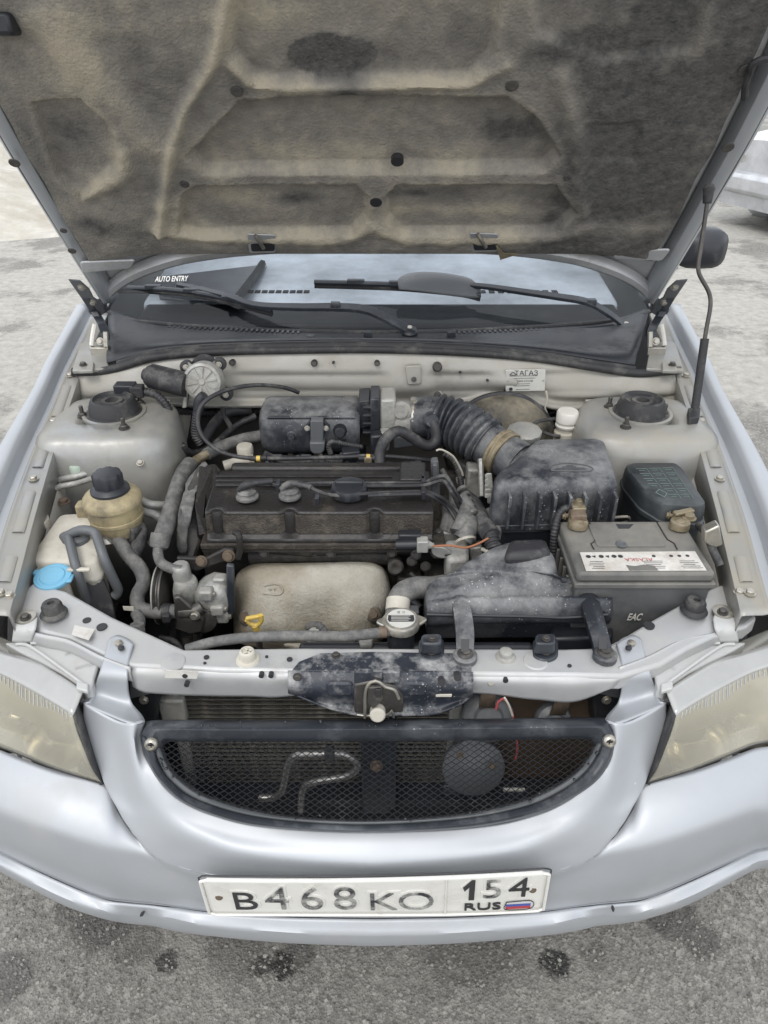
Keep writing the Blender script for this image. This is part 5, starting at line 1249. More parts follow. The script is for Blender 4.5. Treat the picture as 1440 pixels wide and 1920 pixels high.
topbox('head_end', [(745, 1045), (790, 1045), (790, 1085), (745, 1085)], .70, .10, M['block'], en, bevel=.004)
# engine lifting bracket
PR('lifting_bracket', [ay(x, y, 1.105) for x, y in ((330, 1046), (385, 1048), (420, 1030), (438, 1030), (442, 1048), (400, 1060), (370, 1072), (335, 1066))], (0, .010, 0), M['block'], en, bevel=.003)
T('lifting_eye', [ay(440, 998, 1.11), ay(448, 1004, 1.10), ay(450, 1030, 1.098), ay(446, 1046, 1.10)], .006, M['block'], en, n=8)
for x, y, r in ((378, 1052, .011), (429, 1042, .012)): bolt(ay(x, y, 1.102), (0, -1, .3), r, M['rust'], en)

# ---- exhaust heat shield
hs = part('heat_shield')
rws = [[(452, 1068), (475, 1058), (520, 1055), (600, 1054), (680, 1053), (712, 1060), (727, 1076)],
       [(442, 1082), (470, 1070), (520, 1066), (600, 1065), (680, 1064), (718, 1072), (730, 1090)],
       [(438, 1112), (470, 1106), (520, 1106), (600, 1106), (680, 1106), (722, 1108), (733, 1114)],
       [(437, 1150), (470, 1150), (520, 1152), (590, 1160), (660, 1152), (712, 1146), (728, 1142)],
       [(438, 1185), (470, 1186), (520, 1190), (590, 1196), (650, 1196), (700, 1192), (722, 1180)],
       [(440, 1205), (470, 1212), (520, 1220), (590, 1226), (650, 1224), (700, 1214), (718, 1200)]]
dep = [(1.15, 1.148, 1.146, 1.145, 1.146, 1.148, 1.155), (1.14, 1.122, 1.115, 1.112, 1.115, 1.122, 1.145), (1.125, 1.095, 1.082, 1.078, 1.082, 1.098, 1.13), (1.11, 1.075, 1.058, 1.068, 1.055, 1.072, 1.11), (1.10, 1.062, 1.045, 1.062, 1.048, 1.062, 1.10), (1.105, 1.07, 1.058, 1.072, 1.06, 1.07, 1.105)]
v, f = patch([[ay(x, y, d) for (x, y), d in zip(r, dd)] for r, dd in zip(rws, dep)], 60, 44)
for i, p in enumerate(v): v[i] = p + V((0, .003 * noise.noise(p * 14) + .0012 * noise.noise(p * 45), 0))
mesh('shield_sheet', v, f, M['shield'], hs, solid=.002, sharp=80)
def shp(px, py):
    best = min(range(len(v)), key=lambda i: (lambda t: (t[0] - px) ** 2 + (t[1] - py) ** 2)(topx(v[i]))); return v[best]
for x, y in ((460, 1157), (699, 1151)): bolt(shp(x, y) + V((0, -.002, .002)), (0, -1, .6), .012, M['rust'], hs); L('washer', shp(x, y) + V((0, .003, -.002)), (0, -1, .6), [(.015, 0), (.015, .006), (.010, .0075)], M['darksteel'], hs, 18)
E_ = shp(510, 1105)
T('pressed_outline', [shp(x, y) + V((0, -.0012, .001)) for x, y in ((494, 1097), (520, 1096), (530, 1104), (522, 1113), (494, 1114))], .0016, M['shield'], hs, n=6, k=40)
TXT('pressed_letters', '9T', lambda t: E_ + V((t.x, -.005 - t.y * .35, t.y * .8 + .001)), M['shield'], hs, size=.016)
ds = part('dipstick')
T('handle', [ay(x, y, 1.00) for x, y in ((462, 1162), (470, 1170), (482, 1172), (490, 1164), (489, 1153))], .0042, M['yellow'], ds, n=10, k=40)
BX('handle_bar', ay(474, 1158, 1.00), .013, .004, .0035, M['yellow'], ds, .002, rot=Matrix.Rotation(R(-14), 3, 'Y'))
T('stem', [ay(478, 1172, 1.00), ay(484, 1190, 1.005)], .0062, M['yellow'], ds, n=10)
T('tube', [ay(484, 1188, 1.005), ay(488, 1225, 1.01)], .006, M['darksteel'], ds, n=8)
ox = part('oxygen_sensor')
T('sensor_lead', [shp(582, 1170) + V((0, -.008, .0)), ay(594, 1172, 1.02), ay(606, 1180, 1.01), ay(612, 1192, 1.0), ay(640, 1206, .98), ay(660, 1206, .96)], .0075, M['hose'], ox, cor=.006)
L('sensor_body', ay(590, 1194, 1.01), (0, -.4, 1), [(.016, -.02), (.016, 0), (.012, .004), (.010, .018), (0, .02)], M['alu'], ox, 16)

# ---- intake plenum, throttle body, injector rail
ip = part('intake_manifold')
PLY, PLZ = 1.475, .853
x0, x1 = ay(492, 800, PLY).x, ay(676, 800, PLY).x
rows = []; NS = 26
shape = [(-.050, -.040), (-.056, .0), (-.050, .032), (-.028, .050), (.01, .054), (.045, .05), (.06, .02), (.058, -.03), (.03, -.055), (-.02, -.055)]
for i in range(NS):
    t = i / (NS - 1); x = x0 + (x1 - x0) * t
    e = min(1, math.sqrt(max(0.0, 1 - (1 - min(1, t / .10)) ** 2)) * .30 + .70) if t < .10 else (1 if t < .965 else 1 - (t - .965) * 3)
    rows.append(cr([V((x, PLY + y * e, PLZ + z * e)) for y, z in shape], 28, True))
vs = [p for r in rows for p in r]
mesh('plenum', vs, gridf(NS, 28, True) + [tuple(range(28)), tuple(range((NS - 1) * 28, NS * 28))], M['blackdust'], ip, sharp=50)
T('plenum_seam', [V((x0 + .02, PLY - .048, PLZ + .041)), V((x1 - .01, PLY - .048, PLZ + .041))], .0032, M['blackdust'], ip, n=8, k=6)
def pp(px, py, o=0): return ay(px, py, PLY - .057 - o)
faceplate('sensor_flange', [(570, 802), (582, 788), (606, 787), (619, 800), (606, 816), (582, 816)], PLY - .060, .008, M['black'], ip, bevel=.002)
faceplate('map_sensor', [(582, 789), (606, 789), (606, 832), (582, 832)], PLY - .074, .02, M['grey'], ip, bevel=.002)
faceplate('map_connector', [(580, 830), (609, 830), (608, 846), (602, 852), (588, 852), (582, 846)], PLY - .082, .03, M['grey'], ip, bevel=.003)
for x in (576, 611): bolt(pp(x, 803, .006), (0, -1, .2), .006, M['steel'], ip)
L('vacuum_port', pp(547, 815, -.006), (0, -1, .1), [(.012, -.01), (.011, .006), (.008, .008), (.007, .016), (0, .017)], M['blackdust'], ip, 18)
L('vacuum_port', pp(638, 806, -.006), (0, -1, .15), [(.015, -.01), (.015, .006), (.012, .010), (.011, .022), (.009, .024), (0, .024)], M['black'], ip, 22)
for x in (545, 640): L('port_rim', pp(x, 812, -.002), (0, -1, .1), [(.018, -.01), (.018, .0), (.015, .002)], M['blackdust'], ip, 22)
for k in range(4):
    x = x0 + .03 + k * .058
    T('intake_runner', [V((x, PLY - .01, PLZ - .045)), V((x, PLY - .03, PLZ - .09)), V((x, PLY - .10, PLZ - .115))], .024, M['black'], ip, n=12)
T('injector_rail', [ay(500, 862, 1.42), ay(700, 862, 1.42)], .010, M['darksteel'], ip, n=10)
for x in (505, 560, 616, 668):
    T('injector', [ay(x, 856, 1.41), ay(x - 2, 874, 1.395)], .009, M['black'], ip, n=10); BX('injector_plug', ay(x + 14, 862, 1.40), .012, .010, .009, M['grey'], ip, .003)
T('wiring', [ay(x, y, 1.40) for x, y in ((620, 850), (616, 836), (624, 828), (645, 832), (680, 838))], .006, M['hosedark'], ip, cor=.005)
T('wiring', [ay(x, y, 1.39) for x, y in ((495, 850), (530, 864), (600, 868), (660, 866), (700, 870))], .007, M['hosedark'], ip, n=8)
topbox('rail_sensor', [(640, 832), (672, 828), (676, 846), (642, 850)], .84, .03, M['black'], ip, bevel=.004)
thb = part('throttle_body')
def tbx(name, px, y, t, m, bevel=.003): return faceplate(name, px, y, t, M[m], thb, bevel=bevel)
tbx('end_bracket', [(672, 752), (694, 750), (697, 800), (672, 806)], 1.44, .07, 'black')
for y in (765, 780, 795, 812): tbx('bracket_rib', [(680, y - 2), (710, y - 2), (710, y + 2), (680, y + 2)], 1.425, .03, 'black', .001)
tbx('mounting_flange', [(694, 748), (712, 748), (712, 828), (694, 828)], 1.425, .075, 'black')
tbx('throttle_casting', [(712, 750), (742, 748), (744, 815), (712, 820)], 1.43, .07, 'alu', .006)
L('bore', ay(742, 785, 1.47), (1, 0, 0), [(.040, -.01), (.040, .03), (.036, .034), (.036, .07), (.042, .072), (.042, .085), (.038, .09)], M['alu'], thb, 30)
tbx('position_sensor', [(738, 818), (776, 818), (776, 838), (738, 842)], 1.415, .02, 'grey')
tbx('idle_valve', [(694, 818), (718, 816), (720, 870), (698, 870)], 1.39, .03, 'black', .005)
tbx('idle_casting', [(712, 812), (732, 812), (730, 846), (714, 850)], 1.40, .03, 'alu', .005)
L('clamp', ay(778, 783, 1.47), (1, 0, 0), [(.044, -.010), (.045, -.008), (.045, .008), (.044, .010)], M['steel'], thb, 30)
bolt(ay(752, 806, 1.42), (0, -1, .2), .010, M['alu'], thb); bolt(ay(778, 755, 1.46), (0, -.5, 1), .008, M['steel'], thb)
L('throttle_wheel', ay(752, 772, 1.435), (0, -1, .1), [(.022, -.006), (.022, 0), (.016, .001), (.014, .004), (0, .004)], M['alu'], thb, 24)
tc_ = part('throttle_cable')
T('cable', [ay(x, y, d) for x, y, d in ((560, 736, 1.56), (530, 726, 1.54), (480, 722, 1.50), (430, 730, 1.47), (390, 748, 1.44), (372, 775, 1.42), (376, 812, 1.40), (405, 842, 1.38), (450, 857, 1.36), (520, 860, 1.355), (620, 858, 1.355), (700, 855, 1.36), (770, 859, 1.37), (808, 864, 1.39))], .0046, M['hosedark'], tc_, n=10)
for x, y in ((484, 860), (690, 857)): T('cable_ferrule', [ay(x - 3, y, 1.352), ay(x + 4, y, 1.352)], .0066, M['yellow'], tc_, n=10)
for a, b in ((468, 500), (672, 708)): T('cable_sleeve', [ay(a, 859, 1.354), ay((a + b) / 2, 860, 1.354), ay(b, 858, 1.354)], .0058, M['rubber'], tc_, n=10)
faceplate('cable_bracket', [(683, 858), (697, 858), (697, 884), (683, 884)], 1.345, .004, M['brass'], tc_); faceplate('cable_bracket', [(483, 868), (497, 868), (497, 884), (483, 884)], 1.345, .004, M['darksteel'], tc_)
cp = part('cream_cap_fitting')
L('cap', ay(460, 848, 1.44), (0, 0, 1), [(.016, -.03), (.016, -.004), (.018, -.002), (.018, .014), (.016, .017), (0, .018)], M['cream'], cp, 24)
T('pipe', [ay(420, 874, 1.40), ay(450, 866, 1.41), ay(475, 862, 1.42)], .012, M['cream'], cp, n=10)
T('pipe', [ay(462, 858, 1.42), ay(470, 872, 1.41)], .010, M['brass'], cp, n=10)
# breather hose between cover and bellows
bh = part('breather_hose')
T('hose', [ay(x, y, d) for x, y, d in ((713, 885, 1.335), (712, 850, 1.36), (724, 822, 1.37), (748, 808, 1.38), (775, 822, 1.385), (800, 836, 1.39), (818, 826, 1.40), (816, 800, 1.41), (810, 788, 1.42))], .0115, M['hosedark'], bh, n=12)
L('clamp', ay(713, 882, 1.335), (0, .05, 1), [(.0128, -.006), (.0128, .006)], M['steel'], bh, 18)
L('elbow', ay(810, 788, 1.42), (0, -1, .3), [(.020, -.03), (.019, .004), (.015, .010), (.013, .012)], M['blackdust'], bh, 20)

# ---- air intake hose with bellows
ah = part('intake_hose')
c = [ay(776, 785, 1.47), ay(805, 782, 1.465), ay(838, 788, 1.455), ay(880, 808, 1.42), ay(915, 832, 1.39), ay(950, 856, 1.355), ay(975, 872, 1.33)]
T('hose_elbow', [c[0], c[1], c[2]], .046, M['blackdust'], ah, n=26)
bl = [ay(818, 783, 1.46), ay(850, 793, 1.445), ay(885, 811, 1.415), ay(912, 830, 1.392)]
def rings(tt): return 1 + .16 * (math.sin(tt * 6.283 * 8) * .5 + .5) ** .6
T('bellows', bl, .047, M['blackdust'], ah, n=32, k=110, rf=rings)
T('hose_end', [bl[-1], c[5], c[6]], .046, M['blackdust'], ah, n=28, rf=lambda t: 1)
dirv = (c[6] - c[5]).normalized()
L('clamp', ay(942, 851, 1.36), dirv, [(.049, -.014), (.051, -.012), (.051, -.006), (.049, -.004), (.049, .0), (.051, .002), (.051, .008), (.049, .010)], M['brass'], ah, 34)
L('clamp_screw', ay(968, 829, 1.36), (1, .4, .2), [(.006, -.012), (.006, .012), (0, .013)], M['steel'], ah, 12)

# ---- brake booster, master cylinder, reservoir
bb = part('brake_booster')
bc = V((ay(945, 800, 1.52).x, 1.52, .765))
L('booster_shell', bc, (0, -1, .12), [(.125, -.05), (.128, -.03), (.127, -.006), (.118, .012), (.10, .026), (.06, .036), (.04, .040), (0, .040)], mat('rusty_black_shell', (.05, .047, .043), .55, .2, dust=.75, dcol=(.26, .23, .17), dscale=14, bump=.3, up=.2), bb, 44)
L('booster_rim', bc, (0, -1, .12), [(.129, -.036), (.133, -.034), (.133, -.024), (.129, -.022)], M['hosedark'], bb, 44)
L('reservoir_cap', ay(983, 812, 1.42), (0, -.1, 1), [(.030, -.03), (.030, -.006), (.036, -.004), (.036, .006), (.031, .010), (.012, .012), (0, .012)], M['alu'], bb, 30, lambda i, k, t: 1 + (.03 * (k % 3 - 1) if 2 <= i <= 3 else 0))
T('vacuum_tube', [ay(950, 815, 1.41), ay(956, 828, 1.40), ay(962, 832, 1.40)], .008, M['alu'], bb, n=10)
bf = part('brake_fluid_reservoir')
wb = ay(1061, 800, 1.47)
L('reservoir_body', wb, EZ, [(.024, -.08), (.024, -.012), (.020, -.008), (.020, 0)], M['cream'], bf, 26)
L('reservoir_lid', wb, EZ, [(.022, 0), (.0235, .002), (.0235, .006), (.021, .008), (.021, .012), (.0235, .014), (.0235, .034), (.021, .038), (0, .039)], M['white'], bf, 30)
T('hose', [ay(1040, 785, 1.48), ay(1010, 790, 1.47), ay(1000, 800, 1.46), ay(1030, 815, 1.45), ay(1050, 818, 1.45)], .004, M['rubber'], bf, n=8)

# ---- air filter box
ab = part('air_filter_box')
ZA = .895
lt = [az(x, y, ZA) for x, y in ((952, 872), (1000, 826), (1012, 822), (1130, 820), (1138, 826), (1162, 902), (930, 908), (925, 890))]
lt2 = roundpoly(lt, .012)
n_ = len(lt2); cc = sum(lt2, V()) / n_
r0 = [cc + (p - cc) * .0 for p in lt2]
def ring(k, dz): return [cc + V(((p.x - cc.x) * k, (p.y - cc.y) * k, dz)) for p in lt2]
rws = [ring(.55, .004), ring(.88, .002), ring(.96, -.004), ring(1.0, -.014), ring(1.025, -.05), ring(1.04, -.085)]
vs = [p for r in rws for p in r]
mesh('lid', vs, gridf(len(rws), n_, True) + [tuple(range(n_))], M['blackdust'], ab, sharp=55)
fr0, fr1 = ring(1.045, -.084), ring(1.045, -.096)
v, f = prism(ring(1.05, -.085), (0, 0, -.014)); mesh('lid_flange', v, f, M['blackdust'], ab, bevel=.002)
v, f = prism(ring(.98, -.10), (0, 0, -.13), -.08); mesh('base', v, f, M['black'], ab, bevel=.006)
yf = min(p.y for p in ring(1.0, 0))
for k in range(8):
    x = az(953 + k * 28, 940, .86).x; BX('lid_rib', V((x, yf - .009, ZA - .050)), .0026, .012, .034, M['blackdust'], ab, .001)
ab_o = az(1068, 876, ZA + .0055)
T('moulded_outline', [ab_o + V((x, y, .0004)) for x, y in ((-.036, -.014), (.034, -.014), (.036, .004), (.0, .016), (-.030, .006), (-.036, -.014))], .0010, M['grey'], ab, n=6, k=70)
for a_, b_, y_ in ((-.03, .03, -.009), (-.026, .026, -.005), (-.014, .012, 0), (-.006, .008, .005)): T('moulded_line', [ab_o + V((a_, y_, .0008)), ab_o + V((b_, y_ + .001, .0008))], .0009, M['grey'], ab, n=4, k=4)
L('inlet_neck', ay(962, 868, 1.34), dirv, [(.043, -.02), (.043, .03), (.05, .05)], M['blackdust'], ab, 30)
for p in ((1160, 965), (935, 900)):
    q0 = az(p[0], p[1], .81); T('lid_clip', [q0 + V((-.01, -.01, 0)), q0 + V((.012, -.014, .004)), q0 + V((.02, -.004, -.012)), q0 + V((.006, .0, -.02))], .0028, M['steel'], ab, n=8)
for k in range(5): BX('bracket_tooth', az(915, 893 + k * 9, .84), .006, .003, .004, M['alu'], ab, .001)
faceplate('side_bracket', [(912, 888), (922, 888), (928, 945), (914, 945)], 1.22, .004, M['alu'], ab)

# ---- fuse box
fb = part('fuse_box')
ZF = .858
fl = [az(x, y, ZF) for x, y in ((1172, 870), (1186, 866), (1268, 866), (1280, 876), (1326, 942), (1316, 950), (1246, 946), (1206, 922), (1176, 886))]
fl = roundpoly(fl, .008); n_ = len(fl); cc = sum(fl, V()) / n_
rws = [ring2 for ring2 in ([cc + V(((p.x - cc.x) * k, (p.y - cc.y) * k, dz)) for p in fl] for k, dz in ((.5, .002), (.9, .0015), (.97, -.002), (1.0, -.010), (1.02, -.034), (1.06, -.036), (1.06, -.044), (1.0, -.046), (.98, -.16)))]
vs = [p for r in rws for p in r]
mesh('box_lid', vs, gridf(len(rws), n_, True) + [tuple(range(n_))], M['fuse'], fb, sharp=40)
random.seed(3)
def fu(u, v_): return az(1190, 878, ZF + .0025).lerp(az(1264, 876, ZF + .0025), u).lerp(az(1236, 936, ZF + .0025).lerp(az(1304, 936, ZF + .0025), u), v_)
for k in range(18):
    u, v_ = (k % 3) / 3 + .02, (k // 3) / 6 + .02
    if u < .2 and v_ > .6: continue
    a, b, c_, d = fu(u, v_), fu(u + .27, v_), fu(u + .27, v_ + .13), fu(u, v_ + .13)
    for e1, e2_ in ((a, b), (b, c_), (fu(u + .04, v_ + .06), fu(u + .2, v_ + .06))): T('lid_print', [e1, e2_], .00045, M['print'], fb, n=4, k=3)
T('caution_mark', [fu(.05, .80), fu(.06, .79), fu(.19, .71), fu(.2, .70), fu(.33, .81), fu(.34, .82), fu(.21, .92), fu(.2, .93), fu(.05, .80)], .0006, M['print'], fb, n=4, k=60)
T('wiring_loom', [az(x, y, z) for x, y, z in ((1170, 900, .80), (1190, 940, .76), (1210, 965, .72), (1250, 975, .70))], .012, M['hosedark'], fb, cor=.008)
faceplate('side_clip', [(1322, 998), (1350, 985), (1356, 1022), (1338, 1030), (1322, 1018)], 1.02, .02, M['steel'], fb, bevel=.003)

# ---- battery (a thing of its own) on its tray
BXa, BZ = az(1047, 975, .832), .832
batt = empty('battery', V((az(1190, 1030, .83).x, az(1190, 1030, .83).y, .62)))
tag(batt, 'grey car battery with worn white sticker and corroded brass terminals', 'battery')
def bt(px, py, z=BZ): return az(px, py, z)
bl_, br_, fr_, fl_ = bt(1047, 976), bt(1292, 976), bt(1330, 1074), bt(1086, 1074)
xa, xb, ya, yb = (bl_.x + fl_.x) / 2, (br_.x + fr_.x) / 2, fl_.y, bl_.y
C4 = lambda z, e=0: [V((xa - e, ya - e, z)), V((xb + e, ya - e, z)), V((xb + e, yb + e, z)), V((xa - e, yb + e, z))]
PR('lid', C4(BZ), (0, 0, -.020), M['battery'], batt, taper=.012, bevel=.006)
PR('lid_lip', C4(BZ - .020, .004), (0, 0, -.010), M['battery'], batt, bevel=.002)
PR('case', C4(BZ - .0305, -.001), (0, 0, -.1795), mat('battery_case_grey', (.085, .088, .09), .5, 0, dust=.4, dcol=(.15, .148, .14), dscale=6, up=0), batt, taper=-.02, bevel=.004)
for k in range(6): BX('case_rib', V((xa - .002, ya + .02 + k * .026, BZ - .10)), .003, .003, .06, M['battery'], batt, .001)
PR('lid_panel', roundpoly([bt(1102, 984, BZ), bt(1226, 983, BZ), bt(1248, 1026, BZ), bt(1120, 1026, BZ)], .006), (0, 0, .0022), M['battery'], batt, bevel=.001)
PR('finger_notch', [bt(1155, 983, BZ + .0025), bt(1188, 983, BZ + .0025), bt(1180, 991, BZ + .0025), bt(1160, 991, BZ + .0025)], (0, 0, .0006), M['ink'], batt, bevel=0)
T('lid_seam', [bt(1104, 976, BZ + .001), bt(1116, 1012, BZ + .001), bt(1108, 1018, BZ + .001), bt(1114, 1030, BZ + .001)], .0012, M['ink'], batt, n=5)
T('lid_seam', [bt(1230, 976, BZ + .001), bt(1252, 1012, BZ + .001), bt(1262, 1016, BZ + .001), bt(1270, 1030, BZ + .001)], .0012, M['ink'], batt, n=5)
L('charge_eye', bt(1165, 1021, BZ + .002), EZ, [(.010, 0), (.010, .0015), (.007, .002), (.006, .001), (0, .001)], M['grey'], batt, 20)
ST = [bt(1087, 1036, BZ + .0008), bt(1303, 1034, BZ + .0008), bt(1325, 1070, BZ + .0008), bt(1099, 1071, BZ + .0008)]
PR('sticker', ST, (0, 0, .0006), mat('battery_sticker', (.62, .60, .56), .5, 0, dust=.55, dcol=(.42, .38, .33), dscale=24, up=0), batt, bevel=0)
def stm(u, v_): return ST[0].lerp(ST[1], u).lerp(ST[3].lerp(ST[2], u), v_) + V((0, 0, .0010))
sw = (ST[1] - ST[0]).length; shh = (ST[0] - ST[3]).length
TXT('sticker_brand', 'ALASKA', lambda t: stm(.48 - t.x / sw, .42 + t.y / shh), M['red'], batt, size=.013)
PR('sticker_tear', [stm(u, vv) for u, vv in ((.36, 1.0), (.35, .72), (.42, .78), (.5, .70), (.58, .76), (.60, 1.0))], (0, 0, .0003), M['battery'], batt, bevel=0)
for k, u in enumerate((.06, .11, .17, .225, .28, .335)):
    L('warning_symbol', stm(u, .25), EZ, [(.0042, 0), (.0042, .0003), (0, .0003)], M['ink'], batt, 3 if k in (1, 3) else 16)
for u in (.62, .77, .84, .91): L('warning_symbol', stm(u, .25), EZ, [(.0032, 0), (.0032, .0003), (0, .0003)], M['ink'], batt, 14)
for u in (.12, .60, .90):
    for r_ in range(5):
        w2 = random.uniform(.05, .10); T('print_line', [stm(u - w2, .52 + .09 * r_), stm(u + w2 * random.uniform(.5, 1), .52 + .09 * r_)], .0005, M['grey'], batt, n=4, k=3)
TXT('conformity_mark', 'EAC', lambda t, o=ay(1190, 1157, ya - .0035): o + V((t.x * .75 + t.y * .2, -.0006, t.y * 1.2)), M['white'], batt, size=.017, offset=.0005)
def terminal(px, py, flip):
    p = bt(px, py, BZ)
    L('post', p, EZ, [(.010, 0), (.0085, .018), (.007, .019), (0, .019)], M['brass'], batt, 18)
    L('clamp_ring', p, EZ, [(.011, .003), (.017, .004), (.017, .015), (.0165, .017), (.0105, .0172)], M['brass'], batt, 20, lambda i, k, t: 1 + .05 * math.sin(3 * t))
    d = V((.3 * flip, .8, 0)).normalized(); s_ = EZ.cross(d)
    for e in (-1, 1):
        vs, fs = obox(p + d * .024 + s_ * (.007 * e) + EZ * .010, d, s_, EZ, .012, .0035, .008); mesh('clamp_jaw', vs, fs, M['brass'], batt, bevel=.002)
    T('clamp_bolt', [p + d * .026 - s_ * .02 + EZ * .010, p + d * .026 + s_ * .02 + EZ * .010], .004, M['brass'], batt, n=8); bolt(p + d * .026 + s_ * .016 + EZ * .010, s_, .008, M['brass'], batt)
    return p, d
p1, d1 = terminal(1082, 990, -.2)
BX('cable_lug', p1 + V((.004, .03, .028)), .012, .016, .004, M['brass'], batt, .002); bolt(p1 + V((.006, .034, .032)), EZ, .009, M['brass'], batt)
BX('cable_lug', p1 + V((.0, .008, .020)), .014, .012, .008, M['rust'], batt, .003)
p2, d2 = terminal(1272, 992, .8)
BX('clamp_bridge', p2 + V((.012, .022, .022)), .02, .006, .003, M['brass'], batt, .002, rot=Matrix.Rotation(R(20), 3, 'Z')); bolt(p2 + V((.02, .014, .014)), EZ, .013, M['brass'], batt)
T('earth_cable', [p1 + V((-.004, .034, .024)), p1 + V((-.025, .028, .018)), p1 + V((-.036, .01, -.01)), p1 + V((-.034, .0, -.07))], .0075, M['hosedark'], batt, cor=.006)
tray = part('battery_tray')
PR('tray', C4(.619, .012), (0, 0, -.02), M['black'], tray, bevel=.004)
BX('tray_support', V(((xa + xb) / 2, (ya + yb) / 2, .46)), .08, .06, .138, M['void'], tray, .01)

# ---- intake resonator across the front
rs = part('air_intake_duct')
ZR = .792
ol = [(800, 1092), (832, 1078), (870, 1052), (918, 1028), (960, 1014), (1010, 1020), (1040, 1040), (1052, 1084), (1066, 1094), (1138, 1100), (1150, 1116), (1152, 1126), (800, 1128), (795, 1108)]
zz = [.775, .79, .80, .81, .815, .815, .812, .80, .79, .782, .775, .77, .775, .77]
O = roundpoly([az(x, y, z) for (x, y), z in zip(ol, zz)], .010, 3); n_ = len(O); cc = sum(O, V()) / n_
def rg(k, dz, dy=0, m=None): return [cc + (p - cc) * k + V((0, dy, dz)) for p in O]
rws = [rg(.3, .010), rg(.75, .008), rg(.92, .004), rg(.985, -.004), rg(1.0, -.016), rg(1.0, -.05), rg(.98, -.075), rg(.93, -.085)]
vs = [p for r in rws for p in r]
for i, p in enumerate(vs): vs[i] = p + V((0, 0, .004 * noise.noise(p * 16)))
mesh('duct_shell', vs, gridf(len(rws), n_, True) + [tuple(range(n_))], M['blackdust'], rs, sharp=60)
fb_ = [ay(x, y, d) for x, y, d in ((800, 1126, .955), (900, 1120, .950), (1040, 1118, .950), (1148, 1120, .955))]
v, f = patch([fb_, [p + V((0, -.012, -.012)) for p in fb_], [p + V((0, -.016, -.032)) for p in fb_], [p + V((0, -.008, -.050)) for p in fb_], [p + V((0, .01, -.058)) for p in fb_]], 30, 14)
mesh('front_roll', v, f, M['blackdust'], rs, solid=.004)
T('seam', [ay(x, y, .934) for x, y in ((800, 1152), (900, 1154), (1000, 1156), (1060, 1158), (1140, 1152))], .0028, M['black'], rs, n=6)
topbox('mouth', [(1035, 1170, .715), (1150, 1165, .715), (1150, 1195, .715), (1030, 1198, .715)], .715, .03, M['black'], rs, bevel=.006)
for pts in ([(862, 1120, .782, 17), (868, 1150, .786, 18), (872, 1185, .782, 18), (872, 1215, .772, 17), (872, 1232, .7655, 18)], [(1103, 1115, .785, 19), (1112, 1145, .786, 19), (1122, 1180, .783, 18), (1130, 1210, .772, 17), (1134, 1230, .7655, 19)]):
    rw = []
    for x, y, z, w_ in pts:
        p = az(x, y, z); hw = w_ / FPX * 1.12; rw.append([p + V((-hw, 0, -.012)), p + V((-hw, 0, -.002)), p + V((-hw * .7, 0, .004)), p + V((hw * .7, 0, .004)), p + V((hw, 0, -.002)), p + V((hw, 0, -.012))])
    v, f = patch(rw, 6, 22); mesh('mounting_strap', v, f, M['blackdust'], rs, sharp=50, solid=.002)
    x, y = pts[-1][:2]; e = az(x, y, .7655)
    L('strap_eye', e, EZ, [(.0185, -.004), (.0185, .004), (.016, .007), (.010, .007)], M['blackdust'], rs, 26); L('strap_bolt', e + V((0, 0, .006)), EZ, [(.0125, 0), (.0125, .002), (.007, .004), (.007, .007), (0, .008)], M['darksteel'], rs, 20)
    xm, ym = pts[3][:2]; PR('strap_recess', [az(xm - 8, ym - 16, .789), az(xm + 8, ym - 16, .789), az(xm + 7, ym + 8, .778), az(xm - 7, ym + 8, .778)], (0, 0, .001), M['ink'], rs, bevel=0)
topbox('hose_joint', [(955, 1008), (1025, 1006), (1038, 1036), (945, 1040)], .825, .03, M['hosedark'], rs, bevel=.012)

# ---- radiator filler neck, cap and upper hose
rc = part('radiator_cap')
p = az(752, 1164, .772)
PR('ear', roundpoly([p + V((-.044, 0, 0)), p + V((-.02, -.018, 0)), p + V((.02, -.016, 0)), p + V((.046, .006, 0)), p + V((.02, .02, 0)), p + V((-.02, .016, 0))], .01), (0, 0, -.006), M['steel'], rc, bevel=.002)
L('cap_top', p, EZ, [(.030, -.010), (.0305, .0), (.028, .004), (.025, .005), (0, .005)], M['steel'], rc, 34)
L('cap_label', p + V((0, 0, .0052)), EZ, [(.023, 0), (.023, .0005), (0, .0005)], M['label'], rc, 30)
PR('cap_band', [p + V((x, y, .0058)) for x, y in ((-.0205, .007), (.0205, .007), (.0215, -.004), (.0195, -.009), (-.0195, -.009), (-.0215, -.004))], (0, 0, .0003), M['ink'], rc, bevel=0)
for k in range(4): T('cap_print', [p + V((-.016, .0045 - k * .0035, .0063)), p + V((.015 - .003 * (k % 2), .0045 - k * .0035, .0063))], .0005, M['label'], rc, n=4, k=3)
TXT('cap_text', '경 고', lambda t: p + V((t.x, t.y + .0135, .0061)), M['ink'], rc, size=.0065)
L('neck', p, EZ, [(.022, -.05), (.022, -.012), (.024, -.010)], M['black'], rc, 24)
topbox('radiator_tank', [(560, 1200), (1000, 1200), (1000, 1216), (560, 1216)], .715, .05, M['black'], rc, bevel=.008)
uh = part('radiator_hose')
T('hose', [az(x, y, z) for x, y, z in ((744, 1158, .735), (746, 1132, .745), (756, 1112, .757), (780, 1102, .758), (812, 1102, .75), (850, 1095, .74))], .020, M['hose'], uh, n=18)
T('hose_label', [az(745, 1146, .7405), az(747, 1124, .752)], .0208, M['cream'], uh, n=18, k=5, cap=False)
oh = part('overflow_hose')
T('hose', [az(x, y, z) for x, y, z in ((350, 1218, .745), (400, 1204, .755), (470, 1195, .762), (560, 1192, .764), (640, 1193, .764), (700, 1188, .764), (728, 1184, .762))], .0085, M['hose'], oh, n=12)
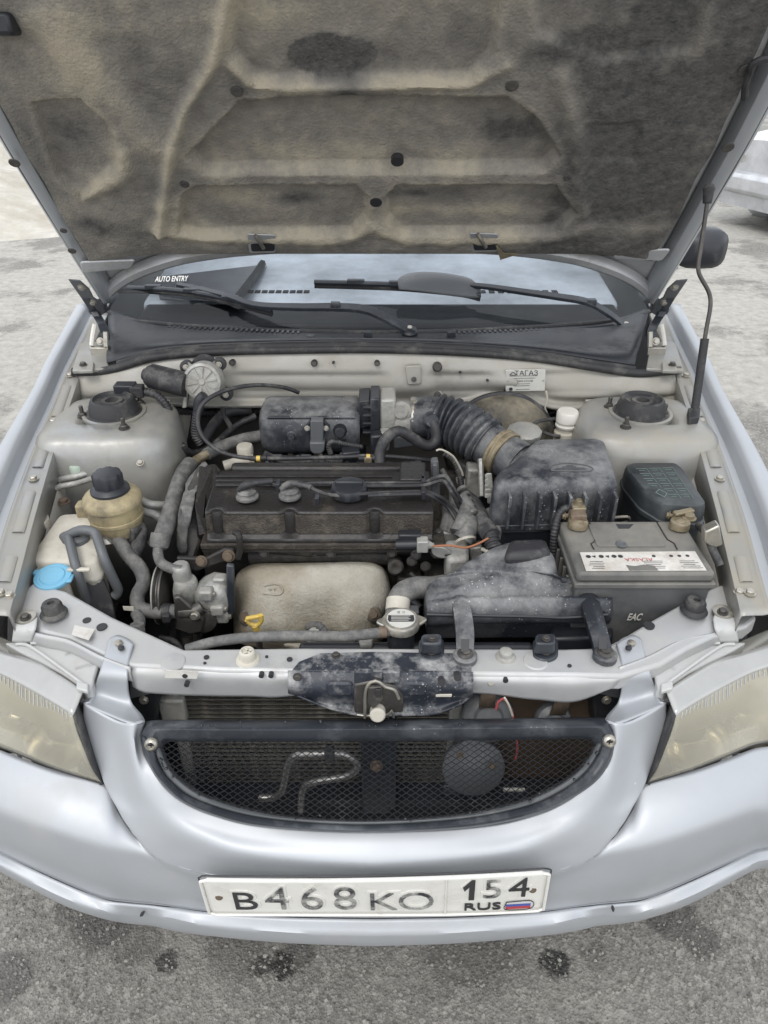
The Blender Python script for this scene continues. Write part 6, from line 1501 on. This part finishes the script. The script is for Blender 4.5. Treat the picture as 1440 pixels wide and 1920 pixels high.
L('clamp', az(718, 1185, .764), (1, .05, 0), [(.0098, -.006), (.0098, .006)], M['rust'], oh, 16)

# ---- power steering reservoir
pr_ = part('power_steering_reservoir')
rc_ = V((az(205, 912, .855).x, az(205, 912, .855).y, .80))
L('tank', rc_, EZ, [(.044, -.042), (.049, -.036), (.0505, .0), (.051, .020), (.055, .022), (.0555, .030), (.053, .034), (.050, .038), (.044, .043), (.036, .046), (.030, .048)], M['tank'], pr_, 36)
L('collar', rc_ + V((0, 0, .045)), EZ, [(.036, 0), (.036, .006), (.030, .012), (.026, .014)], M['black'], pr_, 30)
L('cap', rc_ + V((0, 0, .058)), EZ, [(.0265, 0), (.0265, .022), (.0245, .026), (.018, .027), (0, .0275)], M['black'], pr_, 40, lambda i, k, t: 1 + (.05 * (1 if k % 5 < 3 else -1) if i <= 2 else 0))
BX('bracket', rc_ + V((-.052, -.01, -.005)), .014, .012, .03, M['tank'], pr_, .004)
L('band', rc_ + V((0, 0, -.008)), EZ, [(.0515, -.004), (.0525, -.003), (.0525, .003), (.0515, .004)], M['tank'], pr_, 36)
T('outlet', [rc_ + V((-.012, -.035, -.03)), rc_ + V((-.008, -.05, -.045))], .011, M['tank'], pr_, n=12)
L('clamp', rc_ + V((-.010, -.045, -.042)), (.2, -.6, -.8), [(.0135, -.005), (.0135, .005)], M['steel'], pr_, 18)
psh = part('power_steering_hose')
T('hose', [rc_ + V((-.010, -.045, -.04)), az(215, 1005, .765), az(240, 1040, .745), az(262, 1065, .735), az(270, 1092, .715), az(258, 1116, .70), az(262, 1140, .688), az(290, 1147, .684), az(330, 1146, .684)], .0135, M['hose'], psh, n=14)
T('hose', [rc_ + V((.03, -.035, -.03)), az(262, 990, .765), az(262, 1015, .75), az(250, 1045, .735), az(244, 1058, .73)], .0145, M['hosedark'], psh, n=14)
L('clamp', az(313, 1147, .684), (1, 0, 0), [(.0155, -.007), (.0155, .007)], M['rubber'], psh, 20); BX('clamp_lug', az(312, 1158, .69), .007, .006, .008, M['rubber'], psh, .002)
T('pipe', [az(338, 1146, .684), az(365, 1145, .686), az(378, 1138, .69)], .0125, M['darksteel'], psh, n=14)

# ---- power steering pump
pp_ = part('power_steering_pump')
pc = V((az(345, 1110, .70).x, az(345, 1110, .70).y, .70))
L('pulley', pc + V((-.042, .01, -.012)), (1, 0, 0), [(.050, -.008), (.056, -.008), (.056, -.005), (.050, -.001), (.050, .001), (.056, .005), (.056, .008), (.050, .008), (.02, .012), (0, .012)], M['darksteel'], pp_, 40)
L('pulley_rim', pc + V((-.042, .01, -.012)), (1, 0, 0), [(.0562, -.0075), (.0568, -.007), (.0568, -.0055), (.0562, -.005)], M['alu'], pp_, 40)
L('union_bolt', pc + V((.0, .005, .03)), EZ, [(.016, -.01), (.017, .004), (.017, .012), (.0165, .026), (.014, .029), (0, .029)], M['alu'], pp_, 12)
L('union_body', pc + V((.003, .003, .0)), (.15, -.1, 1), [(.022, -.03), (.024, 0), (.021, .025), (.018, .03)], M['alu'], pp_, 20)
rws = []
for t, r, dx in ((0, .020, .0), (.2, .034, .015), (.45, .042, .032), (.7, .040, .048), (.9, .034, .060), (1, .02, .066)):
    rws.append([pc + V((.022 + dx, .004 + r * math.cos(a) * .9, -.008 + r * math.sin(a) * (1 + .08 * math.sin(3 * a)))) for a in [2 * math.pi * k / 24 for k in range(24)]])
mesh('housing', [p for r in rws for p in r], gridf(len(rws), 24, True) + [tuple(range(24)), tuple(range(120, 144))], M['alu'], pp_, sharp=50)
for dx, dy, dz in ((.05, -.03, .02), (.066, -.028, -.016), (.07, .0, .026), (.07, -.02, -.04)):
    BX('housing_lug', pc + V((dx, dy, dz)), .012, .011, .011, M['alu'], pp_, .004); bolt(pc + V((dx + .012, dy - .002, dz)), (1, -.2, 0), .007, M['steel'], pp_)
PR('bracket', [pc + V((x, -.045, z)) for x, z in ((-.006, .022), (.006, .024), (.028, -.008), (.042, -.030), (.036, -.058), (.012, -.064), (-.014, -.050), (-.010, -.03))], (0, .012, 0), M['darksteel'], pp_, bevel=.003)
bolt(pc + V((.028, -.047, -.016)), (0, -1, .2), .010, M['steel'], pp_); L('flange', pc + V((.036, -.03, -.04)), (0, -1, .1), [(.026, -.02), (.026, .006), (.022, .008), (0, .008)], M['darksteel'], pp_, 22)
PR('pump_stay', [ay(x, y, 1.06) for x, y in ((424, 1060), (438, 1062), (440, 1150), (434, 1162), (424, 1150))], (0, .010, 0), M['trim'], pp_, bevel=.003)
T('drive_belt', [ay(329, 1150, 1.08), ay(328, 1250, 1.09)], .012, M['rubber'], pp_, n=6, k=4); T('guide_post', [ay(369, 1185, 1.06), ay(366, 1230, 1.07)], .0065, M['darksteel'], pp_, n=8)
# ---- air-conditioning line
acl = part('air_conditioning_line')
T('hose', [ay(500, 816, 1.50), ay(455, 824, 1.48), ay(415, 838, 1.45), ay(385, 853, 1.42)], .0135, M['hose'], acl, n=14)
T('pipe', [ay(388, 851, 1.42), ay(370, 862, 1.40), ay(352, 874, 1.37)], .0105, M['brass'], acl, n=12)
T('hose', [ay(356, 870, 1.38), ay(342, 890, 1.33), ay(330, 925, 1.26), ay(318, 965, 1.20), ay(306, 1000, 1.155), ay(300, 1015, 1.14)], .0165, M['hose'], acl, n=16)
T('pipe', [ay(301, 1012, 1.14), ay(296, 1035, 1.12), ay(302, 1055, 1.10), ay(322, 1066, 1.085), ay(342, 1069, 1.08)], .0095, M['hose'], acl, n=12)
L('crimp', ay(300, 1014, 1.14), (-.1, -.5, -.7), [(.018, -.014), (.019, .0), (.017, .012), (.011, .016)], M['hose'], acl, 18)
rb_ = part('refrigerant_pipes')
for d, r in ((0, .0075), (13, .006)): T('pipe', [az(x, y + d, z) for x, y, z in ((82, 918, .80), (105, 902, .81), (145, 893, .82), (175, 884, .82), (200, 878, .82))], r, M['alu'], rb_, n=10)
pc2 = az(142, 875, .835); L('service_port', pc2 + V((0, 0, -.02)), EZ, [(.009, -.02), (.009, 0), (.012, .002), (.012, .006), (.009, .008)], M['steel'], rb_, 18)
L('service_cap', pc2 + V((0, 0, -.012)), EZ, [(.0125, 0), (.013, .012), (.011, .016), (0, .0165)], mat('pale_green_cap', (.42, .50, .42), .5, 0, dust=.3), rb_, 20)
for pts, r in (([(250, 930, .80), (280, 945, .79), (310, 947, .78)], .008), ([(255, 955, .78), (285, 962, .77), (300, 970, .76)], .010)): T('pipe', [az(*q) for q in pts], r, M['alu'], rb_, n=10)
T('thin_wire', [az(x, y, .70) for x, y in ((195, 1018), (240, 1008), (270, 1012), (285, 1025))], .0022, M['steel'], rb_, n=6)

# ---- coolant expansion tank and washer filler
ct = part('coolant_tank')
tp = [(112, 962), (158, 960), (168, 968), (188, 1040), (184, 1050), (168, 1060), (62, 1054), (52, 1046)]
O = roundpoly([az(x, y, .800 - .022 * (y - 960) / 100) for x, y in tp], .012, 3); n_ = len(O); cc = sum(O, V()) / n_
rws = [[cc + (p - cc) * k + V((0, 0, dz)) for p in O] for k, dz in ((.5, .003), (.92, .001), (.99, -.004), (1.02, -.016), (1.06, -.026), (1.075, -.028), (1.075, -.034), (1.05, -.036), (1.0, -.20))]
mesh('tank_body', [p for r in rws for p in r], gridf(len(rws), n_, True) + [tuple(range(n_)), tuple(range((len(rws) - 1) * n_, len(rws) * n_))], M['cream'], ct, sharp=45)
L('filler_cap', az(148, 1012, .79), EZ, [(.020, -.002), (.020, .006), (.017, .008), (.010, .009), (0, .009)], M['grey'], ct, 26)
PR('rubber_cover', roundpoly([az(x, y, .796) for x, y in ((108, 1002), (120, 994), (142, 996), (150, 1006), (140, 1016), (118, 1016))], .01), (0, 0, -.012), M['grey'], ct, bevel=.004)
T('tank_hose', [az(x, y, z) for x, y, z in ((128, 1004, .80), (150, 994, .812), (176, 998, .81), (186, 1020, .80), (196, 1050, .78), (212, 1085, .74), (222, 1108, .71), (214, 1118, .70))], .0088, M['grey'], ct, n=12)
T('tank_hose', [az(x, y, z) for x, y, z in ((128, 1010, .80), (134, 1030, .80), (142, 1062, .785), (152, 1095, .75), (162, 1125, .71), (172, 1160, .66))], .0085, M['grey'], ct, n=12)
BX('hose_guide', az(148, 1068, .782), .020, .004, .003, M['cream'], ct, .002)
topbox('front_leg', [(150, 1062, .77), (186, 1058, .77), (208, 1120, .70), (222, 1170, .66), (176, 1180, .66)], .76, .05, M['hosedark'], ct, bevel=.008)
PR('tank_ear', roundpoly([az(x, y, .80) for x, y in ((72, 945), (84, 938), (88, 955), (92, 972), (78, 985), (70, 975))], .006), (0, 0, -.02), M['cream'], ct, bevel=.004)
for x, y in ((120, 942), (84, 952)): bolt(az(x, y, .79), EZ, .012, M['rust'], ct)
wf = part('washer_filler')
p = az(99, 1082, .775)
L('filler_cap', p, (0, -.15, 1), [(.026, -.006), (.031, -.004), (.032, .0), (.031, .003), (.027, .004), (.0255, .0025), (.022, .0025), (.020, .005), (.010, .0055), (0, .005)], M['blue'], wf, 34)
BX('cap_hinge', p + V((-.03, .012, 0)), .008, .006, .004, M['blue'], wf, .002); PR('cap_tab', [p + V((x, y, .001)) for x, y in ((.020, -.016), (.036, -.012), (.034, .008), (.022, .014))], (0, 0, -.005), M['blue'], wf, bevel=.002)
L('filler_neck', p + V((0, -.002, -.006)), (0, -.15, 1), [(.020, -.14), (.022, -.06), (.024, -.006), (.025, 0)], M['cream'], wf, 28)

# ---- wiper motor on the firewall
wm = part('wiper_motor')
g0 = ay(379, 716, 1.50)
L('gear_housing', g0, (0, -1, .25), [(.042, -.03), (.042, -.004), (.040, .002), (.034, .004), (.032, .002), (.008, .003), (.006, .006), (0, .006)], M['alu'], wm, 34)
for k in range(10):
    a = 2 * math.pi * k / 10; u, w2, a_ = frame((0, -1, .25)); p0 = g0 + a_ * .004 + (u * math.cos(a) + w2 * math.sin(a)) * .021
    vs, fs = obox(p0, (u * math.cos(a) + w2 * math.sin(a)), (-u * math.sin(a) + w2 * math.cos(a)), a_, .011, .0012, .002); mesh('housing_rib', vs, fs, M['alu'], wm, smooth=False)
T('motor_can', [ay(284, 705, 1.53), ay(300, 709, 1.525), ay(352, 722, 1.505)], .027, M['hosedark'], wm, n=22)
L('motor_cap', ay(284, 705, 1.53), ay(284, 705, 1.53) - ay(352, 722, 1.505), [(.027, -.004), (.022, .008), (.014, .010), (.013, .018), (0, .02)], M['hosedark'], wm, 20)
for (x, y), (x2, y2) in (((350, 688), (366, 705)), ((411, 683), (396, 702)), ((424, 739), (400, 728))):
    a, b = ay(x, y, 1.545), ay(x2, y2, 1.51); d = (b - a).normalized(); s_ = d.cross(V((0, -1, 0))).normalized()
    PR('mounting_leg', [a - s_ * .012, b - s_ * .016, b + s_ * .016, a + s_ * .012], (0, .006, 0), M['alu'], wm, bevel=.002)
    L('leg_eye', a, (0, -1, .2), [(.015, -.008), (.015, .002), (.009, .004), (.008, .007), (0, .007)], M['rubber'], wm, 20); bolt(a + V((0, -.006, .001)), (0, -1, .2), .007, M['steel'], wm)
L('rubber_ring', ay(384, 690, 1.56), (0, -1, .2), [(.03, -.004), (.03, .004), (.018, .005)], M['hosedark'], wm, 26)
PR('side_flange', [ay(x, y, 1.50) for x, y in ((349, 712), (355, 712), (350, 765), (341, 766))], (0, .02, 0), M['alu'], wm, bevel=.002)
T('connector_boot', [ay(384, 742, 1.475), ay(374, 752, 1.475), ay(372, 768, 1.475)], .012, M['black'], wm, n=10)
T('wiring', [ay(x, y, 1.475) for x, y in ((372, 762), (367, 790), (366, 815), (374, 832))], .0095, M['hosedark'], wm, cor=.006)
# harness over the left tower
hn = part('wiring_harness')
BX('connector', ay(236, 731, 1.50), .022, .015, .015, M['black'], hn, .003); BX('connector', ay(258, 733, 1.495), .014, .012, .013, M['rubber'], hn, .003)
T('loom', [ay(x, y, d) for x, y, d in ((268, 733, 1.50), (295, 742, 1.49), (315, 765, 1.48), (325, 795, 1.46), (332, 825, 1.44), (345, 842, 1.42))], .0092, M['hosedark'], hn, cor=.007)
T('loom', [ay(x, y, d) for x, y, d in ((470, 768, 1.60), (430, 772, 1.58), (410, 785, 1.56), (395, 805, 1.53), (380, 830, 1.50))], .012, M['hosedark'], hn, n=12)
T('loom_clip', [ay(418, 765, 1.57), ay(420, 780, 1.56), ay(432, 800, 1.55), ay(430, 822, 1.55)], .006, M['rubber'], hn, n=8)
PR('earth_strap', [az(x, y, z) for x, y, z in ((255, 862, .84), (264, 858, .84), (296, 888, .79), (290, 894, .79))], (0, .002, -.003), M['steel'], hn, bevel=.001)
for x, y, z in ((263, 868, .842), (290, 888, .80)): bolt(az(x, y, z), (0, -.6, 1), .008, M['steel'], hn)
T('earth_lead', [az(x, y, z) for x, y, z in ((292, 890, .79), (305, 905, .77), (312, 918, .76), (296, 925, .76), (280, 925, .76))], .005, M['hose'], hn, n=8)
T('main_loom', [az(x, y, z) for x, y, z in ((870, 930, .78), (888, 945, .79), (902, 970, .80), (915, 995, .81), (924, 1020, .80), (930, 1040, .785)) ], .0155, M['hosedark'], hn, cor=.007)
T('main_loom', [az(x, y, z) for x, y, z in ((918, 960, .79), (928, 980, .80), (930, 1000, .80), (926, 1016, .80))], .010, M['hose'], hn, cor=.007)
L('loom_tape', az(917, 998, .81), (.3, -.9, -.1), [(.0175, -.012), (.0175, .012)], M['hosedark'], hn, 18)
T('orange_wire', [ay(x, y, 1.09) for x, y in ((812, 1024), (845, 1023), (872, 1027), (895, 1020), (916, 1009))], .0021, M['orange'], hn, n=8)
T('white_wire', [ay(x, y, 1.36) for x, y in ((818, 845), (828, 843), (850, 856), (864, 880), (868, 892))], .0022, M['cream'], hn, n=6)

# ---- ignition coils and sensors at the right end of the engine
ig = part('ignition_coil')
faceplate('bracket', [(788, 1000), (868, 998), (872, 1030), (850, 1050), (812, 1048), (800, 1030)], 1.165, .012, M['alu'], ig, bevel=.003)
PR('bracket_foot', roundpoly([ay(x, y, 1.10) for x, y in ((808, 1026), (830, 1026), (848, 1036), (849, 1048), (822, 1047), (810, 1040))], .006), (0, .008, 0), M['alu'], ig, bevel=.002); BX('foot_slot', ay(840, 1041, 1.099), .006, .001, .0025, M['ink'], ig, .001)
topbox('coil_pack', [(834, 1010, .78), (880, 1008, .78), (880, 1048, .77), (838, 1050, .77)], .78, .07, M['alu'], ig, bevel=.008)
for a, b, r in (((876, 948, .815), (860, 1000, .79), .017), ((850, 925, .82), (846, 1000, .77), .012), ((838, 950, .80), (836, 995, .77), .013), ((866, 930, .83), (884, 965, .80), .012), ((884, 975, .805), (868, 1012, .785), .018)):
    T('coil_boot', [az(*a), az((a[0] + b[0]) / 2 + 3, (a[1] + b[1]) / 2, (a[2] + b[2]) / 2 + .004), az(*b)], r, M['hose'], ig, n=16, rf=lambda t: .75 + .35 * t)
L('boot_rim', az(873, 1013, .785), (.2, -.8, -.6), [(.019, -.002), (.0205, 0), (.019, .003)], M['cream'], ig, 22)
for k in range(5): L('boot_ridge', az(866 + k * 5, 918 + k * 11, .825 - k * .003), (.4, -.8, -.4), [(.006, -.005), (.011, -.003), (.011, .003), (.006, .005)], M['hose'], ig, 14)
faceplate('terminal_block', [(880, 1028), (904, 1026), (906, 1050), (882, 1052)], 1.13, .025, M['alu'], ig, bevel=.003)
faceplate('connector', [(808, 866), (822, 864), (826, 935), (808, 935)], 1.30, .02, M['grey'], ig, bevel=.003)
faceplate('connector_lock', [(811, 872), (820, 872), (821, 905), (811, 905)], 1.285, .016, M['grey'], ig, bevel=.002)
T('sensor_body', [ay(742, 1022, 1.095), ay(785, 1021, 1.095)], .010, M['black'], ig, n=12); BX('sensor_body', ay(768, 1008, 1.105), .020, .010, .012, M['black'], ig, .003)
BX('clear_connector', ay(792, 1021, 1.09), .010, .010, .012, M['alu'], ig, .002); T('connector_tail', [ay(798, 1021, 1.092), ay(812, 1023, 1.095)], .010, M['alu'], ig, n=10, rf=lambda t: 1 - .5 * t)
topbox('thermostat_housing', [(790, 1050, .70), (850, 1050, .70), (860, 1100, .69), (800, 1100, .69)], .70, .10, M['darksteel'], ig, bevel=.01)
for x, y in ((772, 1052), (798, 1062), (780, 1040)): bolt(ay(x, y, 1.12), (0, -1, .3), .010, M['darksteel'], ig)
T('selector_rod', [ay(868, 895, 1.40), ay(872, 925, 1.37)], .016, M['alu'], ig, n=12); BX('gearbox_bracket', ay(888, 900, 1.36), .016, .02, .035, M['alu'], ig, .004); L('gearbox_cap', ay(884, 868, 1.40), EZ, [(.03, -.02), (.03, 0), (.026, .006), (0, .008)], M['hosedark'], ig, 22)
T('side_plate', [ay(901, 860, 1.34), ay(903, 930, 1.30)], .006, M['alu'], ig, n=6)
gb_ = part('gearbox')
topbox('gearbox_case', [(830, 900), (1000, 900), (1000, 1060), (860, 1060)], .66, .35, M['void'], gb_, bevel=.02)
BX('dark_bay_floor', (XC, 1.32, .27), .62, .42, .02, M['void'], gb_, .01)  # dark floor added so bright ground does not show through the bay
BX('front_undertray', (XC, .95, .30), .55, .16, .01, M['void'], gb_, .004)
BX('bay_shadow_panel', (-.50, 1.15, .44), .10, .2, .012, M['void'], gb_, .004)  # dark panel added to stand for shade low in the bay

# ---------------------------------------------------------------- rest of the bodywork
def side(name, rows_, nc, m, parent, solid=.003, sub=0):
    for s in (-1, 1):
        q = (lambda p: p) if s < 0 else mir
        v, f = patch([[q(V(p)) for p in r] for r in rows_], nc, sub); mesh(name, v, f, m, parent, solid=solid)
bo = part('body_shell')
ys = (1.95, 2.4, 3.0, 3.6, 4.2, 4.75)
wl = lambda y, k: V((XC - k * (1 - max(0, (y - 4.1)) ** 2 * .25), y, 0))
side('body_side', [[wl(y, .78) + V((0, 0, .965)) for y in ys], [wl(y, .832) + V((0, 0, .90)) for y in ys], [wl(y, .838) + V((0, 0, .6)) for y in ys], [wl(y, .81) + V((0, 0, .25)) for y in ys]], 40, M['paint'], bo, sub=12)
PTS = [(2.28, .70, 1.10), (2.75, .60, 1.34)]
rf = [[V((XC + u * .56, 2.62 + .0 * u, 1.355 - .02 * u * u)) for u in (-1, -.5, 0, .5, 1)], [V((XC + u * .57, 3.1, 1.395 - .025 * u * u)) for u in (-1, -.5, 0, .5, 1)], [V((XC + u * .55, 3.7, 1.36 - .02 * u * u)) for u in (-1, -.5, 0, .5, 1)], [V((XC + u * .66, 4.25, 1.02)) for u in (-1, -.5, 0, .5, 1)], [V((XC + u * .68, 4.75, .98)) for u in (-1, -.5, 0, .5, 1)], [V((XC + u * .70, 4.80, .55)) for u in (-1, -.5, 0, .5, 1)]]
v, f = patch(rf, 16, 40); mesh('roof', v, f, M['paint'], bo, solid=.003)
side('pillar', [[(XC - .73, 1.98, .965), (XC - .56, 2.62, 1.355)], [(XC - .755, 2.06, .965), (XC - .585, 2.68, 1.35)]], 10, M['paint'], bo)
side('side_window', [[(XC - .75, 2.10, .97), (XC - .76, 3.0, .98), (XC - .75, 4.0, .98)], [(XC - .59, 2.70, 1.33), (XC - .60, 3.1, 1.36), (XC - .585, 3.65, 1.34)]], 14, GLASS, bo)
def wheel(c, parent, s):
    L('tyre', c, (s, 0, 0), [(.19, -.085), (.27, -.09), (.292, -.06), (.295, 0), (.292, .06), (.27, .09), (.19, .085)], M['tyre'], parent, 40)
    L('rim', c, (s, 0, 0), [(.19, -.07), (.19, .08), (.18, .082), (.17, .06), (.06, .05), (.05, .065), (0, .066)], M['rim'], parent, 40)
    for k in range(5):
        a = 2 * math.pi * k / 5; BX('spoke', c + V((s * .066, math.cos(a) * .11, math.sin(a) * .11)), .008, .022, .06, M['rim'], parent, .004, rot=Matrix.Rotation(math.pi / 2 - a, 3, 'X') if False else Matrix.Rotation(a - math.pi / 2, 3, 'X'))
for s in (-1, 1):
    for y in (1.44, 3.88): w_ = part('wheel'); wheel(V((XC + s * .735, y, .295)), w_, s)
for s in (-1, 1):
    p = ax(1322, 468, .88); p = V((XC + (.955 if s > 0 else -.80), 2.28, 1.05)); mm_ = part('wing_mirror')
    rws = []
    for t, k in ((0, .55), (.25, .95), (.6, 1.0), (.9, .9), (1, .6)):
        rws.append([p + V((s * .075 * math.copysign(abs(math.cos(a)) ** .55, math.cos(a)) * k, -.05 + .12 * t, .058 * math.copysign(abs(math.sin(a)) ** .6, math.sin(a)) * k + .02 * math.cos(a) * s * 0)) for a in [2 * math.pi * q / 20 for q in range(20)]])
    mesh('mirror_shell', [x for r in rws for x in r], gridf(5, 20, True) + [tuple(range(20)), tuple(range(80, 100))], M['black'], mm_, sharp=60)
    PR('mirror_base', [p + V((-s * .06, -.02, -.06)), p + V((-s * .10, -.02, -.07)), p + V((-s * .10, -.02, .03)), p + V((-s * .06, -.02, .02))], (0, .05, 0), M['black'], mm_, bevel=.008)

# ---------------------------------------------------------------- parked car in the yard
def parked_car():
    base = V((5.75, 8.35, 0)); rot = Matrix.Rotation(R(-72), 4, 'Z')
    root = empty('parked_car', base); tag(root, 'pale silver car parked on dusty ground beyond the raised hood and prop rod', 'car')
    tm = Matrix.Translation(base) @ rot
    W = lambda x, y, z: tm @ V((x, y, z))
    def sec(y):                                           # half profile (x, z) along the length, nose at y=-2.1
        nose = max(0, 1 - abs(y + 2.15) / .35); tail = max(0, 1 - abs(y - 2.15) / .3); k = 1 - .16 * nose ** 2 - .12 * tail ** 2
        top = .78 + .17 * min(1, max(0, (y + 2.15) / 1.1)) if y < -.9 else .95
        return [(.70 * k, .20), (.80 * k, .26), (.82 * k, .5), (.835 * k, .66), (.80 * k, top - .1), (.72 * k, top), (.3, top + .03), (0, top + .035)]
    st = [-2.15, -2.05, -1.85, -1.5, -1.0, -.5, 0, .5, 1.0, 1.5, 1.9, 2.05, 2.15]; rws = []
    for y in st:
        h = sec(y); rws.append(cr([W(x, y, z) for x, z in h] + [W(-x, y, z) for x, z in h[-2::-1]], 40))
    cols = [cr([r[j] for r in rws], 60) for j in range(40)]
    vs = [cols[j][i] for i in range(60) for j in range(40)]
    mesh('body', vs, gridf(60, 40) + [tuple(range(40)), tuple(range(59 * 40, 60 * 40))], M['bgpaint'], root)
    gh = [(-.95, .70, .96), (-.25, .56, 1.36), (.75, .55, 1.38), (1.45, .66, .97)]
    g_ = [[W(x, y, z) for y, x, z in gh], [W(0, y, z + .025) for y, x, z in gh], [W(-x, y, z) for y, x, z in gh]]
    v, f = patch(g_, 24, 12); mesh('roof', v, f, M['bgpaint'], root, solid=.01)
    for s in (-1, 1):
        mesh('side_window', [W(s * .745, -.9, .96), W(s * .60, -.25, 1.33), W(s * .59, .72, 1.34), W(s * .70, 1.38, .97)], [(0, 1, 2, 3)], M['glassdark'], root, solid=.01)
        v, f = tube([W(s * .822, -2.1, .60), W(s * .842, -.5, .60), W(s * .842, 1.0, .60), W(s * .82, 2.0, .60)], .014, 6); mesh('side_moulding', v, f, M['grey'], root)
        for y in (-1.3, 1.25):
            c = W(s * .74, y, .295); axx = (tm.to_3x3() @ V((s, 0, 0)))
            L('wheel_arch', W(s * .80, y, .31), axx, [(.36, -.2), (.36, .045), (.335, .05), (.33, .02), (.33, -.2)], M['bgpaint'], root, 40)
            L('wheel_well', W(s * .80, y, .31), axx, [(.33, -.15), (.33, .038), (0, .038)], M['void'], root, 36)
            L('tyre', c, axx, [(.19, -.085), (.27, -.09), (.295, -.05), (.295, .06), (.27, .11), (.19, .105)], M['tyre'], root, 36)
            L('wheel_cover', c, axx, [(.19, .0), (.19, .10), (.17, .112), (.05, .10), (0, .10)], M['rim'], root, 30)
        for y, m in ((-2.08, 'chrome'), (2.08, 'redlens')):
            BX('lamp', W(s * .55, y, .66), .14, .10, .06, M[m], root, .03, rot=rot.to_3x3())
    BX('bumper', W(0, -2.12, .42), .68, .10, .10, M['bgpaint'], root, .05, rot=rot.to_3x3())
    BX('bumper', W(0, 2.12, .42), .68, .10, .10, M['bgpaint'], root, .05, rot=rot.to_3x3())
parked_car()

# ---------------------------------------------------------------- more looms, pipes and brackets between the parts
cl = part('engine_bay_wiring')
def W_(pts, r, m='hosedark', name='wire', **kw): return T(name, [ay(*p) for p in pts], r, M[m], cl, **kw)
W_([(330, 770, 1.60), (400, 775, 1.62), (470, 772, 1.62), (560, 768, 1.63)], .010, cor=.007)
W_([(345, 842, 1.43), (365, 850, 1.45), (400, 835, 1.50), (440, 800, 1.56), (480, 780, 1.58)], .008, name='loom')
W_([(560, 870, 1.37), (590, 866, 1.38), (640, 872, 1.38), (700, 866, 1.37), (745, 872, 1.36), (790, 868, 1.35)], .007, cor=.005)
W_([(600, 852, 1.39), (606, 868, 1.38), (590, 880, 1.36)], .005)
W_([(640, 850, 1.39), (650, 866, 1.37), (665, 880, 1.355)], .004)
W_([(828, 880, 1.36), (842, 905, 1.34), (850, 930, 1.30), (846, 960, 1.26)], .006, 'hose')
W_([(834, 850, 1.40), (850, 862, 1.40), (862, 890, 1.38), (866, 920, 1.35)], .007, 'hosedark', cor=.006)
W_([(1310, 985, 1.10), (1325, 1000, 1.06), (1336, 1030, 1.02), (1350, 1060, 1.0)], .007, 'rubber', name='loom')
W_([(1028, 775, 1.60), (1060, 768, 1.62), (1100, 770, 1.58)], .006, 'hosedark', cor=.005)
W_([(905, 1030, 1.10), (915, 1035, 1.08), (918, 1045, 1.07)], .004, 'cream')
W_([(868, 1062, 1.10), (880, 1080, 1.06), (860, 1095, 1.04)], .009, 'hosedark')
W_([(770, 1075, 1.14), (785, 1095, 1.12), (770, 1120, 1.09), (790, 1140, 1.06)], .006, 'hosedark')
W_([(300, 1195, 1.06), (330, 1205, 1.05), (345, 1230, 1.04)], .006, 'hosedark')
W_([(350, 1195, 1.08), (352, 1240, 1.06)], .009, 'darksteel', name='pipe')
W_([(255, 1150, 1.02), (262, 1165, 1.0), (258, 1185, .97), (262, 1205, .95)], .010, 'hose', name='pipe')
L('pipe_nut', ay(258, 1180, .97), (0, -.3, -1), [(.012, -.01), (.013, 0), (.012, .012)], M['hose'], cl, 8)
PR('paper_tag', [ay(x, y, .98) for x, y in ((230, 1137), (250, 1138), (251, 1146), (232, 1144))], (0, .001, 0), M['cream'], cl, bevel=0)
W_([(600, 1205, .98), (630, 1212, .95), (668, 1210, .93)], .008, 'hosedark', name='sensor_cable')
PR('bracket', [az(x, y, .70) for x, y in ((530, 1205), (600, 1204), (640, 1210), (560, 1214))], (0, 0, -.01), M['shield'], cl, bevel=.003)
PR('bracket', [az(x, y, .725) for x, y in ((672, 1196), (700, 1195), (698, 1208), (676, 1209))], (0, 0, -.01), M['alu'], cl, bevel=.003)
BX('fuse_holder', ay(772, 1148, .98), .012, .01, .008, M['grey'], cl, .002)
# seam sealer and spot welds on the towers and rails
for s in (-1, 1):
    q = (lambda p: p) if s < 0 else mir
    sw_ = part('seam_sealer')
    T('bead', [q(az(x, y, z)) for x, y, z in ((98, 868, .835), (86, 905, .80), (76, 950, .77))], .0035, M['bay'], sw_, n=6)
    T('bead', [q(ay(x, y, 1.585)) for x, y in ((168, 757), (210, 752), (270, 750), (320, 752))], .004, M['baydusty'], sw_, n=6)
    for k in range(7):
        p = q(az(330 - 2 * k, 800 + 14 * k, .868 - .018 * k)); L('spot_weld', p, (0, -.6, .8), [(.0045, -.002), (.004, .0006), (.002, .0002), (0, .0002)], M['bay'], sw_, 10)
